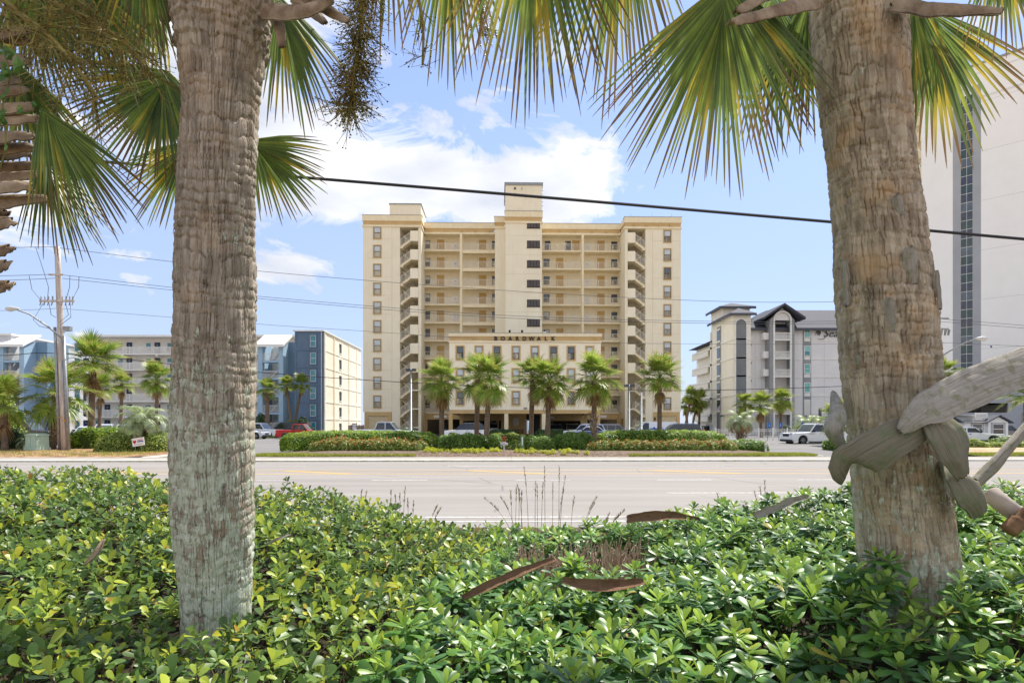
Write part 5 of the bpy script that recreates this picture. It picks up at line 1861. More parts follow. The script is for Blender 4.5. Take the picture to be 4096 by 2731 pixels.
def palm(base, top, crown, label, seed, nf=34, boots=0, tr=.17, dead=4, full=1.0, group='fan palms', boot_low=0, bend=.0):
    """cabbage palm: base and top of trunk, crown radius"""
    rs = random.Random(seed)
    crown *= rs.uniform(.94, 1.14)
    full *= rs.uniform(.82, 1.12)
    nf = int(nf * rs.uniform(.85, 1.2))
    base, top = Vector(base), Vector(top)
    root = empty('palm_tree', base, 0, label, 'palm tree', group)
    n = 22
    mb = MB()
    pts, rad = [], []
    ax = top - base
    for i in range(n + 1):
        t = i / n
        p = ax * t + Vector((math.sin(t * PI) * bend, 0, 0))
        pts.append(p)
        rad.append(tr * (1.22 - .3 * min(1, t * 5) * .6 - .06 * t) * rs.uniform(.94, 1.06))
    mb.tube(pts, rad, 12)
    tk = mb.build('trunk', M_TRUNK, root, True)
    H_ = ax.length

    def boot(t, az, ln, lift=.75, sc=1.0):
        q = ax * t + Vector((math.sin(t * PI) * bend, 0, 0))
        o = Vector((math.cos(az), math.sin(az), 0))
        s_ = Vector((-math.sin(az), math.cos(az), 0))
        a_ = q + o * tr * .8
        b_ = q + o * (tr + ln * .5) + Vector((0, 0, ln * lift))
        b = MB()
        w0, w1 = .11 * sc, .05 * sc
        b.add([a_ - s_ * w0 - o * .03, a_ + s_ * w0 - o * .03, a_ + s_ * w0 * .7 + o * .05, a_ - s_ * w0 * .7 + o * .05,
               b_ - s_ * w1 - o * .02, b_ + s_ * w1 - o * .02, b_ + s_ * w1 * .8 + o * .03, b_ - s_ * w1 * .8 + o * .03],
              [(0, 1, 5, 4), (1, 2, 6, 5), (2, 3, 7, 6), (3, 0, 4, 7), (4, 5, 6, 7)])
        b.build('boot', M_BOOT, tk)
    for k in range(boots):
        boot(1 - .22 * k / max(1, boots) - .01, k * 2.4, rs.uniform(.22, .34))
    for k in range(boot_low):
        boot(.12 + .36 * k / boot_low, k * 2.4, .28, 1.0, 1.1)
    hub = ax * 1.0
    for k in range(nf):
        t = k / nf
        ei = min(6, int(t * 7 * full + rs.uniform(-.3, .3))) if t * 7 * full < 7 else 6
        ei = max(0, ei)
        me = FANS[ei][rs.randrange(2)]
        s = crown / 1.75 * rs.uniform(.76, 1.14) * (.9 if ei == 0 else 1.0)
        obj('frond', me, root, hub + Vector((0, 0, .12 - .3 * t)), (rs.uniform(-.2, .2), rs.uniform(-.2, .2), k * 2.39996 + rs.uniform(-.2, .2)), s)
    for k in range(dead):
        obj('dead_frond', DEADF[k % 2], root, hub + Vector((0, 0, -.3)), (0, 0, k * 1.9 + rs.random()), crown / 1.75 * rs.uniform(.8, 1.05))
    return root


def palm_px(bx, by, tx, ty, d, crown, label, seed, z=.34, **kw):
    b = at(bx, by, d)
    t = at(tx, ty - 700 / d, d)
    return palm((b.x, d, z), (t.x, d, t.z), crown, label, seed, **kw)


palm_px(1768, 1790, 1765, 1545, 41.0, 1.85, 'palm with shaggy dead skirt at the left of the front row', 1, boots=14, dead=8)
palm_px(1905, 1790, 1912, 1525, 43.5, 1.8, 'slender palm half hidden behind the third front palm', 2, boots=3)
palm_px(1943, 1800, 1957, 1535, 39.0, 1.85, 'pale-footed palm planted in front of the yellow bedding plants', 3, boots=5)
palm_px(2122, 1790, 2131, 1525, 43.0, 1.75, 'leaning palm right of the lobby gate', 4, boots=4)
palm_px(2188, 1790, 2197, 1545, 41.5, 1.85, 'palm rising from the large round bush', 5, boots=10, dead=6)
palm_px(2374, 1790, 2378, 1535, 40.5, 1.9, 'palm with a collar of diamond-shaped leaf bases on its trunk', 6, boots=12, boot_low=26, dead=6)
palm_px(2638, 1790, 2639, 1530, 43.0, 1.9, 'full-crowned palm at the right of the front row', 7, boots=5, dead=6, nf=40)
# left verge palms
palm_px(205, 1785, 222, 1590, 42, 2.7, 'stout palm with criss-cross leaf bases beside the utility cabinet', 8, boots=0, boot_low=46, tr=.24, z=.2, nf=34, bend=.25)
palm_px(362, 1750, 372, 1470, 46, 2.35, 'tall palm with a dense round crown right of the utility pole', 9, boots=6, tr=.22, z=.2, nf=42, dead=6)
palm_px(395, 1740, 402, 1565, 60, 1.6, 'small palm in front of the white galleries, left of a pair', 10, z=z_lot(60), boots=6)
palm_px(482, 1740, 487, 1545, 66, 1.6, 'small palm in front of the white galleries, right of a pair', 11, z=z_lot(66), boots=4)
palm_px(625, 1740, 628, 1530, 62, 2.0, 'palm crown beside the left edge of the lichen-covered trunk', 12, z=z_lot(62), boots=8)
palm_px(20, 1790, 15, 1640, 40, 2.3, 'low fan palm spreading at the left edge', 13, z=.2, tr=.2, nf=22)
palm_px(1070, 1745, 1068, 1565, 76, 1.75, 'palm with pale crosshatched trunk in front of the light blue stair tower', 14, z=LOT, boot_low=30, boots=8, tr=.22)
palm_px(1171, 1712, 1146, 1550, 87, 1.5, 'left stem of the forked palms before the slate blue block', 15, z=LOT, tr=.18, boots=4)
palm_px(1169, 1712, 1207, 1545, 88, 1.75, 'right stem of the forked palms before the slate blue block', 16, z=LOT, tr=.18, boots=4)
# group past the right corner of the tower
palm_px(2735, 1715, 2764, 1590, 103, 1.8, 'tall leaning palm in the clump right of the cream tower', 17, z=LOT, tr=.2)
palm_px(2752, 1715, 2742, 1625, 106, 1.9, 'short shaggy palm in the clump right of the cream tower', 18, z=LOT, tr=.22, boots=10, dead=8)
palm_px(2763, 1715, 2786, 1628, 104, 1.8, 'palm leaning right in the clump right of the cream tower', 19, z=LOT, tr=.18)
palm_px(2795, 1715, 2800, 1605, 107, 1.9, 'rightmost palm of the clump right of the cream tower', 20, z=LOT, tr=.2, boots=8, dead=6)
# in front of the grey condominium
palm_px(2985, 1730, 2977, 1622, 80, 1.85, 'palm in front of the arched charcoal panel', 21, z=LOT, tr=.18, dead=6)
palm_px(3045, 1730, 3041, 1630, 78, 1.95, 'palm with brown hanging fronds between two greener palms', 22, z=LOT, tr=.18, dead=10)
palm_px(3122, 1722, 3124, 1610, 82, 1.8, 'palm with slim trunk in front of the stacked balconies', 23, z=LOT, tr=.19, boots=5)
palm_px(3350, 1760, 3345, 1690, 50, 1.7, 'low bushy fan palm behind the white vehicle', 24, z=z_lot(50), tr=.15, nf=30)
palm_px(3828, 1750, 3826, 1585, 62, 1.9, 'palm behind the dead frond base on the right trunk', 25, z=z_lot(62), tr=.25, boots=6)
palm_px(4120, 1760, 4118, 1600, 50, 2.1, 'palm with pale hanging fronds at the right edge', 26, z=z_lot(50), tr=.2, dead=8)
palm_px(3765, 1760, 3768, 1505, 66, 1.8, 'bright green palm crown peeking over the dead frond base', 27, z=z_lot(66), tr=.2)


def feather_mesh(name, L, elev, seed, m, arch_=1.3, leaflet=.42, n=30):
    rs = random.Random(seed)
    mb = MB()
    pts = []
    p = Vector((0, 0, 0))
    a = elev
    for i in range(13):
        pts.append(p.copy())
        p = p + Vector((math.cos(a), 0, math.sin(a))) * (L / 12)
        a -= arch_ / 12 * (1 + i / 8)
    mb.tube(pts, [.022 * (1 - i / 14) for i in range(13)], 4, 0, False, .4)
    for i in range(n):
        t = .2 + .8 * i / n
        k = min(11, int(t * 12))
        q = pts[k].lerp(pts[k + 1], t * 12 - k)
        tan = (pts[k + 1] - pts[k]).normalized()
        up = tan.cross(Vector((0, 1, 0))) * -1
        l = leaflet * math.sin(PI * min(1, .18 + t * .86)) * rs.uniform(.85, 1.1)
        for s in (-1, 1):
            d = (tan * .75 + Vector((0, s, 0)) * .8 + up * rs.uniform(.15, .5)).normalized()
            w = d.cross(up).normalized() * .014
            m1 = q + d * l * .55
            e = q + d * l + Vector((0, 0, -.22 * l))
            mb.add([q - w, q + w, m1 + w, m1 - w, e + w * .2, e - w * .2], [(0, 1, 2, 3), (3, 2, 4, 5)], 0, rs.random() * .98 + .01, [0, 0, .4, .4, .7, .7])
    return mb.mesh(name, m, True)


FEA = [[feather_mesh('frond', 1.9, e, 300 + 7 * i + s, L_PINDO, 1.5 + .25 * i) for s in range(2)] for i, e in enumerate((R(80), R(62), R(42), R(20)))]
FEAD = [feather_mesh('dead_frond', 1.8, R(20), 340 + s, L_DEAD, 2.6) for s in range(2)]


def feather_palm(px, d, s, label, seed, h=.8, nf=26, dead=0, z=None):
    rs = random.Random(seed)
    p = at(px, 1700, d)
    z = z_lot(d) if z is None else z
    root = empty('feather_palm', (p.x, d, z), 0, label, 'palm tree', 'feathery palms')
    mb = MB()
    mb.tube([(0, 0, h * i / 8) for i in range(9)], [.22 * s * (1 + .2 * math.sin(i)) for i in range(9)], 12)
    tk = mb.build('trunk', M_TRUNK, root, True)
    for k in range(22):
        az = k * 2.4
        zz_ = h * (.2 + .8 * k / 22)
        o = Vector((math.cos(az), math.sin(az), 0)) * .2 * s
        b = MB()
        b.tube([o + Vector((0, 0, zz_ - .1)), o * 1.5 + Vector((0, 0, zz_ + .12)), o * 2.0 + Vector((0, 0, zz_ + .3))], [.07 * s, .05 * s, .02 * s], 5)
        b.build('boot', M_BOOT, tk)
    for k in range(nf):
        i = min(3, int(4 * k / nf))
        obj('frond', FEA[i][k % 2], root, (0, 0, h), (0, 0, k * 2.39996), s * rs.uniform(.88, 1.1))
    for k in range(dead):
        obj('dead_frond', FEAD[k % 2], root, (0, 0, h - .05), (0, 0, k * 1.1 + rs.random()), s * rs.uniform(.8, 1.05))


feather_palm(572, 39.8, 1.3, 'silvery feathery palm behind the yard sign', 1, 1.75, 30, 0, .2)
feather_palm(2962, 52, 1.15, 'feathery palm with a skirt of dead brown fronds beside the picket fence', 2, 1.9, 22, 12)
feather_palm(3232, 66, 1.35, 'silvery feathery palm behind the white vehicle', 3, 1.5, 28, 0)
feather_palm(2580, 68, 1.15, 'bushy silvery palm at the foot of the right stair tower', 4, .7, 28, 0)
feather_palm(1628, 70, .9, 'small feathery palm at the foot of the left stair tower', 5, .5, 20, 0)
feather_palm(4018, 52, .55, 'small bright cycad beside the guard booth', 6, .3, 22, 0)
feather_palm(2770, 66, .7, 'small dark cycad beside the parking sign', 7, .2, 16, 0)
feather_palm(130, 41.5, .9, 'small leafy palm behind the utility cabinet', 8, .4, 14, 0, .2)

# ------------------------------------------------------------------ street furniture
M_WOODP = mat('weathered_pole_wood', C(206, 198, 190), C(166, 152, 140), .9, 6, 6, .5, 20, stretch=(1, 1, .12))
M_CABLE = mat('black_cable', (.03, .03, .032), (.02, .02, .022), .6, 30)
M_WIRE = mat('grey_wire', C(92, 98, 106), C(80, 86, 94), .6, 30)
M_INSUL = mat('insulator_grey', C(150, 150, 148), C(120, 120, 118), .4, 10)
PD = 40.0


def uz(y4, d=PD):
    return CAM_H - (y4 - 1697) / 2400 * d


pole = empty('utility_pole', (at(262, 0, PD).x, PD, .18), 0, 'tall wooden utility pole with conduits left of the lichen-covered trunk', 'utility pole')
px0 = at(262, 0, PD).x
dz = lambda y4: uz(y4) - .18
lean = -.55
PX = lambda z: lean * (z / 13.5)
mb = MB()
mb.tube([(PX(z), 0, z) for z in (0, 4, 8, 12, dz(985))], [.25, .22, .19, .17, .16], 12)
mb.build('pole_shaft', M_WOODP, pole, True)
for s, r_, top in ((-.31, .085, 8.2), (.33, .10, 7.6), (.14, .045, 6.0)):
    mb = MB()
    mb.tube([(PX(0) + s, -.14, 0), (PX(top) + s * .85, -.14, top)], r_, 8)
    mb.build('conduit', M_STEEL, pole, True)
zc = dz(1205)
mb = MB()
mb.box(PX(zc) - 1.15, PX(zc) + 1.15, -.26, -.16, zc - .06, zc + .07)
mb.build('crossarm', M_WOODP, pole)
mb = MB()
mb.box(PX(dz(1100)) - .5, PX(dz(1100)) + .5, -.24, -.14, dz(1100) - .05, dz(1100) + .05)
mb.build('crossarm', M_WOODP, pole)
for x in (-1.05, -.8, -.55, -.3, .35, .6, .85, 1.05):
    mb = MB()
    for q in range(4):
        mb.tube([(PX(zc) + x, -.2, zc + .07 + q * .07), (PX(zc) + x, -.2, zc + .12 + q * .07)], [.06, .03], 8)
    mb.tube([(PX(zc) + x, -.2, zc), (PX(zc) + x * 1.02, -.3, zc - .3)], .035, 6)
    mb.build('insulator', M_INSUL, pole)
for pts in ([(-1.0, dz(1205)), (-1.6, dz(1160)), (-1.75, dz(1105))], [(-.6, dz(1205)), (-.5, dz(1150)), (-.9, dz(1060)), (-1.25, dz(990))],
            [(.6, dz(1205)), (.9, dz(1150)), (.95, dz(1105))], [(1.0, dz(1205)), (1.5, dz(1150)), (1.55, dz(1110))],
            [(-.9, dz(1215)), (-1.6, dz(1280)), (-1.2, dz(1305)), (-.2, dz(1320))], [(.9, dz(1215)), (.9, dz(1270)), (.2, dz(1300))],
            [(.6, dz(1215)), (.75, dz(1260)), (.15, dz(1290))], [(-.5, dz(1215)), (-.4, dz(1260)), (-.1, dz(1270))]):
    lines([(PX(z) + x, -.25, z) for x, z in pts], .018, 5).build('jumper_wire', M_WIRE, pole)
mb = MB()
zz_ = dz(1315)
mb.box(PX(zz_) + .35, PX(zz_) + .8, -.3, 0, zz_ - .15, zz_ + .15)
mb.box(PX(zz_) + .2, PX(zz_) + .4, -.18, -.1, zz_ - .25, zz_ - .2)
mb.build('floodlight', M_STEEL, pole)
for (y4, w_) in ((1664, .12), (1677, .2)):
    mb = MB()
    mb.box(-.1 + (.12 if y4 > 1670 else -.12), -.1 + w_ + (.12 if y4 > 1670 else -.12), -.29, -.235, dz(y4 + 5), dz(y4))
    mb.build('tag_plate', mat('orange_tag', C(222, 140, 40), None, .6, 5), pole)


def street_lamp(base_px, base_py, tip_px, tip_py, d, label, pole_h=None):
    a, b = at(base_px, base_py, d), at(tip_px, tip_py, d - 1.5)
    root = empty('street_lamp', (a.x, a.y, a.z), 0, label, 'street lamp', 'cobra-head street lamps')
    v_ = b - a
    pts = [Vector((0, 0, 0)), v_ * .3 + Vector((0, 0, .1 * abs(v_.z))), v_ * .7 + Vector((0, 0, .14 * abs(v_.z))), v_ * .92 + Vector((0, 0, .04)), v_]
    mb = MB()
    mb.tube(pts, [.06, .055, .05, .045, .045], 8)
    mb.build('arm', M_STEEL, root, True)
    dr = Vector((1 if v_.x > 0 else -1, 0, 0))
    mb = MB()
    hp = [v_ + dr * x for x in (-.25, -.05, .2, .45, .62)]
    mb.tube(hp, [.05, .1, .16, .14, .04], 10)
    mb.build('lamp_head', mat('lamp_grey', C(206, 208, 208), C(190, 192, 192), .5, 5), root, True)
    mb = MB()
    mb.tube([v_ + dr * x + Vector((0, 0, -.1)) for x in (.08, .3, .5)], [.05, .1, .04], 8)
    mb.build('lens', M_LAMP, root, True)
    return root


street_lamp(250, 1352, 60, 1233, 39.3, 'grey cobra-head street lamp reaching left from the utility pole')
rp = empty('utility_pole', (at(3738, 0, 45).x, 45, z_lot(45)), 0, 'grey utility pole half hidden behind the right palm trunk', 'utility pole')
mb = MB()
mb.tube([(0, 0, 0), (.0, 0, 6), (.12, 0, 12.2)], [.2, .18, .15], 12)
mb.build('pole_shaft', mat('concrete_pole', C(206, 204, 198), C(188, 186, 180), .9, 4), rp, True)
for z in (uz(1278, 45), uz(1320, 45)):
    mb = MB()
    mb.box(-.3, .95, -.2, -.1, z - .05, z + .05)
    mb.build('crossarm', M_STEEL, rp)
for x in (.4, .7, .95):
    mb = MB()
    z = uz(1330, 45)
    mb.tube([(x, -.2, z + .1), (x - .1, -.25, z - .3)], [.09, .07], 8)
    mb.build('insulator', M_INSUL, rp)
street_lamp(3752, 1432, 3915, 1352, 44.5, 'white cobra-head street lamp right of the right palm trunk')


def wire(pts_px, r, label, m=M_WIRE, n=None):
    """cable through photo points given with their distance, smoothed as a hanging curve"""
    P = [at(*p) for p in pts_px]
    out = []
    for i in range(len(P) - 1):
        p0, p1, p2, p3 = P[max(0, i - 1)], P[i], P[i + 1], P[min(len(P) - 1, i + 2)]
        for k in range(8):
            t = k / 8
            out.append(.5 * ((2 * p1) + (p2 - p0) * t + (2 * p0 - 5 * p1 + 4 * p2 - p3) * t * t + (3 * p1 - p0 - 3 * p2 + p3) * t ** 3))
    out.append(P[-1])
    o = lines(out, r, 6).build('overhead_cable', m)
    tag(o, label, 'cable', 'overhead cables')
    return o


wire([(-900, 545, 14), (0, 614, 14), (1100, 700, 14), (2090, 781, 14), (3320, 886, 14), (4096, 955, 14), (5000, 1035, 14)], .034, 'thick black cable slanting across the sky in front of the tower', M_CABLE)
wire([(235, 990, PD), (1028, 1082, 41.5), (1985, 1158, 43), (2821, 1202, 44.2), (3335, 1206, 44.7), (3735, 1196, 45)], .016, 'topmost thin wire strung between the two utility poles')
wire([(240, 1097, PD), (1028, 1183, 41.5), (1985, 1258, 43), (2821, 1283, 44.2), (3335, 1283, 44.7), (3738, 1270, 45)], .016, 'upper of the paired wires between the two utility poles')
wire([(250, 1112, PD), (1028, 1192, 41.5), (1985, 1268, 43), (2821, 1291, 44.2), (3335, 1292, 44.7), (3738, 1280, 45)], .016, 'lower of the paired wires between the two utility poles')
wire([(240, 1232, PD), (1028, 1294, 41.5), (1450, 1322, 42.2), (2080, 1362, 43), (2821, 1374, 44.2), (3335, 1374, 44.7), (3745, 1366, 45)], .012, 'single thin wire below the paired wires between the poles')
wire([(-600, 1432, PD), (0, 1420, PD), (262, 1414, PD), (1020, 1486, 41.2), (1670, 1530, 42.2), (2330, 1556, 43.3), (2821, 1559, 44), (3370, 1543, 44.6), (3745, 1525, 45)], .024, 'lowest dark cable crossing in front of the palm crowns', M_CABLE)
wire([(-700, 1010, PD), (0, 990, PD), (235, 986, PD)], .016, 'topmost thin wire running left from the wooden pole')
wire([(-700, 1120, PD), (0, 1102, PD), (240, 1095, PD)], .016, 'upper of the wires running left from the crossarm')
wire([(-700, 1137, PD), (0, 1120, PD), (245, 1110, PD)], .016, 'lower of the wires running left from the crossarm')
wire([(-700, 1250, PD), (0, 1241, PD), (245, 1231, PD)], .012, 'thin wire running left below the crossarm')
wire([(3738, 1272, 45), (4096, 1300, 43), (4700, 1350, 41)], .014, 'upper wire running right across the white tower')
wire([(3738, 1283, 45), (4096, 1311, 43), (4700, 1360, 41)], .014, 'second wire running right across the white tower')
wire([(3745, 1368, 45), (4096, 1383, 43), (4700, 1410, 41)], .012, 'lowest thin wire running right across the white tower')


def lot_light(px, top, d, label, head=True, wide=.5):
    p = at(px, 1700, d)
    z0 = z_lot(d)
    h = uz(top, d) - z0
    root = empty('parking_lot_light', (p.x, d, z0), 0, label, 'light pole', 'parking lot lights')
    mb = MB()
    mb.tube([(0, 0, 0), (0, 0, .5), (0, 0, .51), (0, 0, h)], [.2, .2, .1, .075], 10)
    mb.build('pole_shaft', M_STEEL, root, True)
    if head:
        for s in (-1, 1):
            mb = MB()
            mb.box(s * .3 - .22, s * .3 + .22, -.2, .2, h - .28, h - .02)
            mb.build('lamp_head', mat('lamp_dark', C(84, 86, 90), C(72, 74, 78), .5, 5), root)
    return root


lot_light(1644, 1472, 60, 'grey lot light pole in front of the left stair tower')
lot_light(2517, 1535, 62, 'grey lot light pole in front of the right stair tower')
lot_light(2566, 1568, 54, 'pale pole without a visible lamp beside the white van', False)
for (px, top, d, s, lab) in ((2873, 1652, 74, 1, 'dark lot light with arm in front of the grey condominium corner'), (3280, 1630, 76, 1, 'dark square lot light above the silvery palm')):
    p = at(px, 1700, d)
    h = uz(top, d) - z_lot(d)
    root = empty('parking_lot_light', (p.x, d, z_lot(d)), 0, lab, 'light pole', 'parking lot lights')
    bpart(root, 'pole_shaft', MATS['lamp_dark'], lambda b: b.box(-.13, .13, -.13, .13, 0, h))
    bpart(root, 'arm', MATS['lamp_dark'], lambda b: b.box(.13, .3, -.05, .05, h - .35, h - .25))
    bpart(root, 'lamp_head', MATS['lamp_dark'], lambda b: b.prism([(.3, h - .42), (.65, h - .4), (.75, h - .28), (.3, h - .2)], -.18, .18))

# utility cabinet
p = at(149, 1798, 40.2)
uc = empty('utility_cabinet', (p.x, 40.2, .18), R(-14), 'pale green metal utility cabinet beside the stout palm', 'utility box')
M_CAB = mat('pale_green_metal', C(182, 206, 186), C(168, 194, 174), .5, 3)
bpart(uc, 'plinth', M_CAB, lambda b: b.box(-.56, .56, -.48, .48, 0, .2))
bpart(uc, 'body', M_CAB, lambda b: b.prism([(-.5, .2), (.5, .2), (.46, 1.0), (-.46, 1.0)], -.42, .42))
bpart(uc, 'lid', M_CAB, lambda b: b.prism([(-.52, 1.0), (.52, 1.0), (.5, 1.08), (0, 1.16), (-.5, 1.08)], -.47, .47))
for s in (-1, 1):
    bpart(uc, 'door_panel', M_CAB, lambda b: b.box(s * .22 - .2, s * .22 + .2, -.45, -.42, .28, .95))
bpart(uc, 'hinge', M_CAB, lambda b: b.box(.44, .5, -.46, -.4, .35, .42))
bpart(uc, 'hinge', M_CAB, lambda b: b.box(.44, .5, -.46, -.4, .75, .82))

# yard sign
p = at(553, 1765, 37)
ys_ = empty('yard_sign', (p.x, 37, .2), 0, 'tilted white yard sign with red and blue print before the olive bushes', 'sign')
cz = p.z - .2
for s in (-1, 1):
    bpart(ys_, 'stake', M_STEEL, lambda b: b.tube([(s * .2, .02, 0), (s * .2, .02, cz)], .012, 5))
bd = bpart(ys_, 'board', M_WHITE, lambda b: b.box(-.38, .38, -.012, .012, -.25, .25))
bd.location = (0, 0, cz)
bd.rotation_euler = (0, R(-9), 0)
bpart(ys_, 'heart', mat('print_red', C(190, 40, 52), None, .6, 5), lambda b: b.prism([(-.22, -.1), (-.11, .02), (-.12, .1), (-.17, .12), (-.22, .08), (-.27, .12), (-.32, .1), (-.33, .02)], -.018, -.012), bd)
bpart(ys_, 'print_bar', MATS['print_red'], lambda b: b.box(-.02, .28, -.016, -.012, .09, .13), bd)
bpart(ys_, 'print_bar', mat('print_blue', C(52, 80, 150), None, .6, 5), lambda b: b.box(-.05, .33, -.016, -.012, -.02, .05), bd)
bpart(ys_, 'print_bar', MATS['print_blue'], lambda b: b.box(-.25, .25, -.016, -.012, -.15, -.13), bd)

# fire department standpipe with red cap
p = at(2016, 1800, 36.4)
fd = empty('standpipe', (p.x, 36.4, .3), 0, 'white standpipe with red valve wheels among the low bushes', 'hydrant')
M_REDI = mat('faded_red_iron', C(170, 78, 66), C(146, 60, 52), .7, 6)
M_WHI = mat('white_iron', C(214, 216, 218), C(190, 192, 196), .5, 6)
bpart(fd, 'pipe', M_WHI, lambda b: b.tube([(0, 0, 0), (0, 0, .3), (0, 0, .32), (0, 0, .58)], [.05, .05, .09, .11], 12))
bpart(fd, 'outlet', M_WHI, lambda b: b.tube([(-.1, -.05, .44), (-.2, -.1, .44)], [.07, .075], 10))
bpart(fd, 'outlet', M_WHI, lambda b: b.tube([(.1, -.05, .44), (.2, -.1, .44)], [.07, .075], 10))
bpart(fd, 'valve_stem', M_REDI, lambda b: b.tube([(0, 0, .58), (0, 0, .62), (0, 0, .64), (0, 0, .82)], [.12, .12, .07, .07], 10))
bpart(fd, 'valve_wheel', M_REDI, lambda b: b.tube([(.14 * math.cos(i * PI / 6), .14 * math.sin(i * PI / 6), .86) for i in range(13)], .025, 6))
bpart(fd, 'valve_wheel', M_REDI, lambda b: b.tube([(.11 * math.cos(i * PI / 6), .11 * math.sin(i * PI / 6), .74) for i in range(13)], .022, 6))
bpart(fd, 'spoke', M_REDI, lambda b: (b.box(-.13, .13, -.015, .015, .85, .87), b.box(-.015, .015, -.13, .13, .85, .87)))

# marker posts
p = at(3063, 1813, 35.6)
mp = empty('marker_post', (p.x, 35.6, .2), 0, 'white marker post at the end of the low hedge', 'post')
bpart(mp, 'post_shaft', M_WHITE, lambda b: b.prism([(-.05, 0), (.05, 0), (.06, .82), (.0, .9), (-.06, .82)], -.02, .02))
bpart(mp, 'sticker', mat('sticker_yellow', C(220, 190, 70), None, .6, 5), lambda b: b.box(-.03, .03, -.026, -.02, .62, .72))
bpart(mp, 'sticker', M_STEEL, lambda b: b.box(-.03, .03, -.026, -.02, .3, .5))
p = at(2087, 1765, 38.4)
mp = empty('marker_post', (p.x, 37.2, .34), 0, 'small teal and white marker in the pale bush', 'post')
bpart(mp, 'post_shaft', mat('teal_plastic', C(92, 176, 176), None, .5, 5), lambda b: b.box(-.07, .07, -.02, .02, 0, .85))
bpart(mp, 'sticker', M_WHITE, lambda b: b.box(-.01, .06, -.026, -.02, .3, .8))
p = at(1959, 1818, 34.2)
vx = empty('valve_cover', (at(2035, 0, 34.4).x, 34.4, .2), 0, 'dark flat drain cover in the mulch near the standpipe', 'cover')
bpart(vx, 'cover_plate', M_DARK, lambda b: b.box(-.24, .24, -.2, .2, 0, .07))
bpart(vx, 'cover_rim', M_DARK, lambda b: b.box(-.27, .27, -.23, .23, -.03, .03))


# parking notices
def notice(px, y0, y1, d, w, label, rows, frame=None):
    p = at(px, y0, d)
    zb = CAM_H - (y1 - 1697) / 2400 * d
    root = empty('parking_sign', (p.x, d, z_lot(d)), 0, label, 'sign', 'parking notices')
    z0, z1 = zb - z_lot(d), p.z - z_lot(d)
    for s in (-1, 1):
        bpart(root, 'stake', frame or M_STEEL, lambda b: b.box(s * w * .45 - .03, s * w * .45 + .03, .01, .05, 0, z1))
    bd = bpart(root, 'board', M_WHITE, lambda b: b.box(-w / 2, w / 2, -.02, .01, z0, z1))
    if frame:
        bpart(root, 'board_frame', frame, lambda b: (b.box(-w / 2 - .06, w / 2 + .06, -.03, .02, z1, z1 + .06), b.box(-w / 2 - .06, -w / 2, -.03, .02, z0, z1), b.box(w / 2, w / 2 + .06, -.03, .02, z0, z1)))
    n = len(rows)
    for i, (t, c) in enumerate(rows):
        z = z1 - (z1 - z0) * (i + .5) / n
        if t:
            text_obj('lettering', t, (z1 - z0) / n * 1.05, c, bd, (0, -.022, z), depth=.002, bold=.004)
        else:
            bpart(root, 'print_bar', c, lambda b: b.box(-w * .38, w * .38, -.024, -.02, z - .03, z + .03), bd)


CB = mat('sign_blue', C(60, 84, 130), None, .6, 5)
notice(2799, 1706, 1725, 64, .38 * 1.1, 'white parking notice between the navy vehicle and the grey building', [('', CB), ('Parking', CB), ('', MATS['print_red'])])
notice(1418, 1693, 1716, 70, .46, 'framed parking notice by the wooden fence left of the cream tower', [('', CB), ('Parking', CB), ('', CB), ('', MATS['print_red'])], M_BROWNFR)
notice(2505, 1706, 1720, 66, .3, 'small blue and white notice left of the right lot light', [('', CB), ('', CB), ('', CB)])

# wooden fence stub left of the tower
fe = empty('wooden_fence', (at(1393, 0, 85).x, 85, LOT), 0, 'brown board fence behind the framed parking notice', 'fence')
for k in range(12):
    bpart(fe, 'board', mat('fence_brown', C(132, 104, 80), C(108, 84, 64), .9, 5), lambda b: b.box(k * .19, k * .19 + .165, 0, .03, 0, 1.55 + .03 * (k % 3)))
bpart(fe, 'rail', MATS['fence_brown'], lambda b: b.box(0, 2.3, .03, .08, 1.1, 1.2))
# white picket fence in front of the grey condominium
p0, p1 = at(2868, 0, 62), at(3400, 0, 63)
pf = empty('picket_fence', (p0.x, 62.5, z_lot(62)), 0, 'white metal picket fence in front of the grey condominium', 'fence')
Lf = p1.x - p0.x
for z in (.18, .95, 1.12):
    bpart(pf, 'rail', M_WHITE, lambda b: b.box(0, Lf, -.02, .02, z, z + .04))
for k in range(int(Lf / .16)):
    bpart(pf, 'picket', M_WHITE, lambda b: b.box(k * .16 - .012, k * .16 + .012, -.012, .012, .05, 1.18))
for k in range(int(Lf / 1.5) + 1):
    bpart(pf, 'post', M_WHITE, lambda b: (b.box(k * 1.5 - .05, k * 1.5 + .05, -.05, .05, 0, 1.3), b.box(k * 1.5 - .065, k * 1.5 + .065, -.065, .065, 1.3, 1.34)))
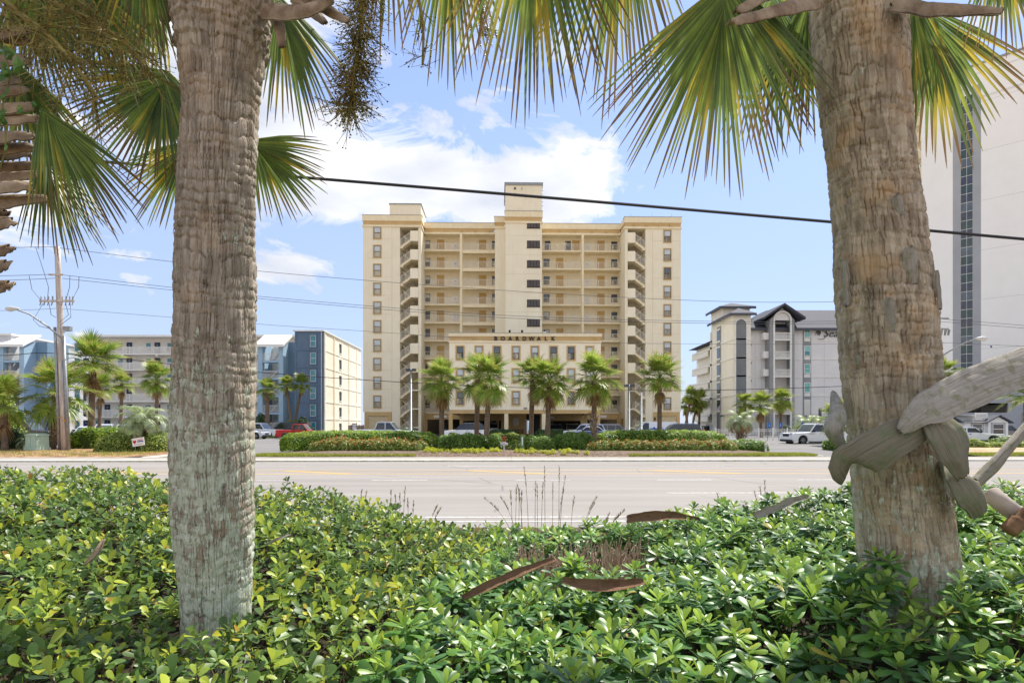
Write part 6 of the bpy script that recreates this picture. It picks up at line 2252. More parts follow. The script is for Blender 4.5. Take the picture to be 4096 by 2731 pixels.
# blue accessible-parking signs
for (px, lab) in ((3070, 'blue accessible parking sign, left of the pair at the fence'), (3115, 'blue accessible parking sign, right of the pair at the fence'), (3204, 'blue accessible parking sign behind the bonnet of the white vehicle')):
    p = at(px, 0, 61)
    root = empty('accessible_parking_sign', (p.x, 61, z_lot(61)), 0, lab, 'sign', 'accessible parking signs')
    bpart(root, 'post_shaft', M_STEEL, lambda b: b.tube([(0, 0, 0), (0, 0, 1.9)], .03, 6))
    bd = bpart(root, 'board', mat('sign_bright_blue', C(38, 110, 190), None, .5, 5), lambda b: b.box(-.14, .14, -.05, -.03, 1.35, 1.85))
    bd.rotation_euler = (0, R(6), 0)
    bpart(root, 'symbol', M_WHITE, lambda b: (b.tube([(.05 * math.cos(i) - .01, -.055, 1.5 + .05 * math.sin(i)) for i in range(7)], .008, 4), b.box(-.02, .0, -.058, -.05, 1.52, 1.64), b.box(-.03, .01, -.058, -.05, 1.66, 1.7), b.box(-.0, .05, -.058, -.05, 1.54, 1.56)), bd)

# park bench and bin in front of the lobby wall
bn = empty('bench', (1.0, 82.0, LOT), R(1), 'dark slatted bench against the lobby wall', 'bench')
bn.location = (at(2070, 0, 81.5).x, 81.5, LOT)
for k in range(9):
    bpart(bn, 'slat', M_DARK, lambda b: b.box(-.72 + k * .17, -.66 + k * .17, .18, .22, .42, .95))
for k in range(4):
    bpart(bn, 'slat', M_DARK, lambda b: b.box(-.78, .78, -.25 + k * .11, -.17 + k * .11, .42, .46))
bpart(bn, 'top_rail', M_DARK, lambda b: b.box(-.8, .8, .17, .23, .95, 1.0))
for s in (-1, 1):
    bpart(bn, 'leg', M_DARK, lambda b: (b.box(s * .74 - .03, s * .74 + .03, -.25, -.19, 0, .65), b.box(s * .74 - .03, s * .74 + .03, .17, .23, 0, .95), b.box(s * .74 - .03, s * .74 + .03, -.25, .2, .62, .66)))
bi = empty('litter_bin', (at(2038, 0, 81.3).x, 81.3, LOT), 0, 'dark litter bin beside the slatted bench', 'bin')
bpart(bi, 'body', M_DARK, lambda b: b.tube([(0, 0, 0), (0, 0, .8)], [.24, .28], 12))
bpart(bi, 'lid', M_DARK, lambda b: b.tube([(0, 0, .8), (0, 0, .85), (0, 0, .95)], [.3, .3, .15], 12))
# hvac units by the grey building
for (px, w_, h_, lab, m_) in ((2822, .95, .95, 'black equipment box by the corner of the grey condominium', M_DARK), (2838, .8, 1.25, 'grey equipment box by the corner of the grey condominium', M_STEEL)):
    root = empty('equipment_box', (at(px, 0, 92).x, 92, LOT + .45), 0, lab, 'utility box')
    bpart(root, 'plinth', M_CONC, lambda b: b.box(-w_ * .6, w_ * .6, -.5, .5, -.45, 0))
    bpart(root, 'body', m_, lambda b: b.box(-w_ / 2, w_ / 2, -.4, .4, 0, h_))
    bpart(root, 'lid', m_, lambda b: b.box(-w_ / 2 - .03, w_ / 2 + .03, -.43, .43, h_, h_ + .06))
# traffic cone
tcn = empty('traffic_cone', (at(626, 0, 62).x, 62, z_lot(62)), 0, 'orange and white traffic cone near the silver sedan at left', 'cone')
M_ORANGE = mat('cone_orange', C(226, 96, 40), None, .6, 5)
bpart(tcn, 'base_plate', M_ORANGE, lambda b: b.box(-.2, .2, -.2, .2, 0, .04))
bpart(tcn, 'cone_body', M_ORANGE, lambda b: b.tube([(0, 0, .04), (0, 0, .72)], [.15, .035], 12))
bpart(tcn, 'band', M_WHITE, lambda b: b.tube([(0, 0, .4), (0, 0, .55)], [.095, .07], 12))
# distant kite over the street
kt = at(3964, 1385, 60)
k_ = empty('kite', kt, R(20), 'tiny blue kite in front of the white tower', 'kite')
bpart(k_, 'sail', mat('kite_blue', C(52, 66, 150), None, .6, 5), lambda b: b.add([(-.18, 0, .0), (0, .02, .16), (.2, 0, .03), (0, -.05, -.13), (0, .06, .02)], [(0, 1, 4), (1, 2, 4), (2, 3, 4), (3, 0, 4)]))


# two people seen over the hedge
def person(px, d, top_y, label, shirt, cap, seed):
    """standing figure, one skinned surface: legs, torso, arms, neck, head; cap as a child"""
    z0 = z_lot(d)
    h = uz(top_y, d) - z0
    root = empty('person', (at(px, 0, d).x, d, z0), R(20), label, 'person')
    s = h / 1.75
    sk = {'pelvis': (0, 0, .95), 'waist': (0, 0, 1.1), 'chest': (0, 0, 1.32), 'neck': (0, .01, 1.49), 'head': (0, -.02, 1.62), 'crown': (0, -.01, 1.72)}
    rad = {'pelvis': .15, 'waist': .135, 'chest': .16, 'neck': .06, 'head': .095, 'crown': .06}
    ed = [('pelvis', 'waist'), ('waist', 'chest'), ('chest', 'neck'), ('neck', 'head'), ('head', 'crown')]
    for q, sg in (('l', -1), ('r', 1)):
        sk.update({'hip' + q: (sg * .1, 0, .9), 'knee' + q: (sg * .11, -.02, .5), 'ankle' + q: (sg * .11, .03, .09), 'toe' + q: (sg * .12, -.13, .04),
                   'sh' + q: (sg * .19, 0, 1.42), 'elb' + q: (sg * .26, .03, 1.14), 'wr' + q: (sg * .25, -.1, .92), 'hd' + q: (sg * .24, -.16, .83)})
        rad.update({'hip' + q: .1, 'knee' + q: .065, 'ankle' + q: .045, 'toe' + q: .035, 'sh' + q: .065, 'elb' + q: .045, 'wr' + q: .032, 'hd' + q: .035})
        ed += [('pelvis', 'hip' + q), ('hip' + q, 'knee' + q), ('knee' + q, 'ankle' + q), ('ankle' + q, 'toe' + q), ('chest', 'sh' + q), ('sh' + q, 'elb' + q), ('elb' + q, 'wr' + q), ('wr' + q, 'hd' + q)]
    ks = list(sk)
    me = bpy.data.meshes.new('figure')
    me.from_pydata([Vector(sk[k]) * s for k in ks], [(ks.index(a), ks.index(b)) for a, b in ed], [])
    o = obj('figure', me, root)
    md = o.modifiers.new('skin', 'SKIN')
    for i, k in enumerate(ks):
        me.skin_vertices[0].data[i].radius = (rad[k] * s, rad[k] * s)
    me.skin_vertices[0].data[0].use_root = True
    o.modifiers.new('sub', 'SUBSURF').levels = 2
    dg = bpy.context.evaluated_depsgraph_get()
    me2 = bpy.data.meshes.new_from_object(o.evaluated_get(dg))
    bpy.data.objects.remove(o)
    for m_ in (shirt, mat('skin_tone', C(198, 152, 124), None, .6, 6), mat('dark_shorts', C(54, 60, 74), None, .8, 6)):
        me2.materials.append(m_)
    for pl in me2.polygons:
        z = pl.center.z / s
        pl.material_index = 1 if z > 1.46 or z < .5 or (abs(pl.center.x) / s > .2 and z < 1.2) else (2 if z < .98 else 0)
        pl.use_smooth = True
    obj('figure', me2, root)
    mb = MB()
    mb.tube([(0, -.01 * s, 1.66 * s), (0, -.01 * s, 1.72 * s), (0, 0, 1.775 * s)], [.11 * s, .105 * s, .04 * s], 12)
    mb.box(-.07 * s, .07 * s, -.21 * s, -.09 * s, 1.655 * s, 1.675 * s)
    mb.build('cap', cap, root, True)


person(2813, 66, 1706, 'person in a red shirt and teal cap beside the parking notice', mat('red_shirt', C(176, 44, 58), None, .8, 6), mat('teal_cap', C(70, 150, 160), None, .8, 6), 1)
person(2849, 58, 1714, 'person in a white shirt and teal cap near the end of the right hedge', mat('white_shirt', C(228, 230, 234), None, .8, 6), MATS['teal_cap'], 2)


# ------------------------------------------------------------------ foreground palms
def trunk_mat(name, lichen, c1, c2, cw):
    m = bpy.data.materials.new(name)
    m.use_nodes = True
    nt = m.node_tree
    g = NG(nt)
    b = nt.nodes['Principled BSDF']
    tc = g.n('ShaderNodeTexCoord')
    v = tc.outputs['Object']
    sep = g.n('ShaderNodeSeparateXYZ')
    nt.links.new(v, sep.inputs[0])
    fib = g.noise(g.mapping(v, scale=(60, 60, 5)), 1.0, 4, .6)
    mot = g.noise(v, 7.0, 6, .65)
    c = g.ramp(g.m('ADD', g.m('MULTIPLY', mot, .55), g.m('MULTIPLY', g.attr('rnd'), .45)), [(.3, c2), (.66, c1)])
    c = g.mix(g.ramp(fib, [(.3, (.4, .4, .4)), (.6, (0, 0, 0))]), c, tuple(x * .5 for x in c2))
    warm = g.noise(v, 4.2, 5, .6)
    c = g.mix(g.m('MULTIPLY', g.ramp(warm, [(.5, (0, 0, 0)), (.68, (1, 1, 1))]), .55), c, cw)
    # crusts of pale lichen, thicker low on the stem
    ln = g.noise(g.mapping(v, scale=(34, 34, 13)), 1.0, 7, .7)
    lb = g.noise(v, 3.0, 3, .5)
    low = g.ramp(g.m('DIVIDE', sep.outputs[2], lichen), [(.3, (1, 1, 1)), (1.0, (0, 0, 0))])
    lf = g.m('ADD', g.m('ADD', g.m('MULTIPLY', ln, .75), g.m('MULTIPLY', lb, .35)), g.m('MULTIPLY', low, .205))
    lmask = g.ramp(lf, [(.682, (0, 0, 0)), (.71, (1, 1, 1))])
    lc = g.ramp(g.noise(v, 30, 3), [(.35, C(180, 188, 164)), (.65, C(214, 220, 204))])
    c = g.mix(g.m('MULTIPLY', lmask, .85), c, lc)
    nt.links.new(c, b.inputs['Base Color'])
    b.inputs['Roughness'].default_value = .95
    b.inputs['Specular IOR Level'].default_value = .15
    bn = g.noise(g.mapping(v, scale=(90, 90, 18)), 1.0, 5, .7)
    bp = g.n('ShaderNodeBump')
    bp.inputs['Strength'].default_value = .8
    bp.inputs['Distance'].default_value = .008
    nt.links.new(g.m('ADD', bn, g.m('MULTIPLY', lmask, .3)), bp.inputs['Height'])
    nt.links.new(bp.outputs[0], b.inputs['Normal'])
    MATS[name] = m
    return m


def near_trunk(rows, d, root, m, seed, rough_from=9.0, ring=.055, cells=58, zlow=0.0, extra_top=1.2, groove=.010, res=1.0, ring_amp=(.55, .8, 1.2), grp=1.7):
    """rows: (photo y, left x, right x).  Ring scars and vertical splits built as real relief"""
    rng = np.random.default_rng(int(seed))
    zs = np.array([CAM_H - (y - 1697) / 2400 * d for y, a, b in rows])
    xc = np.array([((a + b) / 2 - 2048) / 2400 * d for y, a, b in rows])
    rr = np.array([(b - a) / 2 / 2400 * d for y, a, b in rows]) * .99 * math.cos(math.atan2(float(xc.mean()), d))
    o = np.argsort(zs)
    zs, xc, rr = zs[o], xc[o], rr[o]
    z0, z1 = zlow, zs[-1] + extra_top
    nz = int((z1 - z0) / .0076 * res)
    Z = np.linspace(z0, z1, nz)
    slope = (xc[-1] - xc[-3]) / (zs[-1] - zs[-3])
    X = np.interp(Z, zs, xc) + np.where(Z > zs[-1], (Z - zs[-1]) * slope, 0)
    X = np.convolve(np.pad(X, 36, 'edge'), np.ones(73) / 73, 'valid')
    Rr = np.interp(Z, zs, rr)
    Rr = np.convolve(np.pad(Rr, 24, 'edge'), np.ones(49) / 49, 'valid')
    nf_, nb_ = int(250 * res), int(50 * res)     # fine on the side towards the street hedge, coarser behind
    th = np.concatenate([np.linspace(PI, 2 * PI, nf_, endpoint=False), np.linspace(0, PI, nb_, endpoint=False)])
    nt_ = len(th)
    T, ZZ = np.meshgrid(th, Z)

    def h(a, b):
        q = np.sin(a * 127.1 + b * 311.7 + seed) * 43758.5453
        return q - np.floor(q)
    wav = .014 * np.sin(T * 2 + 1.3 * seed) + .007 * np.sin(T * 5 + ZZ * 7) + .012 * np.sin(T + ZZ * 3.1) + .004 * np.sin(T * 17 + ZZ * 11)
    ph = (ZZ + wav) / ring + .5 * np.sin(ZZ * 7.0 + seed) + .3 * np.sin(ZZ * 17.0)
    band = np.floor(ph)
    fr = ph - band
    edge = np.minimum(fr, 1 - fr)
    # scars: thin, broken, of uneven strength; each band stands a little in or out
    strength = np.clip(1.6 * h(band, np.floor(T * 2.2 + h(band, 5.0) * 3)) - .35, 0, 1)
    low_ = np.interp(ZZ, [1.0, 2.3, 3.1], ring_amp)
    disp = -.012 * low_ * strength * np.exp(-(edge / .07) ** 2) + low_ * .0022 * np.sin(PI * fr) ** 2 + .004 * (h(band, 1.0) - .5) + .0035 * (1 - fr) * h(band, 9.0)
    # long vertical splits that wander and run through one to three bands
    disp2 = np.zeros_like(disp)
    tone = np.zeros_like(disp)
    for (cn, grp, gd, wd) in ((cells, grp, groove, .075), (cells * .53, grp * 1.6, groove * .9, .04)):
        bb = np.floor(ph / grp + h(1.0, cn))
        u = T / (2 * PI) * round(cn) + .10 * np.sin(ZZ * 19 + T * 3) + .08 * np.sin(ZZ * 47 + T * 9) + h(bb, 3.0) * 1.0
        ci = np.floor(u)
        n_ = round(cn)
        l = ci + .5 * (h(bb, ci % n_ + .5) - .5) * .9
        r_ = ci + 1 + .5 * (h(bb, (ci + 1) % n_ + .5) - .5) * .9
        e = np.minimum(np.abs(u - l), np.abs(r_ - u))
        on_ = np.clip(h(bb, ci % n_ + 7) * 1.7 - .35, 0, 1)
        disp2 -= gd * on_ * np.exp(-(e / wd) ** 2)
        disp2 += .0035 * (h(bb, ci % n_ + 11) - .5)
        tone += h(bb, ci % n_ + 23)
    disp += disp2
    disp += .005 * np.sin(T * 3 + ZZ * 4.1 + seed) + .003 * np.sin(T * 11 + ZZ * 13)
    disp += rng.normal(0, .0009, disp.shape)
    rough = np.clip((ZZ - rough_from) / .25, 0, 1)
    uu = np.floor(T * 9 + h(band, 4.0) * 5)
    disp += rough * (.020 * (h(band, uu) - .35) + .016 * (1 - fr) ** 2 * h(band, 2.0))
    RR = Rr[:, None] + disp
    V = np.stack([X[:, None] + RR * np.cos(T), d + RR * np.sin(T), ZZ], 2).reshape(-1, 3)
    base = np.array([X[0], d, z0])
    i, j = np.meshgrid(np.arange(nz - 1), np.arange(nt_), indexing='ij')
    j2 = (j + 1) % nt_
    F = np.stack([i * nt_ + j, i * nt_ + j2, (i + 1) * nt_ + j2, (i + 1) * nt_ + j], 2).reshape(-1, 4)
    o = obj('trunk', np_mesh('trunk', V - base, F, m, rnd=(tone / 2).ravel()), root)
    root.location = base
    return o, (lambda z: (float(np.interp(z, Z, X)), float(np.interp(z, Z, Rr))))


L_NEAR = leaf_mat('near_palm_leaf', [(0, C(84, 106, 50)), (.45, C(108, 134, 56)), (.85, C(136, 160, 68)), (1, C(172, 180, 78))], .4, .5,
                  tip=C(120, 88, 52), young=C(196, 172, 60), spec=.45, tcol=(1.0, 1.0, .32))
M_STALK = mat('petiole_green', C(126, 132, 66), C(104, 104, 54), .5, 5)
M_FRUIT = mat('fruit_stalk', C(166, 154, 92), C(120, 108, 62), .7, 8)
M_BERRY = mat('palm_berry', C(92, 88, 50), C(60, 56, 34), .4, 8)
def husk_mat(name, c1, c2, c3, blot):
    """dry fibrous sheath: streaks run along the ribbon ('tt' is the position across it)"""
    m = bpy.data.materials.new(name)
    m.use_nodes = True
    nt = m.node_tree
    g = NG(nt)
    b = nt.nodes['Principled BSDF']
    tc = g.n('ShaderNodeTexCoord')
    sep = g.n('ShaderNodeSeparateXYZ')
    nt.links.new(tc.outputs['Object'], sep.inputs[0])
    cb = g.n('ShaderNodeCombineXYZ')
    nt.links.new(g.m('MULTIPLY', g.attr('tt'), 48.0), cb.inputs[0])
    nt.links.new(g.m('MULTIPLY', sep.outputs[0], 3.5), cb.inputs[1])
    nt.links.new(g.m('MULTIPLY', sep.outputs[2], 3.5), cb.inputs[2])
    st = g.noise(cb.outputs[0], 1.0, 7, .7)
    c = g.ramp(st, [(.3, c2), (.5, c1), (.72, tuple(min(1, x * 1.12) for x in c1))])
    bl = g.noise(tc.outputs['Object'], 17, 7, .68)
    c = g.mix(g.m('MULTIPLY', g.ramp(bl, [(.5, (0, 0, 0)), (.62, (1, 1, 1))]), blot), c, c3)
    nt.links.new(c, b.inputs['Base Color'])
    b.inputs['Roughness'].default_value = .95
    b.inputs['Specular IOR Level'].default_value = .15
    bp = g.n('ShaderNodeBump')
    bp.inputs['Strength'].default_value = 1.0
    bp.inputs['Distance'].default_value = .007
    nt.links.new(st, bp.inputs['Height'])
    nt.links.new(bp.outputs[0], b.inputs['Normal'])
    MATS[name] = m
    return m


M_HUSK = husk_mat('grey_husk', C(178, 172, 163), C(128, 119, 106), C(136, 138, 106), .75)
M_HUSKO = husk_mat('shaded_olive_husk', C(140, 134, 118), C(94, 87, 73), C(118, 128, 98), .85)  # olive, blotched; shade of the underside is put into its darker tone
M_HUSKB = husk_mat('brown_husk', C(138, 108, 84), C(66, 46, 34), C(94, 70, 52), .5)


def near_fan(root, hub, tip, seed, spread=R(120), nseg=46, droop=.12, face=None, pet_from=None, asym=0.0, width=1.22, join=.46, name='frond', m=None, rnr=(0, 1)):
    """large fan frond: pleated blade split into drooping segments; hub and tip are world points"""
    rs = random.Random(seed)
    hub, tip = Vector(hub), Vector(tip)
    ax = tip - hub
    R_ = ax.length
    ax.normalize()
    fc = Vector(face) if face else (Vector((0, 0, CAM_H)) - hub).normalized() + Vector((0, 0, .3))
    fc = (fc - ax * fc.dot(ax)).normalized()
    side = ax.cross(fc).normalized()
    mb = MB()
    g = Vector((0, 0, -1))
    dth = spread / nseg
    st = [0, .12, .26, join, .58, .72, .86, .95, 1.0]
    for i in range(nseg):
        t = (i + .5) / nseg
        th = (t - .5) * spread + asym
        L = R_ * (.80 - .06 * (abs(t - .5) * 2) ** 2) * rs.uniform(.86, 1.06)
        d = (ax * math.cos(th) + side * math.sin(th) - fc * (.18 * abs(math.sin(th)) + rs.uniform(-.03, .03))).normalized()
        w = d.cross(fc).normalized()
        n_ = w.cross(d).normalized()
        base = hub + ax * (.22 * R_ * (1 - abs(t - .5) * 2) ** 1.2)
        dr = droop * rs.uniform(.5, 1.6)
        sw = rs.uniform(-.5, .5) * .10
        vs, tt_ = [], []
        r_ = rnr[0] + (rnr[1] - rnr[0]) * (rs.random() * .97 + .015)
        for s in st:
            c = base + d * (L * s) + g * (dr * L * max(0, s - .3) ** 2 * 1.6) + w * (sw * L * max(0, s - join) ** 1.5)
            full = math.tan(dth / 2) * L * min(s, join) * 1.12 + .002
            if s > join:
                q = (s - join) / (1 - join)
                full = math.tan(dth / 2) * L * join * 1.12 * (1 - q) ** .62 + .0008
            full *= width
            fold = full * (.75 if s < join else .55)
            vs += [c - w * full, c - n_ * fold * (-1), c + w * full]
            tt_ += [s * .92] * 3
        fs = []
        for k in range(len(st) - 1):
            a = 3 * k
            fs += [(a, a + 1, a + 4, a + 3), (a + 1, a + 2, a + 5, a + 4)]
        mb.add(vs, fs, 0, r_, tt_)
    fr = mb.build(name, m or L_NEAR, root, False)
    fr.matrix_parent_inverse = Matrix.Translation(-Vector(root.location))
    if pet_from is not None:
        p0 = Vector(pet_from)
        mid = p0.lerp(hub, .55) + Vector((0, 0, .25 * (hub - p0).length))
        pts = [(p0 * (1 - t) ** 2 + mid * 2 * t * (1 - t) + hub * t * t) for t in [k / 10 for k in range(11)]] + [hub + ax * R_ * .12]
        b = MB()
        b.tube(pts, [.035 - .0018 * k for k in range(12)], 6)
        po = b.build('petiole', M_STALK, fr, True)
        po.matrix_parent_inverse = Matrix.Translation(-Vector(root.location))
    return fr


def world_child(mb, name, m, root, smooth=True, parent=None):
    o = mb.build(name, m, parent or root, smooth)
    o.matrix_parent_inverse = Matrix.Translation(-Vector(root.location))
    return o


def smooth_path(P, k=8):
    out = []
    for i in range(len(P) - 1):
        p0, p1, p2, p3 = P[max(0, i - 1)], P[i], P[i + 1], P[min(len(P) - 1, i + 2)]
        for q in range(k):
            t = q / k
            out.append(.5 * ((2 * p1) + (p2 - p0) * t + (2 * p0 - 5 * p1 + 4 * p2 - p3) * t * t + (3 * p1 - p0 - 3 * p2 + p3) * t ** 3))
    out.append(P[-1])
    return out


def husk(root, name, pts, widths, m, seed, curl=.35, th=.014, nrm=None, rag=.12, nu=18, parent=None):
    """torn, curled frond base: a ribbon with thickness, ragged edges and a lumpy surface"""
    P = smooth_path([at(*p) for p in pts])
    n = len(P)
    W = np.interp(np.linspace(0, len(widths) - 1, n), range(len(widths)), widths)
    mb = MB()
    top, bot, tu = [], [], []
    N0 = Vector(nrm) if nrm else Vector((0, -1, .25))
    for i, p in enumerate(P):
        t = (P[min(i + 1, n - 1)] - P[max(i - 1, 0)]).normalized()
        N_ = (N0 - t * N0.dot(t)).normalized()
        S = t.cross(N_).normalized()
        wl = W[i] * (1 + rag * noise.noise(Vector((i * .23, seed, 1))))
        wr = W[i] * (1 + rag * noise.noise(Vector((i * .23, seed, 9))))
        endt = 1.0 if 0 < i < n - 1 else .92
        for k in range(nu + 1):
            u = -1 + 2 * k / nu
            ww = (wl if u < 0 else wr) * endt
            q = p + S * (u * ww / 2) - N_ * (curl * ww * u * u)
            q += N_ * .008 * noise.noise(q * 9 + Vector((seed, 0, 0))) + N_ * .004 * noise.noise(q * 34) + N_ * .0025 * noise.noise(Vector((k * 2.3, i * .25, seed)))
            if i in (0, n - 1):
                q += t * (.035 if i else -.035) * (W[i] / .1) ** .5 * noise.noise(Vector((k * 1.7, seed, i)))
            top.append(q)
            tu.append(.02 + .96 * k / nu)
            tk = th * (1 - .8 * u * u) + .003
            bot.append(q - N_ * tk)
    m1 = nu + 1
    fs = []
    off = len(top)
    for i in range(n - 1):
        for k in range(nu):
            a, b, c, d_ = i * m1 + k, i * m1 + k + 1, (i + 1) * m1 + k + 1, (i + 1) * m1 + k
            fs += [(a, b, c, d_), (off + d_, off + c, off + b, off + a)]
        for k in (0, nu):
            a, d_ = i * m1 + k, (i + 1) * m1 + k
            fs.append((a, d_, off + d_, off + a))
    for i in (0, n - 1):
        for k in range(nu):
            a, b = i * m1 + k, i * m1 + k + 1
            fs.append((a, b, off + b, off + a))
    mb.add(top + bot, fs, 0, 0.0, tu + tu)
    if root is None:
        return mb.build(name, m, None, True)
    return world_child(mb, name, m, root, True, parent)


def fruit(root, pts, seed, n=70, ln=.3, berries=200, parent=None):
    rs = random.Random(seed)
    P = smooth_path([at(*p) for p in pts], 10)
    mb = MB()
    mb.tube(P, [.016 * (1 - .8 * i / len(P)) + .003 for i in range(len(P))], 5, 0)
    ends = []
    for k in range(n):
        i = int(len(P) * (.12 + .86 * rs.random()))
        p = P[min(i, len(P) - 1)]
        d = Vector((rs.gauss(0, 1), rs.gauss(0, 1), rs.gauss(-.35, .7))).normalized()
        l = ln * rs.uniform(.4, 1.1)
        q = [p, p + d * l * .5 + Vector((0, 0, -.02)), p + d * l + Vector((0, 0, -.10 * l / .3))]
        mb.tube(q, [.004, .003, .0018], 3, 0, False)
        for j in range(6):
            t = rs.uniform(.25, 1)
            b0 = q[0].lerp(q[2], t)
            dd = (d + Vector((rs.gauss(0, .8), rs.gauss(0, .8), rs.gauss(-.3, .6)))).normalized()
            e = b0 + dd * rs.uniform(.04, .12)
            mb.tube([b0, e], [.002, .0012], 3, 0, False)
            ends.append(b0.lerp(e, rs.random()))
            ends.append(e)
    rs.shuffle(ends)
    for e in ends[:berries]:
        r_ = rs.uniform(.004, .0075)
        mb.add([e + Vector(v) * r_ for v in ((1, 0, 0), (-1, 0, 0), (0, 1, 0), (0, -1, 0), (0, 0, 1), (0, 0, -1))],
               [(0, 2, 4), (2, 1, 4), (1, 3, 4), (3, 0, 4), (2, 0, 5), (1, 2, 5), (3, 1, 5), (0, 3, 5)], 1)
    return world_child(mb, 'fruit_cluster', [M_FRUIT, M_BERRY], root, False)


# --- left palm
DL = 3.3
lp = empty('palm_tree', (0, 0, 0), 0, 'large foreground palm trunk covered in pale green lichen at left', 'palm tree', 'foreground palms')
TM1 = trunk_mat('lichen_trunk', 3.3, C(194, 182, 166), C(136, 124, 110), C(184, 160, 134))
lt, lfun = near_trunk([(2600, 725, 1000), (2400, 722, 1008), (2100, 690, 1024), (1800, 677, 1026), (1300, 692, 1026), (1000, 702, 1026), (700, 716, 1030), (350, 728, 1040),
                       (100, 690, 1082), (0, 682, 1090)], DL, lp, TM1, 3.0, rough_from=3.72, ring=.058, groove=.013, cells=78, grp=1.6)
CL = Vector((lfun(5.2)[0], DL, 5.25))
near_fan(lp, at(1105, -30, 4.0), at(1255, 500, 3.9), 11, R(70), 30, .10, pet_from=CL)
near_fan(lp, at(985, 560, 4.1), at(1262, 800, 4.0), 12, R(125), 44, .10, pet_from=CL + Vector((.1, .2, 0)))
near_fan(lp, at(676, 285, 3.9), at(520, 700, 3.7), 13, R(150), 50, .10, pet_from=CL)
near_fan(lp, at(770, 560, 4.2), at(545, 870, 4.1), 14, R(75), 30, .12, pet_from=CL + Vector((0, .2, 0)))
near_fan(lp, at(560, -330, 3.2), at(610, 190, 3.1), 15, R(70), 34, .15, pet_from=CL)
near_fan(lp, at(640, -60, 4.4), at(330, 330, 4.3), 16, R(80), 30, .15, pet_from=CL)
near_fan(lp, at(1560, -430, 4.3), at(1500, 130, 4.2), 17, R(40), 16, .2, pet_from=CL)
fruit(lp, [(1180, -400, 3.6), (1420, -230, 3.6), (1445, 60, 3.6), (1425, 260, 3.6), (1395, 440, 3.6)], 21, 300, .15, 1700)
fruit(lp, [(1500, -300, 3.9), (1640, -100, 3.9), (1690, 90, 3.9), (1690, 260, 3.9)], 22, 16, .12, 60)
fruit(lp, [(1700, -300, 4.0), (1900, -120, 4.0), (1925, 60, 4.0), (1915, 150, 4.0)], 23, 18, .10, 80)
for i, (pts, w_) in enumerate((([(1050, 20, 3.15), (1180, 25, 3.0), (1260, 10, 2.95), (1330, -20, 2.9)], [.12, .10, .08, .05]), ([(1080, 30, 3.3), (1110, 90, 3.2), (1125, 180, 3.15)], [.05, .06, .04]),
                               ([(1200, -40, 3.1), (1300, 20, 3.0), (1390, 75, 2.95)], [.07, .06, .03]), ([(640, -60, 3.2), (665, 30, 3.2), (655, 80, 3.2)], [.08, .06, .04]),
                               ([(1170, -20, 3.3), (1250, 40, 3.25), (1300, 85, 3.2)], [.06, .06, .03]))):
    husk(lp, 'boot', pts, w_, M_BOOT, 30 + i, .3)
for k in range(16):      # crown above the frame
    az = k * 2.4
    el = R(20 + 45 * (k % 4) / 3)
    hub = CL + Vector((math.cos(az) * math.cos(el), math.sin(az) * math.cos(el), .25 + math.sin(el))) * 1.0
    tip = hub + Vector((math.cos(az), math.sin(az), math.sin(el) * .5)) * .95
    near_fan(lp, hub, tip, 100 + k, R(170), 26, .3, face=(0, 0, 1), pet_from=CL)

# --- far-left palm with stubs of cut fronds
bp_ = empty('palm_tree', (0, 0, 0), 0, 'palm with sawn-off frond stubs cut by the left edge of the photo', 'palm tree', 'foreground palms')
bt, bfun = near_trunk([(2600, -440, -120), (1700, -430, -110), (1000, -420, -95), (400, -400, -80), (0, -390, -70)], 3.2, bp_, TM1, 5.0, rough_from=2.6, res=.35)
rs = random.Random(5)
for i, (y, x1) in enumerate(((110, 120), (150, 130), (215, 100), (225, 112), (310, 80), (350, 100), (415, 130), (460, 145), (530, 125), (575, 135), (600, 110), (650, 170), (690, 145), (730, 130), (785, 178), (845, 12), (875, 55), (985, 35), (1050, 18), (1130, 32))):
    d0 = rs.uniform(2.95, 3.25)
    husk(bp_, 'boot', [(-120, y + 26, d0 + .1), (-40, y + 8, d0), (x1 * .55, y, d0 - .02), (x1, y + rs.uniform(-4, 10), d0)], [.13, .10, .07, .05], M_BOOT, 50 + i, .25, .02, nrm=(0, -1, .5), rag=.25)
CB_ = Vector((bfun(4.9)[0], 3.2, 4.9))
near_fan(bp_, at(165, 430, 2.9), at(470, 900, 2.8), 31, R(62), 38, .10, pet_from=CB_)
near_fan(bp_, at(170, 600, 3.2), at(320, 1010, 3.1), 32, R(58), 34, .12, pet_from=CB_)
near_fan(bp_, at(60, 240, 3.6), at(250, 720, 3.5), 33, R(60), 26, .12, pet_from=CB_)
near_fan(bp_, at(300, -120, 3.8), at(560, 330, 3.7), 34, R(60), 26, .15, pet_from=CB_)
near_fan(bp_, at(200, -330, 3.5), at(150, 260, 3.4), 35, R(70), 34, .12, pet_from=CB_)
near_fan(bp_, at(420, -300, 3.9), at(380, 260, 3.8), 36, R(80), 34, .12, pet_from=CB_)
near_fan(bp_, at(60, -100, 3.9), at(330, 420, 3.8), 37, R(64), 28, .12, pet_from=CB_)
fruit(bp_, [(-100, -100, 3.0), (60, 40, 3.0), (190, 140, 3.0), (300, 260, 3.0), (400, 400, 3.0)], 24, 85, .26, 260)
fruit(bp_, [(-60, -160, 3.2), (180, -10, 3.2), (380, 90, 3.2), (520, 190, 3.2), (600, 300, 3.2)], 25, 75, .24, 240)
for k in range(12):
    az = k * 2.4 + .7
    el = R(20 + 45 * (k % 4) / 3)
    hub = CB_ + Vector((math.cos(az) * math.cos(el), math.sin(az) * math.cos(el), .3 + math.sin(el))) * 1.0
    near_fan(bp_, hub, hub + Vector((math.cos(az), math.sin(az), math.sin(el) * .5)) * .95, 140 + k, R(170), 26, .3, face=(0, 0, 1), pet_from=CB_)
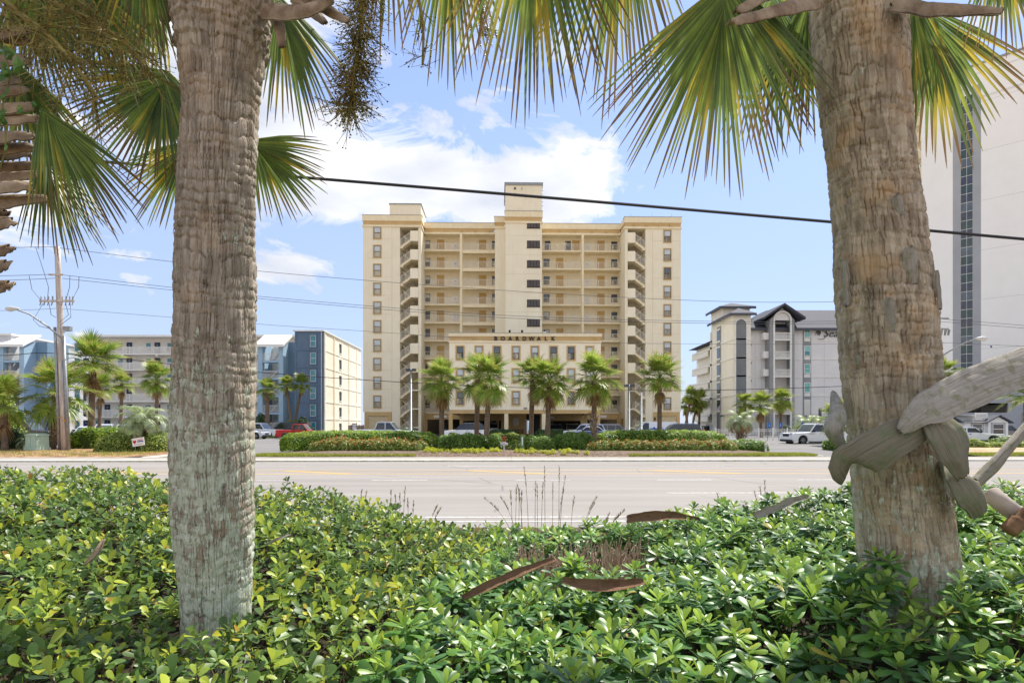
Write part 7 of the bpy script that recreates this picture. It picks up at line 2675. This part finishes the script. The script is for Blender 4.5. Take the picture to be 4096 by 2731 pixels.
vine = empty('vine', at(-40, 480, 2.85), 0, 'green climbing vine on the stubs at the left edge', 'vine')
vm = leaf_mat('vine_leaf', [(0, C(62, 104, 38)), (.7, C(96, 140, 52)), (1, C(190, 180, 50))], .4, .35)
vst = MB()
vp = smooth_path([at(-60, 820, 2.9), at(20, 600, 2.85), at(10, 420, 2.85), at(40, 300, 2.85), at(0, 180, 2.85)])
vst.tube(vp, .004, 5)
o = vst.build('stem', M_STALK, vine)
o.matrix_parent_inverse = Matrix.Translation(-Vector(vine.location))
for k in range(26):
    p = vp[rs.randrange(len(vp))]
    s = rs.uniform(.03, .055)
    q = at(rs.uniform(-20, 125), rs.uniform(180, 500), 2.83) if k % 3 else p
    mb = MB()
    a = rs.random() * 6
    dx, dy = Vector((math.cos(a), -.2, math.sin(a))), Vector((-math.sin(a), -.3, math.cos(a)))
    mb.add([q, q + dx * s * .5 + dy * s * .45, q + dx * s * 1.2, q + dx * s * .5 - dy * s * .45, q + dx * s * .55 + Vector((0, -.008, 0))], [(0, 4, 1), (1, 4, 2), (2, 4, 3), (3, 4, 0)], 0, rs.random() * .95 + .02)
    o = mb.build('leaf', vm, vine)
    o.matrix_parent_inverse = Matrix.Translation(-Vector(vine.location))

# --- right palm
DR = 3.5
rp_ = empty('palm_tree', (0, 0, 0), 0, 'large leaning foreground palm with torn frond bases on its trunk at right', 'palm tree', 'foreground palms')
TM2 = trunk_mat('tan_trunk', 2.0, C(204, 190, 168), C(144, 130, 112), C(204, 168, 126))
rt, rfun = near_trunk([(2600, 3440, 3850), (2350, 3440, 3848), (2200, 3425, 3842), (2000, 3402, 3805), (1700, 3372, 3768), (1500, 3352, 3768), (1200, 3335, 3752), (900, 3322, 3700),
                       (600, 3288, 3652), (300, 3255, 3640), (0, 3225, 3640)], DR, rp_, TM2, 8.0, rough_from=9, ring=.07, cells=56, groove=.014, ring_amp=(.5, 1.0, 1.2), grp=1.0)
CR = Vector((rfun(5.3)[0], DR, 5.4))
near_fan(rp_, at(2915, -90, 3.1), at(2770, 735, 3.0), 41, R(104), 60, .07, pet_from=CR, rnr=(.3, 1))
near_fan(rp_, at(2130, -560, 3.7), at(2150, 430, 3.6), 42, R(64), 40, .10, pet_from=CR, join=.5)
near_fan(rp_, at(2480, -520, 3.9), at(2430, 360, 3.8), 43, R(58), 34, .12, pet_from=CR, join=.5)
near_fan(rp_, at(1800, -430, 4.2), at(1800, 300, 4.1), 44, R(50), 26, .12, pet_from=CR, join=.5)
near_fan(rp_, at(3090, -60, 4.2), at(3120, 560, 4.1), 45, R(80), 34, .08, pet_from=CR)
near_fan(rp_, at(3230, -40, 4.0), at(3230, 560, 3.9), 46, R(60), 28, .08, pet_from=CR)
near_fan(rp_, at(3715, 30, 4.0), at(3800, 640, 3.9), 47, R(88), 32, .08, pet_from=CR)
near_fan(rp_, at(3655, -40, 3.9), at(3660, 480, 3.8), 48, R(50), 22, .05, pet_from=CR)
near_fan(rp_, at(4000, -260, 3.6), at(4090, 170, 3.5), 49, R(70), 26, .12, pet_from=CR)
for k in range(16):
    az = k * 2.4 + .4
    el = R(20 + 45 * (k % 4) / 3)
    hub = CR + Vector((math.cos(az) * math.cos(el), math.sin(az) * math.cos(el), .3 + math.sin(el))) * 1.0
    near_fan(rp_, hub, hub + Vector((math.cos(az), math.sin(az), math.sin(el) * .5)) * .95, 180 + k, R(170), 26, .3, face=(0, 0, 1), pet_from=CR)
husk(rp_, 'boot', [(3260, -20, 3.2), (3130, 10, 3.0), (3010, 45, 2.9), (2925, 75, 2.85)], [.11, .09, .07, .055], M_BOOT, 60, .5, .02, nrm=(0, -.6, .8))
husk(rp_, 'boot', [(3100, -70, 3.15), (3020, -20, 3.0), (2945, 30, 2.95)], [.09, .07, .05], M_BOOT, 61, .5, .02, nrm=(0, -.6, .8))
husk(rp_, 'boot', [(3600, -10, 3.2), (3750, 12, 3.05), (3900, 20, 3.0), (4015, 30, 2.95)], [.12, .10, .08, .05], M_BOOT, 62, .5, .02, nrm=(0, -.6, .8))
# torn grey frond bases wrapped round the stem
husk(rp_, 'frond_base', [(3392, 1872, 3.36), (3415, 1850, 3.15), (3520, 1790, 3.06), (3660, 1715, 3.04), (3790, 1650, 3.08)], [.20, .22, .20, .17, .10], M_HUSKO, 63, .13, .016, nrm=(-.15, -1, .1))
husk(rp_, 'frond_base', [(3600, 1720, 3.02), (3700, 1640, 3.0), (3830, 1575, 3.02), (3980, 1505, 3.05), (4130, 1460, 3.08), (4400, 1400, 3.1)], [.04, .16, .20, .20, .21, .21], M_HUSK, 64, .07, .014, nrm=(0, -1, .45), rag=.22)
husk(rp_, 'frond_base', [(3740, 1650, 3.05), (3800, 1720, 3.0), (3845, 1810, 3.0), (3860, 1900, 3.05)], [.16, .22, .20, .08], M_HUSKO, 65, .14, .018, nrm=(.2, -1, .1))
husk(rp_, 'frond_base', [(3820, 1850, 3.25), (3880, 1905, 3.1), (3925, 1970, 3.08), (3945, 2045, 3.15)], [.12, .2, .21, .12], M_HUSKO, 66, .3, .03, nrm=(.25, -1, .35))
husk(rp_, 'frond_base', [(3850, 1990, 3.3), (3900, 1940, 3.3), (3990, 1855, 3.28), (4070, 1760, 3.28), (4180, 1640, 3.3), (4260, 1560, 3.3)], [.07, .07, .065, .05, .06, .06], M_HUSK, 67, .6, .02, nrm=(0, -1, .5))
husk(rp_, 'frond_base', [(3330, 1560, 3.5), (3345, 1640, 3.3), (3335, 1720, 3.25), (3370, 1790, 3.3)], [.03, .10, .10, .05], M_HUSK, 68, .4, .02, nrm=(-.6, -1, 0))
for i, (x, y0, y1, w_) in enumerate(((3760, 1080, 1230, .035), (3655, 990, 1130, .09), (3430, 1080, 1180, .07), (3370, 1040, 1220, .06), (3560, 1190, 1320, .055), (3390, 820, 960, .05), (3350, 440, 560, .06), (3600, 780, 860, .06), (3430, 1420, 1560, .08))):
    z0_, z1_ = CAM_H - (y1 - 1697) / 2400 * 3.2, CAM_H - (y0 - 1697) / 2400 * 3.2
    xc_, rr_ = rfun((z0_ + z1_) / 2)
    X_ = (x - 2048) / 2400 * 3.25
    off = min(.98, max(-.98, (X_ - xc_) / rr_))
    dd = DR - rr_ * math.sqrt(1 - off * off) - .012
    husk(rp_, 'bark_plate', [(x + 10, y1, dd * 1.0), (x + 3, (y0 + y1) / 2, dd - .012), (x - 6, y0, dd - .03)], [w_ * .6, w_, w_ * .7], M_HUSK, 80 + i, .35, .012, nrm=(off, -math.sqrt(1 - off * off), .1), rag=.5)

# ------------------------------------------------------------------ foreground hedges
L_HAW = leaf_mat('hawthorn_leaf', [(0, C(74, 104, 52)), (.45, C(102, 134, 62)), (.78, C(134, 164, 68)), (.93, C(184, 198, 64)), (.985, C(216, 208, 66)), (1, C(196, 140, 70))], .40, .36, young=C(190, 200, 64), spec=.4)
L_PIT = leaf_mat('pittosporum_leaf', [(0, C(60, 98, 52)), (.5, C(84, 130, 58)), (.85, C(116, 162, 64)), (.985, C(160, 190, 72)), (1, C(200, 160, 70))], .38, .28, young=C(188, 212, 76), spec=.42)
M_TWIG = mat('twig_bark', C(120, 98, 80), C(78, 62, 50), .9, 12)
M_CORE = mat('leaf_gap_shade', C(58, 50, 34), C(28, 26, 16), .95, 9)  # dark tone standing in for shade in the leaf gaps


def leaf_tpl(L, W, fold=.25, curl=.15, roll=.0):
    st = [(0, .10), (.2, .38), (.45, .76), (.68, .99), (.85, .96), (.96, .62), (1.0, .22)]
    V, tt = [], []
    for s, w in st:
        x, hw = s * L, w * W / 2
        z = -curl * L * s * s
        V += [(x, -hw, z + fold * hw), (x, 0, z), (x, hw, z + fold * hw)]
    F = []
    for k in range(len(st) - 1):
        a = 3 * k
        F += [(a, a + 1, a + 4, a + 3), (a + 1, a + 2, a + 5, a + 4)]
    return np.array(V), np.array(F)


def sprig_tpl(kind, seed):
    """list of (4x4 leaf matrix, youth, leaf shape index) and stem length"""
    rs = random.Random(seed)
    out = []
    n = rs.randint(14, 18) if kind == 'pit' else rs.randint(6, 8)
    for k in range(n):
        t = k / (n - 1)
        az = k * 2.39996 + rs.uniform(-.25, .25)
        if kind == 'pit':
            el = R(-16 + 86 * t ** 1.15 + rs.uniform(-6, 6))
            s = (1.0 - .48 * t ** 1.6) * rs.uniform(.9, 1.08)
            z = -.05 + .05 * t
        else:
            el = R(0 + 62 * t + rs.uniform(-14, 14))
            s = (1.0 - .25 * t) * rs.uniform(.75, 1.15)
            z = -.045 + .045 * t
        M = Matrix.Translation((0, 0, z)) @ Matrix.Rotation(az, 4, 'Z') @ Matrix.Rotation(-el, 4, 'Y') @ Matrix.Rotation(rs.uniform(-.35, .35), 4, 'X') @ Matrix.Diagonal((s, s, s, 1))
        y = max(0.0, (t - .62) / .38) * rs.uniform(.3, 1.0) if kind == 'pit' else (rs.uniform(.2, .9) if t > .8 and rs.random() < .5 else 0.0)
        out.append((M, y, rs.randrange(2)))
    return out


TPL = {'pit': [leaf_tpl(.116, .048, -.18, .18), leaf_tpl(.122, .044, -.26, .28)], 'haw': [leaf_tpl(.082, .043, .18, .10), leaf_tpl(.074, .037, .25, .18)]}
SPR = {k: [sprig_tpl(k, 900 + i) for i in range(8)] for k in ('pit', 'haw')}
SPN = {}
for k in ('pit', 'haw'):
    SPN[k] = []
    for sp in SPR[k]:
        Vs, Fs, rn, tt = [], [], [], []
        o_ = 0
        rs = random.Random(len(SPN[k]))
        for (M, y, li) in sp:
            V, F = TPL[k][li]
            A = np.array(M)
            Vs.append(V @ A[:3, :3].T + A[:3, 3])
            Fs.append(F + o_)
            o_ += len(V)
            rn += [rs.random() * .16] * len(V)
            tt += [y] * len(V)
        SPN[k].append((np.concatenate(Vs), np.concatenate(Fs), np.array(rn), np.array(tt)))
LEAFM = {'pit': L_PIT, 'haw': L_HAW}
PROF = [(-6000, 1880), (0, 1876), (500, 1880), (690, 1915), (1000, 1962), (1200, 1946), (1550, 2012), (1640, 2055), (1750, 2092), (1950, 2115), (2150, 2112), (2500, 2088), (2600, 2060),
        (2800, 2020), (3000, 2006), (3200, 1968), (3380, 1938), (3650, 1930), (4096, 1950), (9000, 1950)]
PX_, PY_ = np.array([p[0] for p in PROF]), np.array([p[1] for p in PROF])
YR = 6.3


def hedge_h(X, Y):
    """height of the leafy surface"""
    yr = np.interp(X / YR * 2400 + 2048, PX_, PY_)
    zr = CAM_H - (yr - 1697) / 2400 * YR
    t = np.clip((Y - 2.0) / (YR - 2.0), 0, 1)
    z = .84 + (zr - .84) * t ** .85
    z = z + .24 * np.exp(-((X - 2.2) / .75) ** 2 - ((Y - 3.2) / .5) ** 2)
    z = z - .07 * np.exp(-((X + 1.65) / .6) ** 2 - ((Y - 3.2) / .6) ** 2)
    z = z + .035 * np.sin(X * 2.7 + 1) * np.sin(Y * 3.1) + .02 * np.sin(X * 6.1) * np.sin(Y * 5.3 + 2)
    z = np.where(Y > YR, z - 1.6 * (Y - YR), z)
    return z


def hedge(name, kind, inside, spacing, label, seed, layers):
    rng = np.random.default_rng(seed)
    root = empty(name, (0, 4, 0), 0, label, 'hedge')
    pts = []
    for (dz_, sp, tl) in layers:
        xs = np.arange(-7.2, 7.2, sp)
        ysv = np.arange(1.45, 6.9, sp)
        X, Y = np.meshgrid(xs, ysv)
        X = X.ravel() + rng.uniform(-.5, .5, X.size) * sp
        Y = Y.ravel() + rng.uniform(-.5, .5, Y.size) * sp
        k = inside(X, Y) & (np.abs(X) < Y * .98 + .35)
        # keep clear of the trunks
        for (cx, cy, r_) in ((lfun(.8)[0], DL, .24), (rfun(1.0)[0], DR, .31)):
            k &= (X - cx) ** 2 + (Y - cy) ** 2 > r_ ** 2
        X, Y = X[k], Y[k]
        Z = hedge_h(X, Y) + dz_ + rng.normal(0, .022, len(X))
        pts.append(np.stack([X, Y, Z, np.full(len(X), tl)], 1))
    P = np.concatenate(pts)
    # trunk gap zone keeps bare twigs where the photo shows them
    n = len(P)
    tilt = P[:, 3]
    nrm = np.stack([rng.normal(0, 1, n) * tilt, rng.normal(-.25, 1, n) * tilt, np.ones(n)], 1)
    nrm /= np.linalg.norm(nrm, axis=1, keepdims=True)
    az = rng.uniform(0, 2 * PI, n)
    sc = rng.uniform(.66, 1.3, n)
    var = rng.integers(0, 8, n)
    vis = (np.abs(P[:, 0]) < P[:, 1] * .855) & (P[:, 3] < .5)
    vy = 1697 + (CAM_H - P[:, 2]) / P[:, 1] * 2400
    vis &= vy < 2760
    order = np.argsort(np.where(vis, P[:, 1], 99))
    near = set(order[:300].tolist())
    spm = []
    for v in range(8):
        V, F, rn, tt = SPN[kind][v]
        spm.append(np_mesh('sprig', V, F, LEAFM[kind], rn, tt))
    stem = MB()
    stem.tube([(0, 0, -.14), (.004, 0, -.06), (0, 0, .0)], [.004, .0035, .002], 5)
    stem_me = stem.mesh('sprig', M_TWIG)
    leaf_me = {}
    for li in range(2):
        V, F = TPL[kind][li]
        for yq in (0, 1):
            leaf_me[li, yq] = np_mesh('leaf', V, F, LEAFM[kind], np.full(len(V), .01), np.full(len(V), .55 * yq))
    Vs, Fs, Rn, Tt = [], [], [], []
    off = 0
    cnt = 0
    for i in order:
        i = int(i)
        z = Vector(nrm[i])
        q = Vector((0, 0, 1)).rotation_difference(z) @ Matrix.Rotation(az[i], 3, 'Z').to_quaternion()
        if i in near:
            if cnt < 34:
                s_ = obj('sprig', stem_me, root, (P[i, 0], P[i, 1] - 4, P[i, 2]), q.to_euler(), float(sc[i]))
                for (M, y, li) in SPR[kind][var[i]]:
                    lf_ = obj('leaf', leaf_me[li, int(y > .3)], s_)
                    lf_.matrix_local = M
            else:
                obj('sprig', spm[var[i]], root, (P[i, 0], P[i, 1] - 4, P[i, 2]), q.to_euler(), float(sc[i]))
            cnt += 1
            continue
        V, F, rn, tt = SPN[kind][var[i]]
        A = np.array(q.to_matrix()) * sc[i]
        Vs.append(V @ A.T + P[i, :3] - np.array([0, 4, 0]))
        Fs.append(F + off)
        off += len(V)
        Rn.append((rn + rng.random()) % 1.0)
        Tt.append(tt * (1 if rng.random() < .75 else .2))
    o = obj('foliage', np_mesh('foliage', np.concatenate(Vs), np.concatenate(Fs), LEAFM[kind], np.concatenate(Rn), np.concatenate(Tt)), root)
    o['kind'] = 'stuff'
    # twigs
    tw_ = MB()
    for _ in range(1300):
        i = rng.integers(0, n)
        p = Vector(P[i, :3]) - Vector((0, 4, 0))
        b = p + Vector((rng.normal(0, .10), rng.normal(0, .10), -rng.uniform(.15, .4)))
        tw_.tube([b, b.lerp(p, .5) + Vector((rng.normal(0, .02), rng.normal(0, .02), 0)), p], [.006, .004, .002], 4, 0, False)
    o = tw_.build('twigs', M_TWIG, root)
    o['kind'] = 'stuff'
    return root, P


def bound(X, Y):
    return -.62 + np.maximum(0, Y - 3.5) * .20 + .12 * np.sin(Y * 4.0)


hedge('hawthorn_hedge', 'haw', lambda X, Y: X < bound(X, Y), .075, 'low hedge of small oval leaves surrounding the lichen-covered trunk', 1, [(0, .102, .34), (-.08, .13, .6)])


def pit_in(X, Y):
    gap = (np.abs(X - .55) < .58) & (Y > 4.5) & (Y < 5.6) & (np.sin(X * 9) + np.sin(Y * 13 + X * 4) > -1.25)
    return (X >= bound(X, Y)) & ~gap


hedge('pittosporum_hedge', 'pit', pit_in, .105, 'low hedge of glossy whorled leaves filling the lower right foreground', 2, [(0, .158, .20), (-.09, .18, .42)])
# dark sheet below the leaves; shade between them is put into its colour
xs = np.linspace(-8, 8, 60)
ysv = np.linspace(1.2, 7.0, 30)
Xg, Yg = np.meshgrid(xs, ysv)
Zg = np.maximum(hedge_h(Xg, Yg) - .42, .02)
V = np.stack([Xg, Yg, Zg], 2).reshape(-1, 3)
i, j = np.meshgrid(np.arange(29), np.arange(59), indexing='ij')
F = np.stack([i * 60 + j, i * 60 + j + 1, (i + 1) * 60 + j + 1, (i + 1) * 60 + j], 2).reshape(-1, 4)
o = obj('hedge_shade_sheet', np_mesh('hedge_shade_sheet', V, F, M_CORE))
tag(o, 'dark sheet standing in for shade under the foreground hedges', 'shade sheet', kind='stuff')

# bare clipped twigs in the gap of the right hedge
dt = empty('bare_shrub', (.55, 5.1, .3), 0, 'patch of bare brown clipped twigs in the middle of the front hedge', 'shrub')
mb = MB()
rs = random.Random(77)
for k in range(300):
    x, y = rs.uniform(-.62, .62), rs.uniform(-.5, .5)
    z = float(hedge_h(np.array([x + .55]), np.array([y + 5.1]))[0]) - .3
    b = Vector((x, y, z - .42))
    lean_ = Vector((rs.gauss(0, .09), rs.gauss(0, .09), 0))
    t_ = b + lean_ + Vector((0, 0, rs.uniform(.28, .5)))
    mb.tube([b, b.lerp(t_, .5) + Vector((rs.gauss(0, .015), 0, 0)), t_], [.007, .0055, .004], 4, 0)
    if k % 2:
        m_ = b.lerp(t_, rs.uniform(.4, .8))
        mb.tube([m_, m_ + Vector((rs.gauss(0, .05), rs.gauss(0, .05), rs.uniform(.05, .14)))], [.004, .003], 4, 0)
o = mb.build('twigs', mat('dry_twig', C(198, 176, 150), C(150, 128, 106), .9, 14), dt)
o['kind'] = 'stuff'

# dry grass stalks rising behind the hedges
M_STRAW = mat('dry_straw', C(176, 146, 100), C(134, 106, 70), .8, 10)
clumps = (('tuft of dry grass stalks at the left of the hedge gap', 6.7, [(1600, 1975, 1600), (1560, 1960, 1565), (1586, 1980, 1582), (1612, 1945, 1622), (1636, 1990, 1630), (1650, 2005, 1655)]),
          ('sparse dry stalks beside the end of the oval-leaved hedge', 6.6, [(1705, 2020, 1752), (1715, 2030, 1765), (1440, 1960, 1447), (1458, 1965, 1466)]),
          ('dense upright dry grass stalks beside the arching ones', 6.8, [(2050, 1965, 2042), (2062, 1950, 2066), (2075, 1955, 2078), (2086, 1960, 2086), (2060, 1990, 1935), (2070, 1985, 2000), (2092, 1940, 2070)]),
          ('tall dry grass stalks with dark seed heads in front of the standpipe', 6.9, [(2115, 1862, 2095), (2180, 1868, 2178), (2235, 1866, 2237), (2150, 1935, 2148), (2140, 1925, 2142), (2165, 1930, 2172), (2210, 1930, 2212), (2238, 1905, 2262), (2230, 1960, 2255), (2280, 1985, 2298), (2320, 1985, 2390), (2325, 2010, 2380)]),
          ('pale bent dry stalks beside the brown husk', 6.5, [(2405, 2040, 2500), (2410, 2060, 2480), (2400, 2050, 2440), (2390, 2070, 2435)]),
          ('thin dry stalks near the right palm trunk', 6.6, [(3050, 1945, 3040), (3055, 1925, 3060), (3045, 1960, 3015), (2880, 1975, 2870)]))
for (lab, d, st) in clumps:
    root = empty('dry_grass', at(sum(s[0] for s in st) / len(st), 2150, d), 0, lab, 'grass clump', 'dry grass clumps')
    for q, (bx, ty, tx) in enumerate(st):
        p0, p2 = at(bx, 2190, d), at(tx, ty, d + .1)
        p1 = Vector((p0.x + (p2.x - p0.x) * .15, d, p0.z + (p2.z - p0.z) * .65))
        pts = [p0 * (1 - t) ** 2 + p1 * 2 * t * (1 - t) + p2 * t * t for t in [k / 10 for k in range(11)]]
        mb = MB()
        mb.tube(pts, [.0035 - .0002 * k for k in range(11)], 4)
        for k in range(26):
            t = .68 + .32 * rs.random()
            a = pts[0] * 0
            a = p0 * (1 - t) ** 2 + p1 * 2 * t * (1 - t) + p2 * t * t
            e = a + Vector((rs.gauss(0, .008), rs.gauss(0, .008), .028))
            mb.tube([a, e], [.0028, .001], 3, 0, False)
        o = mb.build('stalk', M_STRAW, root)
        o.matrix_parent_inverse = Matrix.Translation(-Vector(root.location))

# fallen frond bases and branches lying in the hedges
for (lab, pts, w_, m_, sd) in (('curved brown fallen frond base lying left of the hedge centre', [(1850, 2345, 3.55), (1960, 2295, 3.6), (2080, 2245, 3.7), (2215, 2195, 3.85)], [.035, .055, .05, .03], M_HUSKB, 1),
                               ('broad brown fallen frond base lying in the hedge centre', [(2250, 2272, 3.45), (2340, 2292, 3.4), (2450, 2295, 3.4), (2575, 2278, 3.5)], [.03, .065, .07, .035], M_HUSKB, 2),
                               ('ragged brown husk on top of the hedge against the road', [(2508, 2048, 5.6), (2580, 2040, 5.55), (2690, 2035, 5.6), (2800, 2050, 5.7)], [.07, .10, .08, .03], M_HUSKB, 3),
                               ('bare grey branch lying in the hedge left of the right trunk', [(3020, 2050, 4.6), (3090, 2025, 4.6), (3160, 1995, 4.6), (3235, 1972, 4.65)], [.06, .055, .06, .03], M_HUSK, 4),
                               ('small tan stick in the hedge right of the lichen-covered trunk', [(1060, 2165, 3.6), (1110, 2140, 3.6), (1160, 2122, 3.65)], [.012, .016, .01], M_HUSK, 5),
                               ('tan dry leaf lying in the hedge left of the lichen-covered trunk', [(340, 2240, 3.3), (390, 2190, 3.3), (415, 2140, 3.35)], [.02, .035, .02], M_BOOT, 6)):
    o = husk(None, 'fallen_frond_base', pts, w_, m_, sd, -.3, .008, nrm=(0, -.85, .5), rag=.3)
    c_ = sum((v.co for v in o.data.vertices), Vector()) / len(o.data.vertices)
    for v in o.data.vertices:
        v.co -= c_
    o.location = c_ + Vector((0, 0, -.065 if m_ is M_HUSKB else -.02))
    tag(o, lab, 'fallen frond')
lg = empty('fallen_branch', at(4040, 2040, 3.4), 0, 'smooth grey fallen stub with a broken brown end at the right edge', 'branch')
mb = MB()
mb.tube(smooth_path([at(3962, 1970, 3.45), at(4000, 2005, 3.4), at(4070, 2055, 3.38), at(4180, 2120, 3.4)]), [.03] + [.05] * 22 + [.055, .05], 12)
o = world_child(mb, 'branch_body', mat('bleached_wood', C(196, 184, 172), C(160, 146, 134), .8, 6, stretch=(1, 1, 1)), lg)
mb = MB()
mb.tube(smooth_path([at(4110, 2040, 3.3), at(4075, 2080, 3.3), at(4030, 2125, 3.3)]), [.03] * 8 + [.045] * 8 + [.02], 8)
o = world_child(mb, 'broken_end', M_HUSKB, lg)
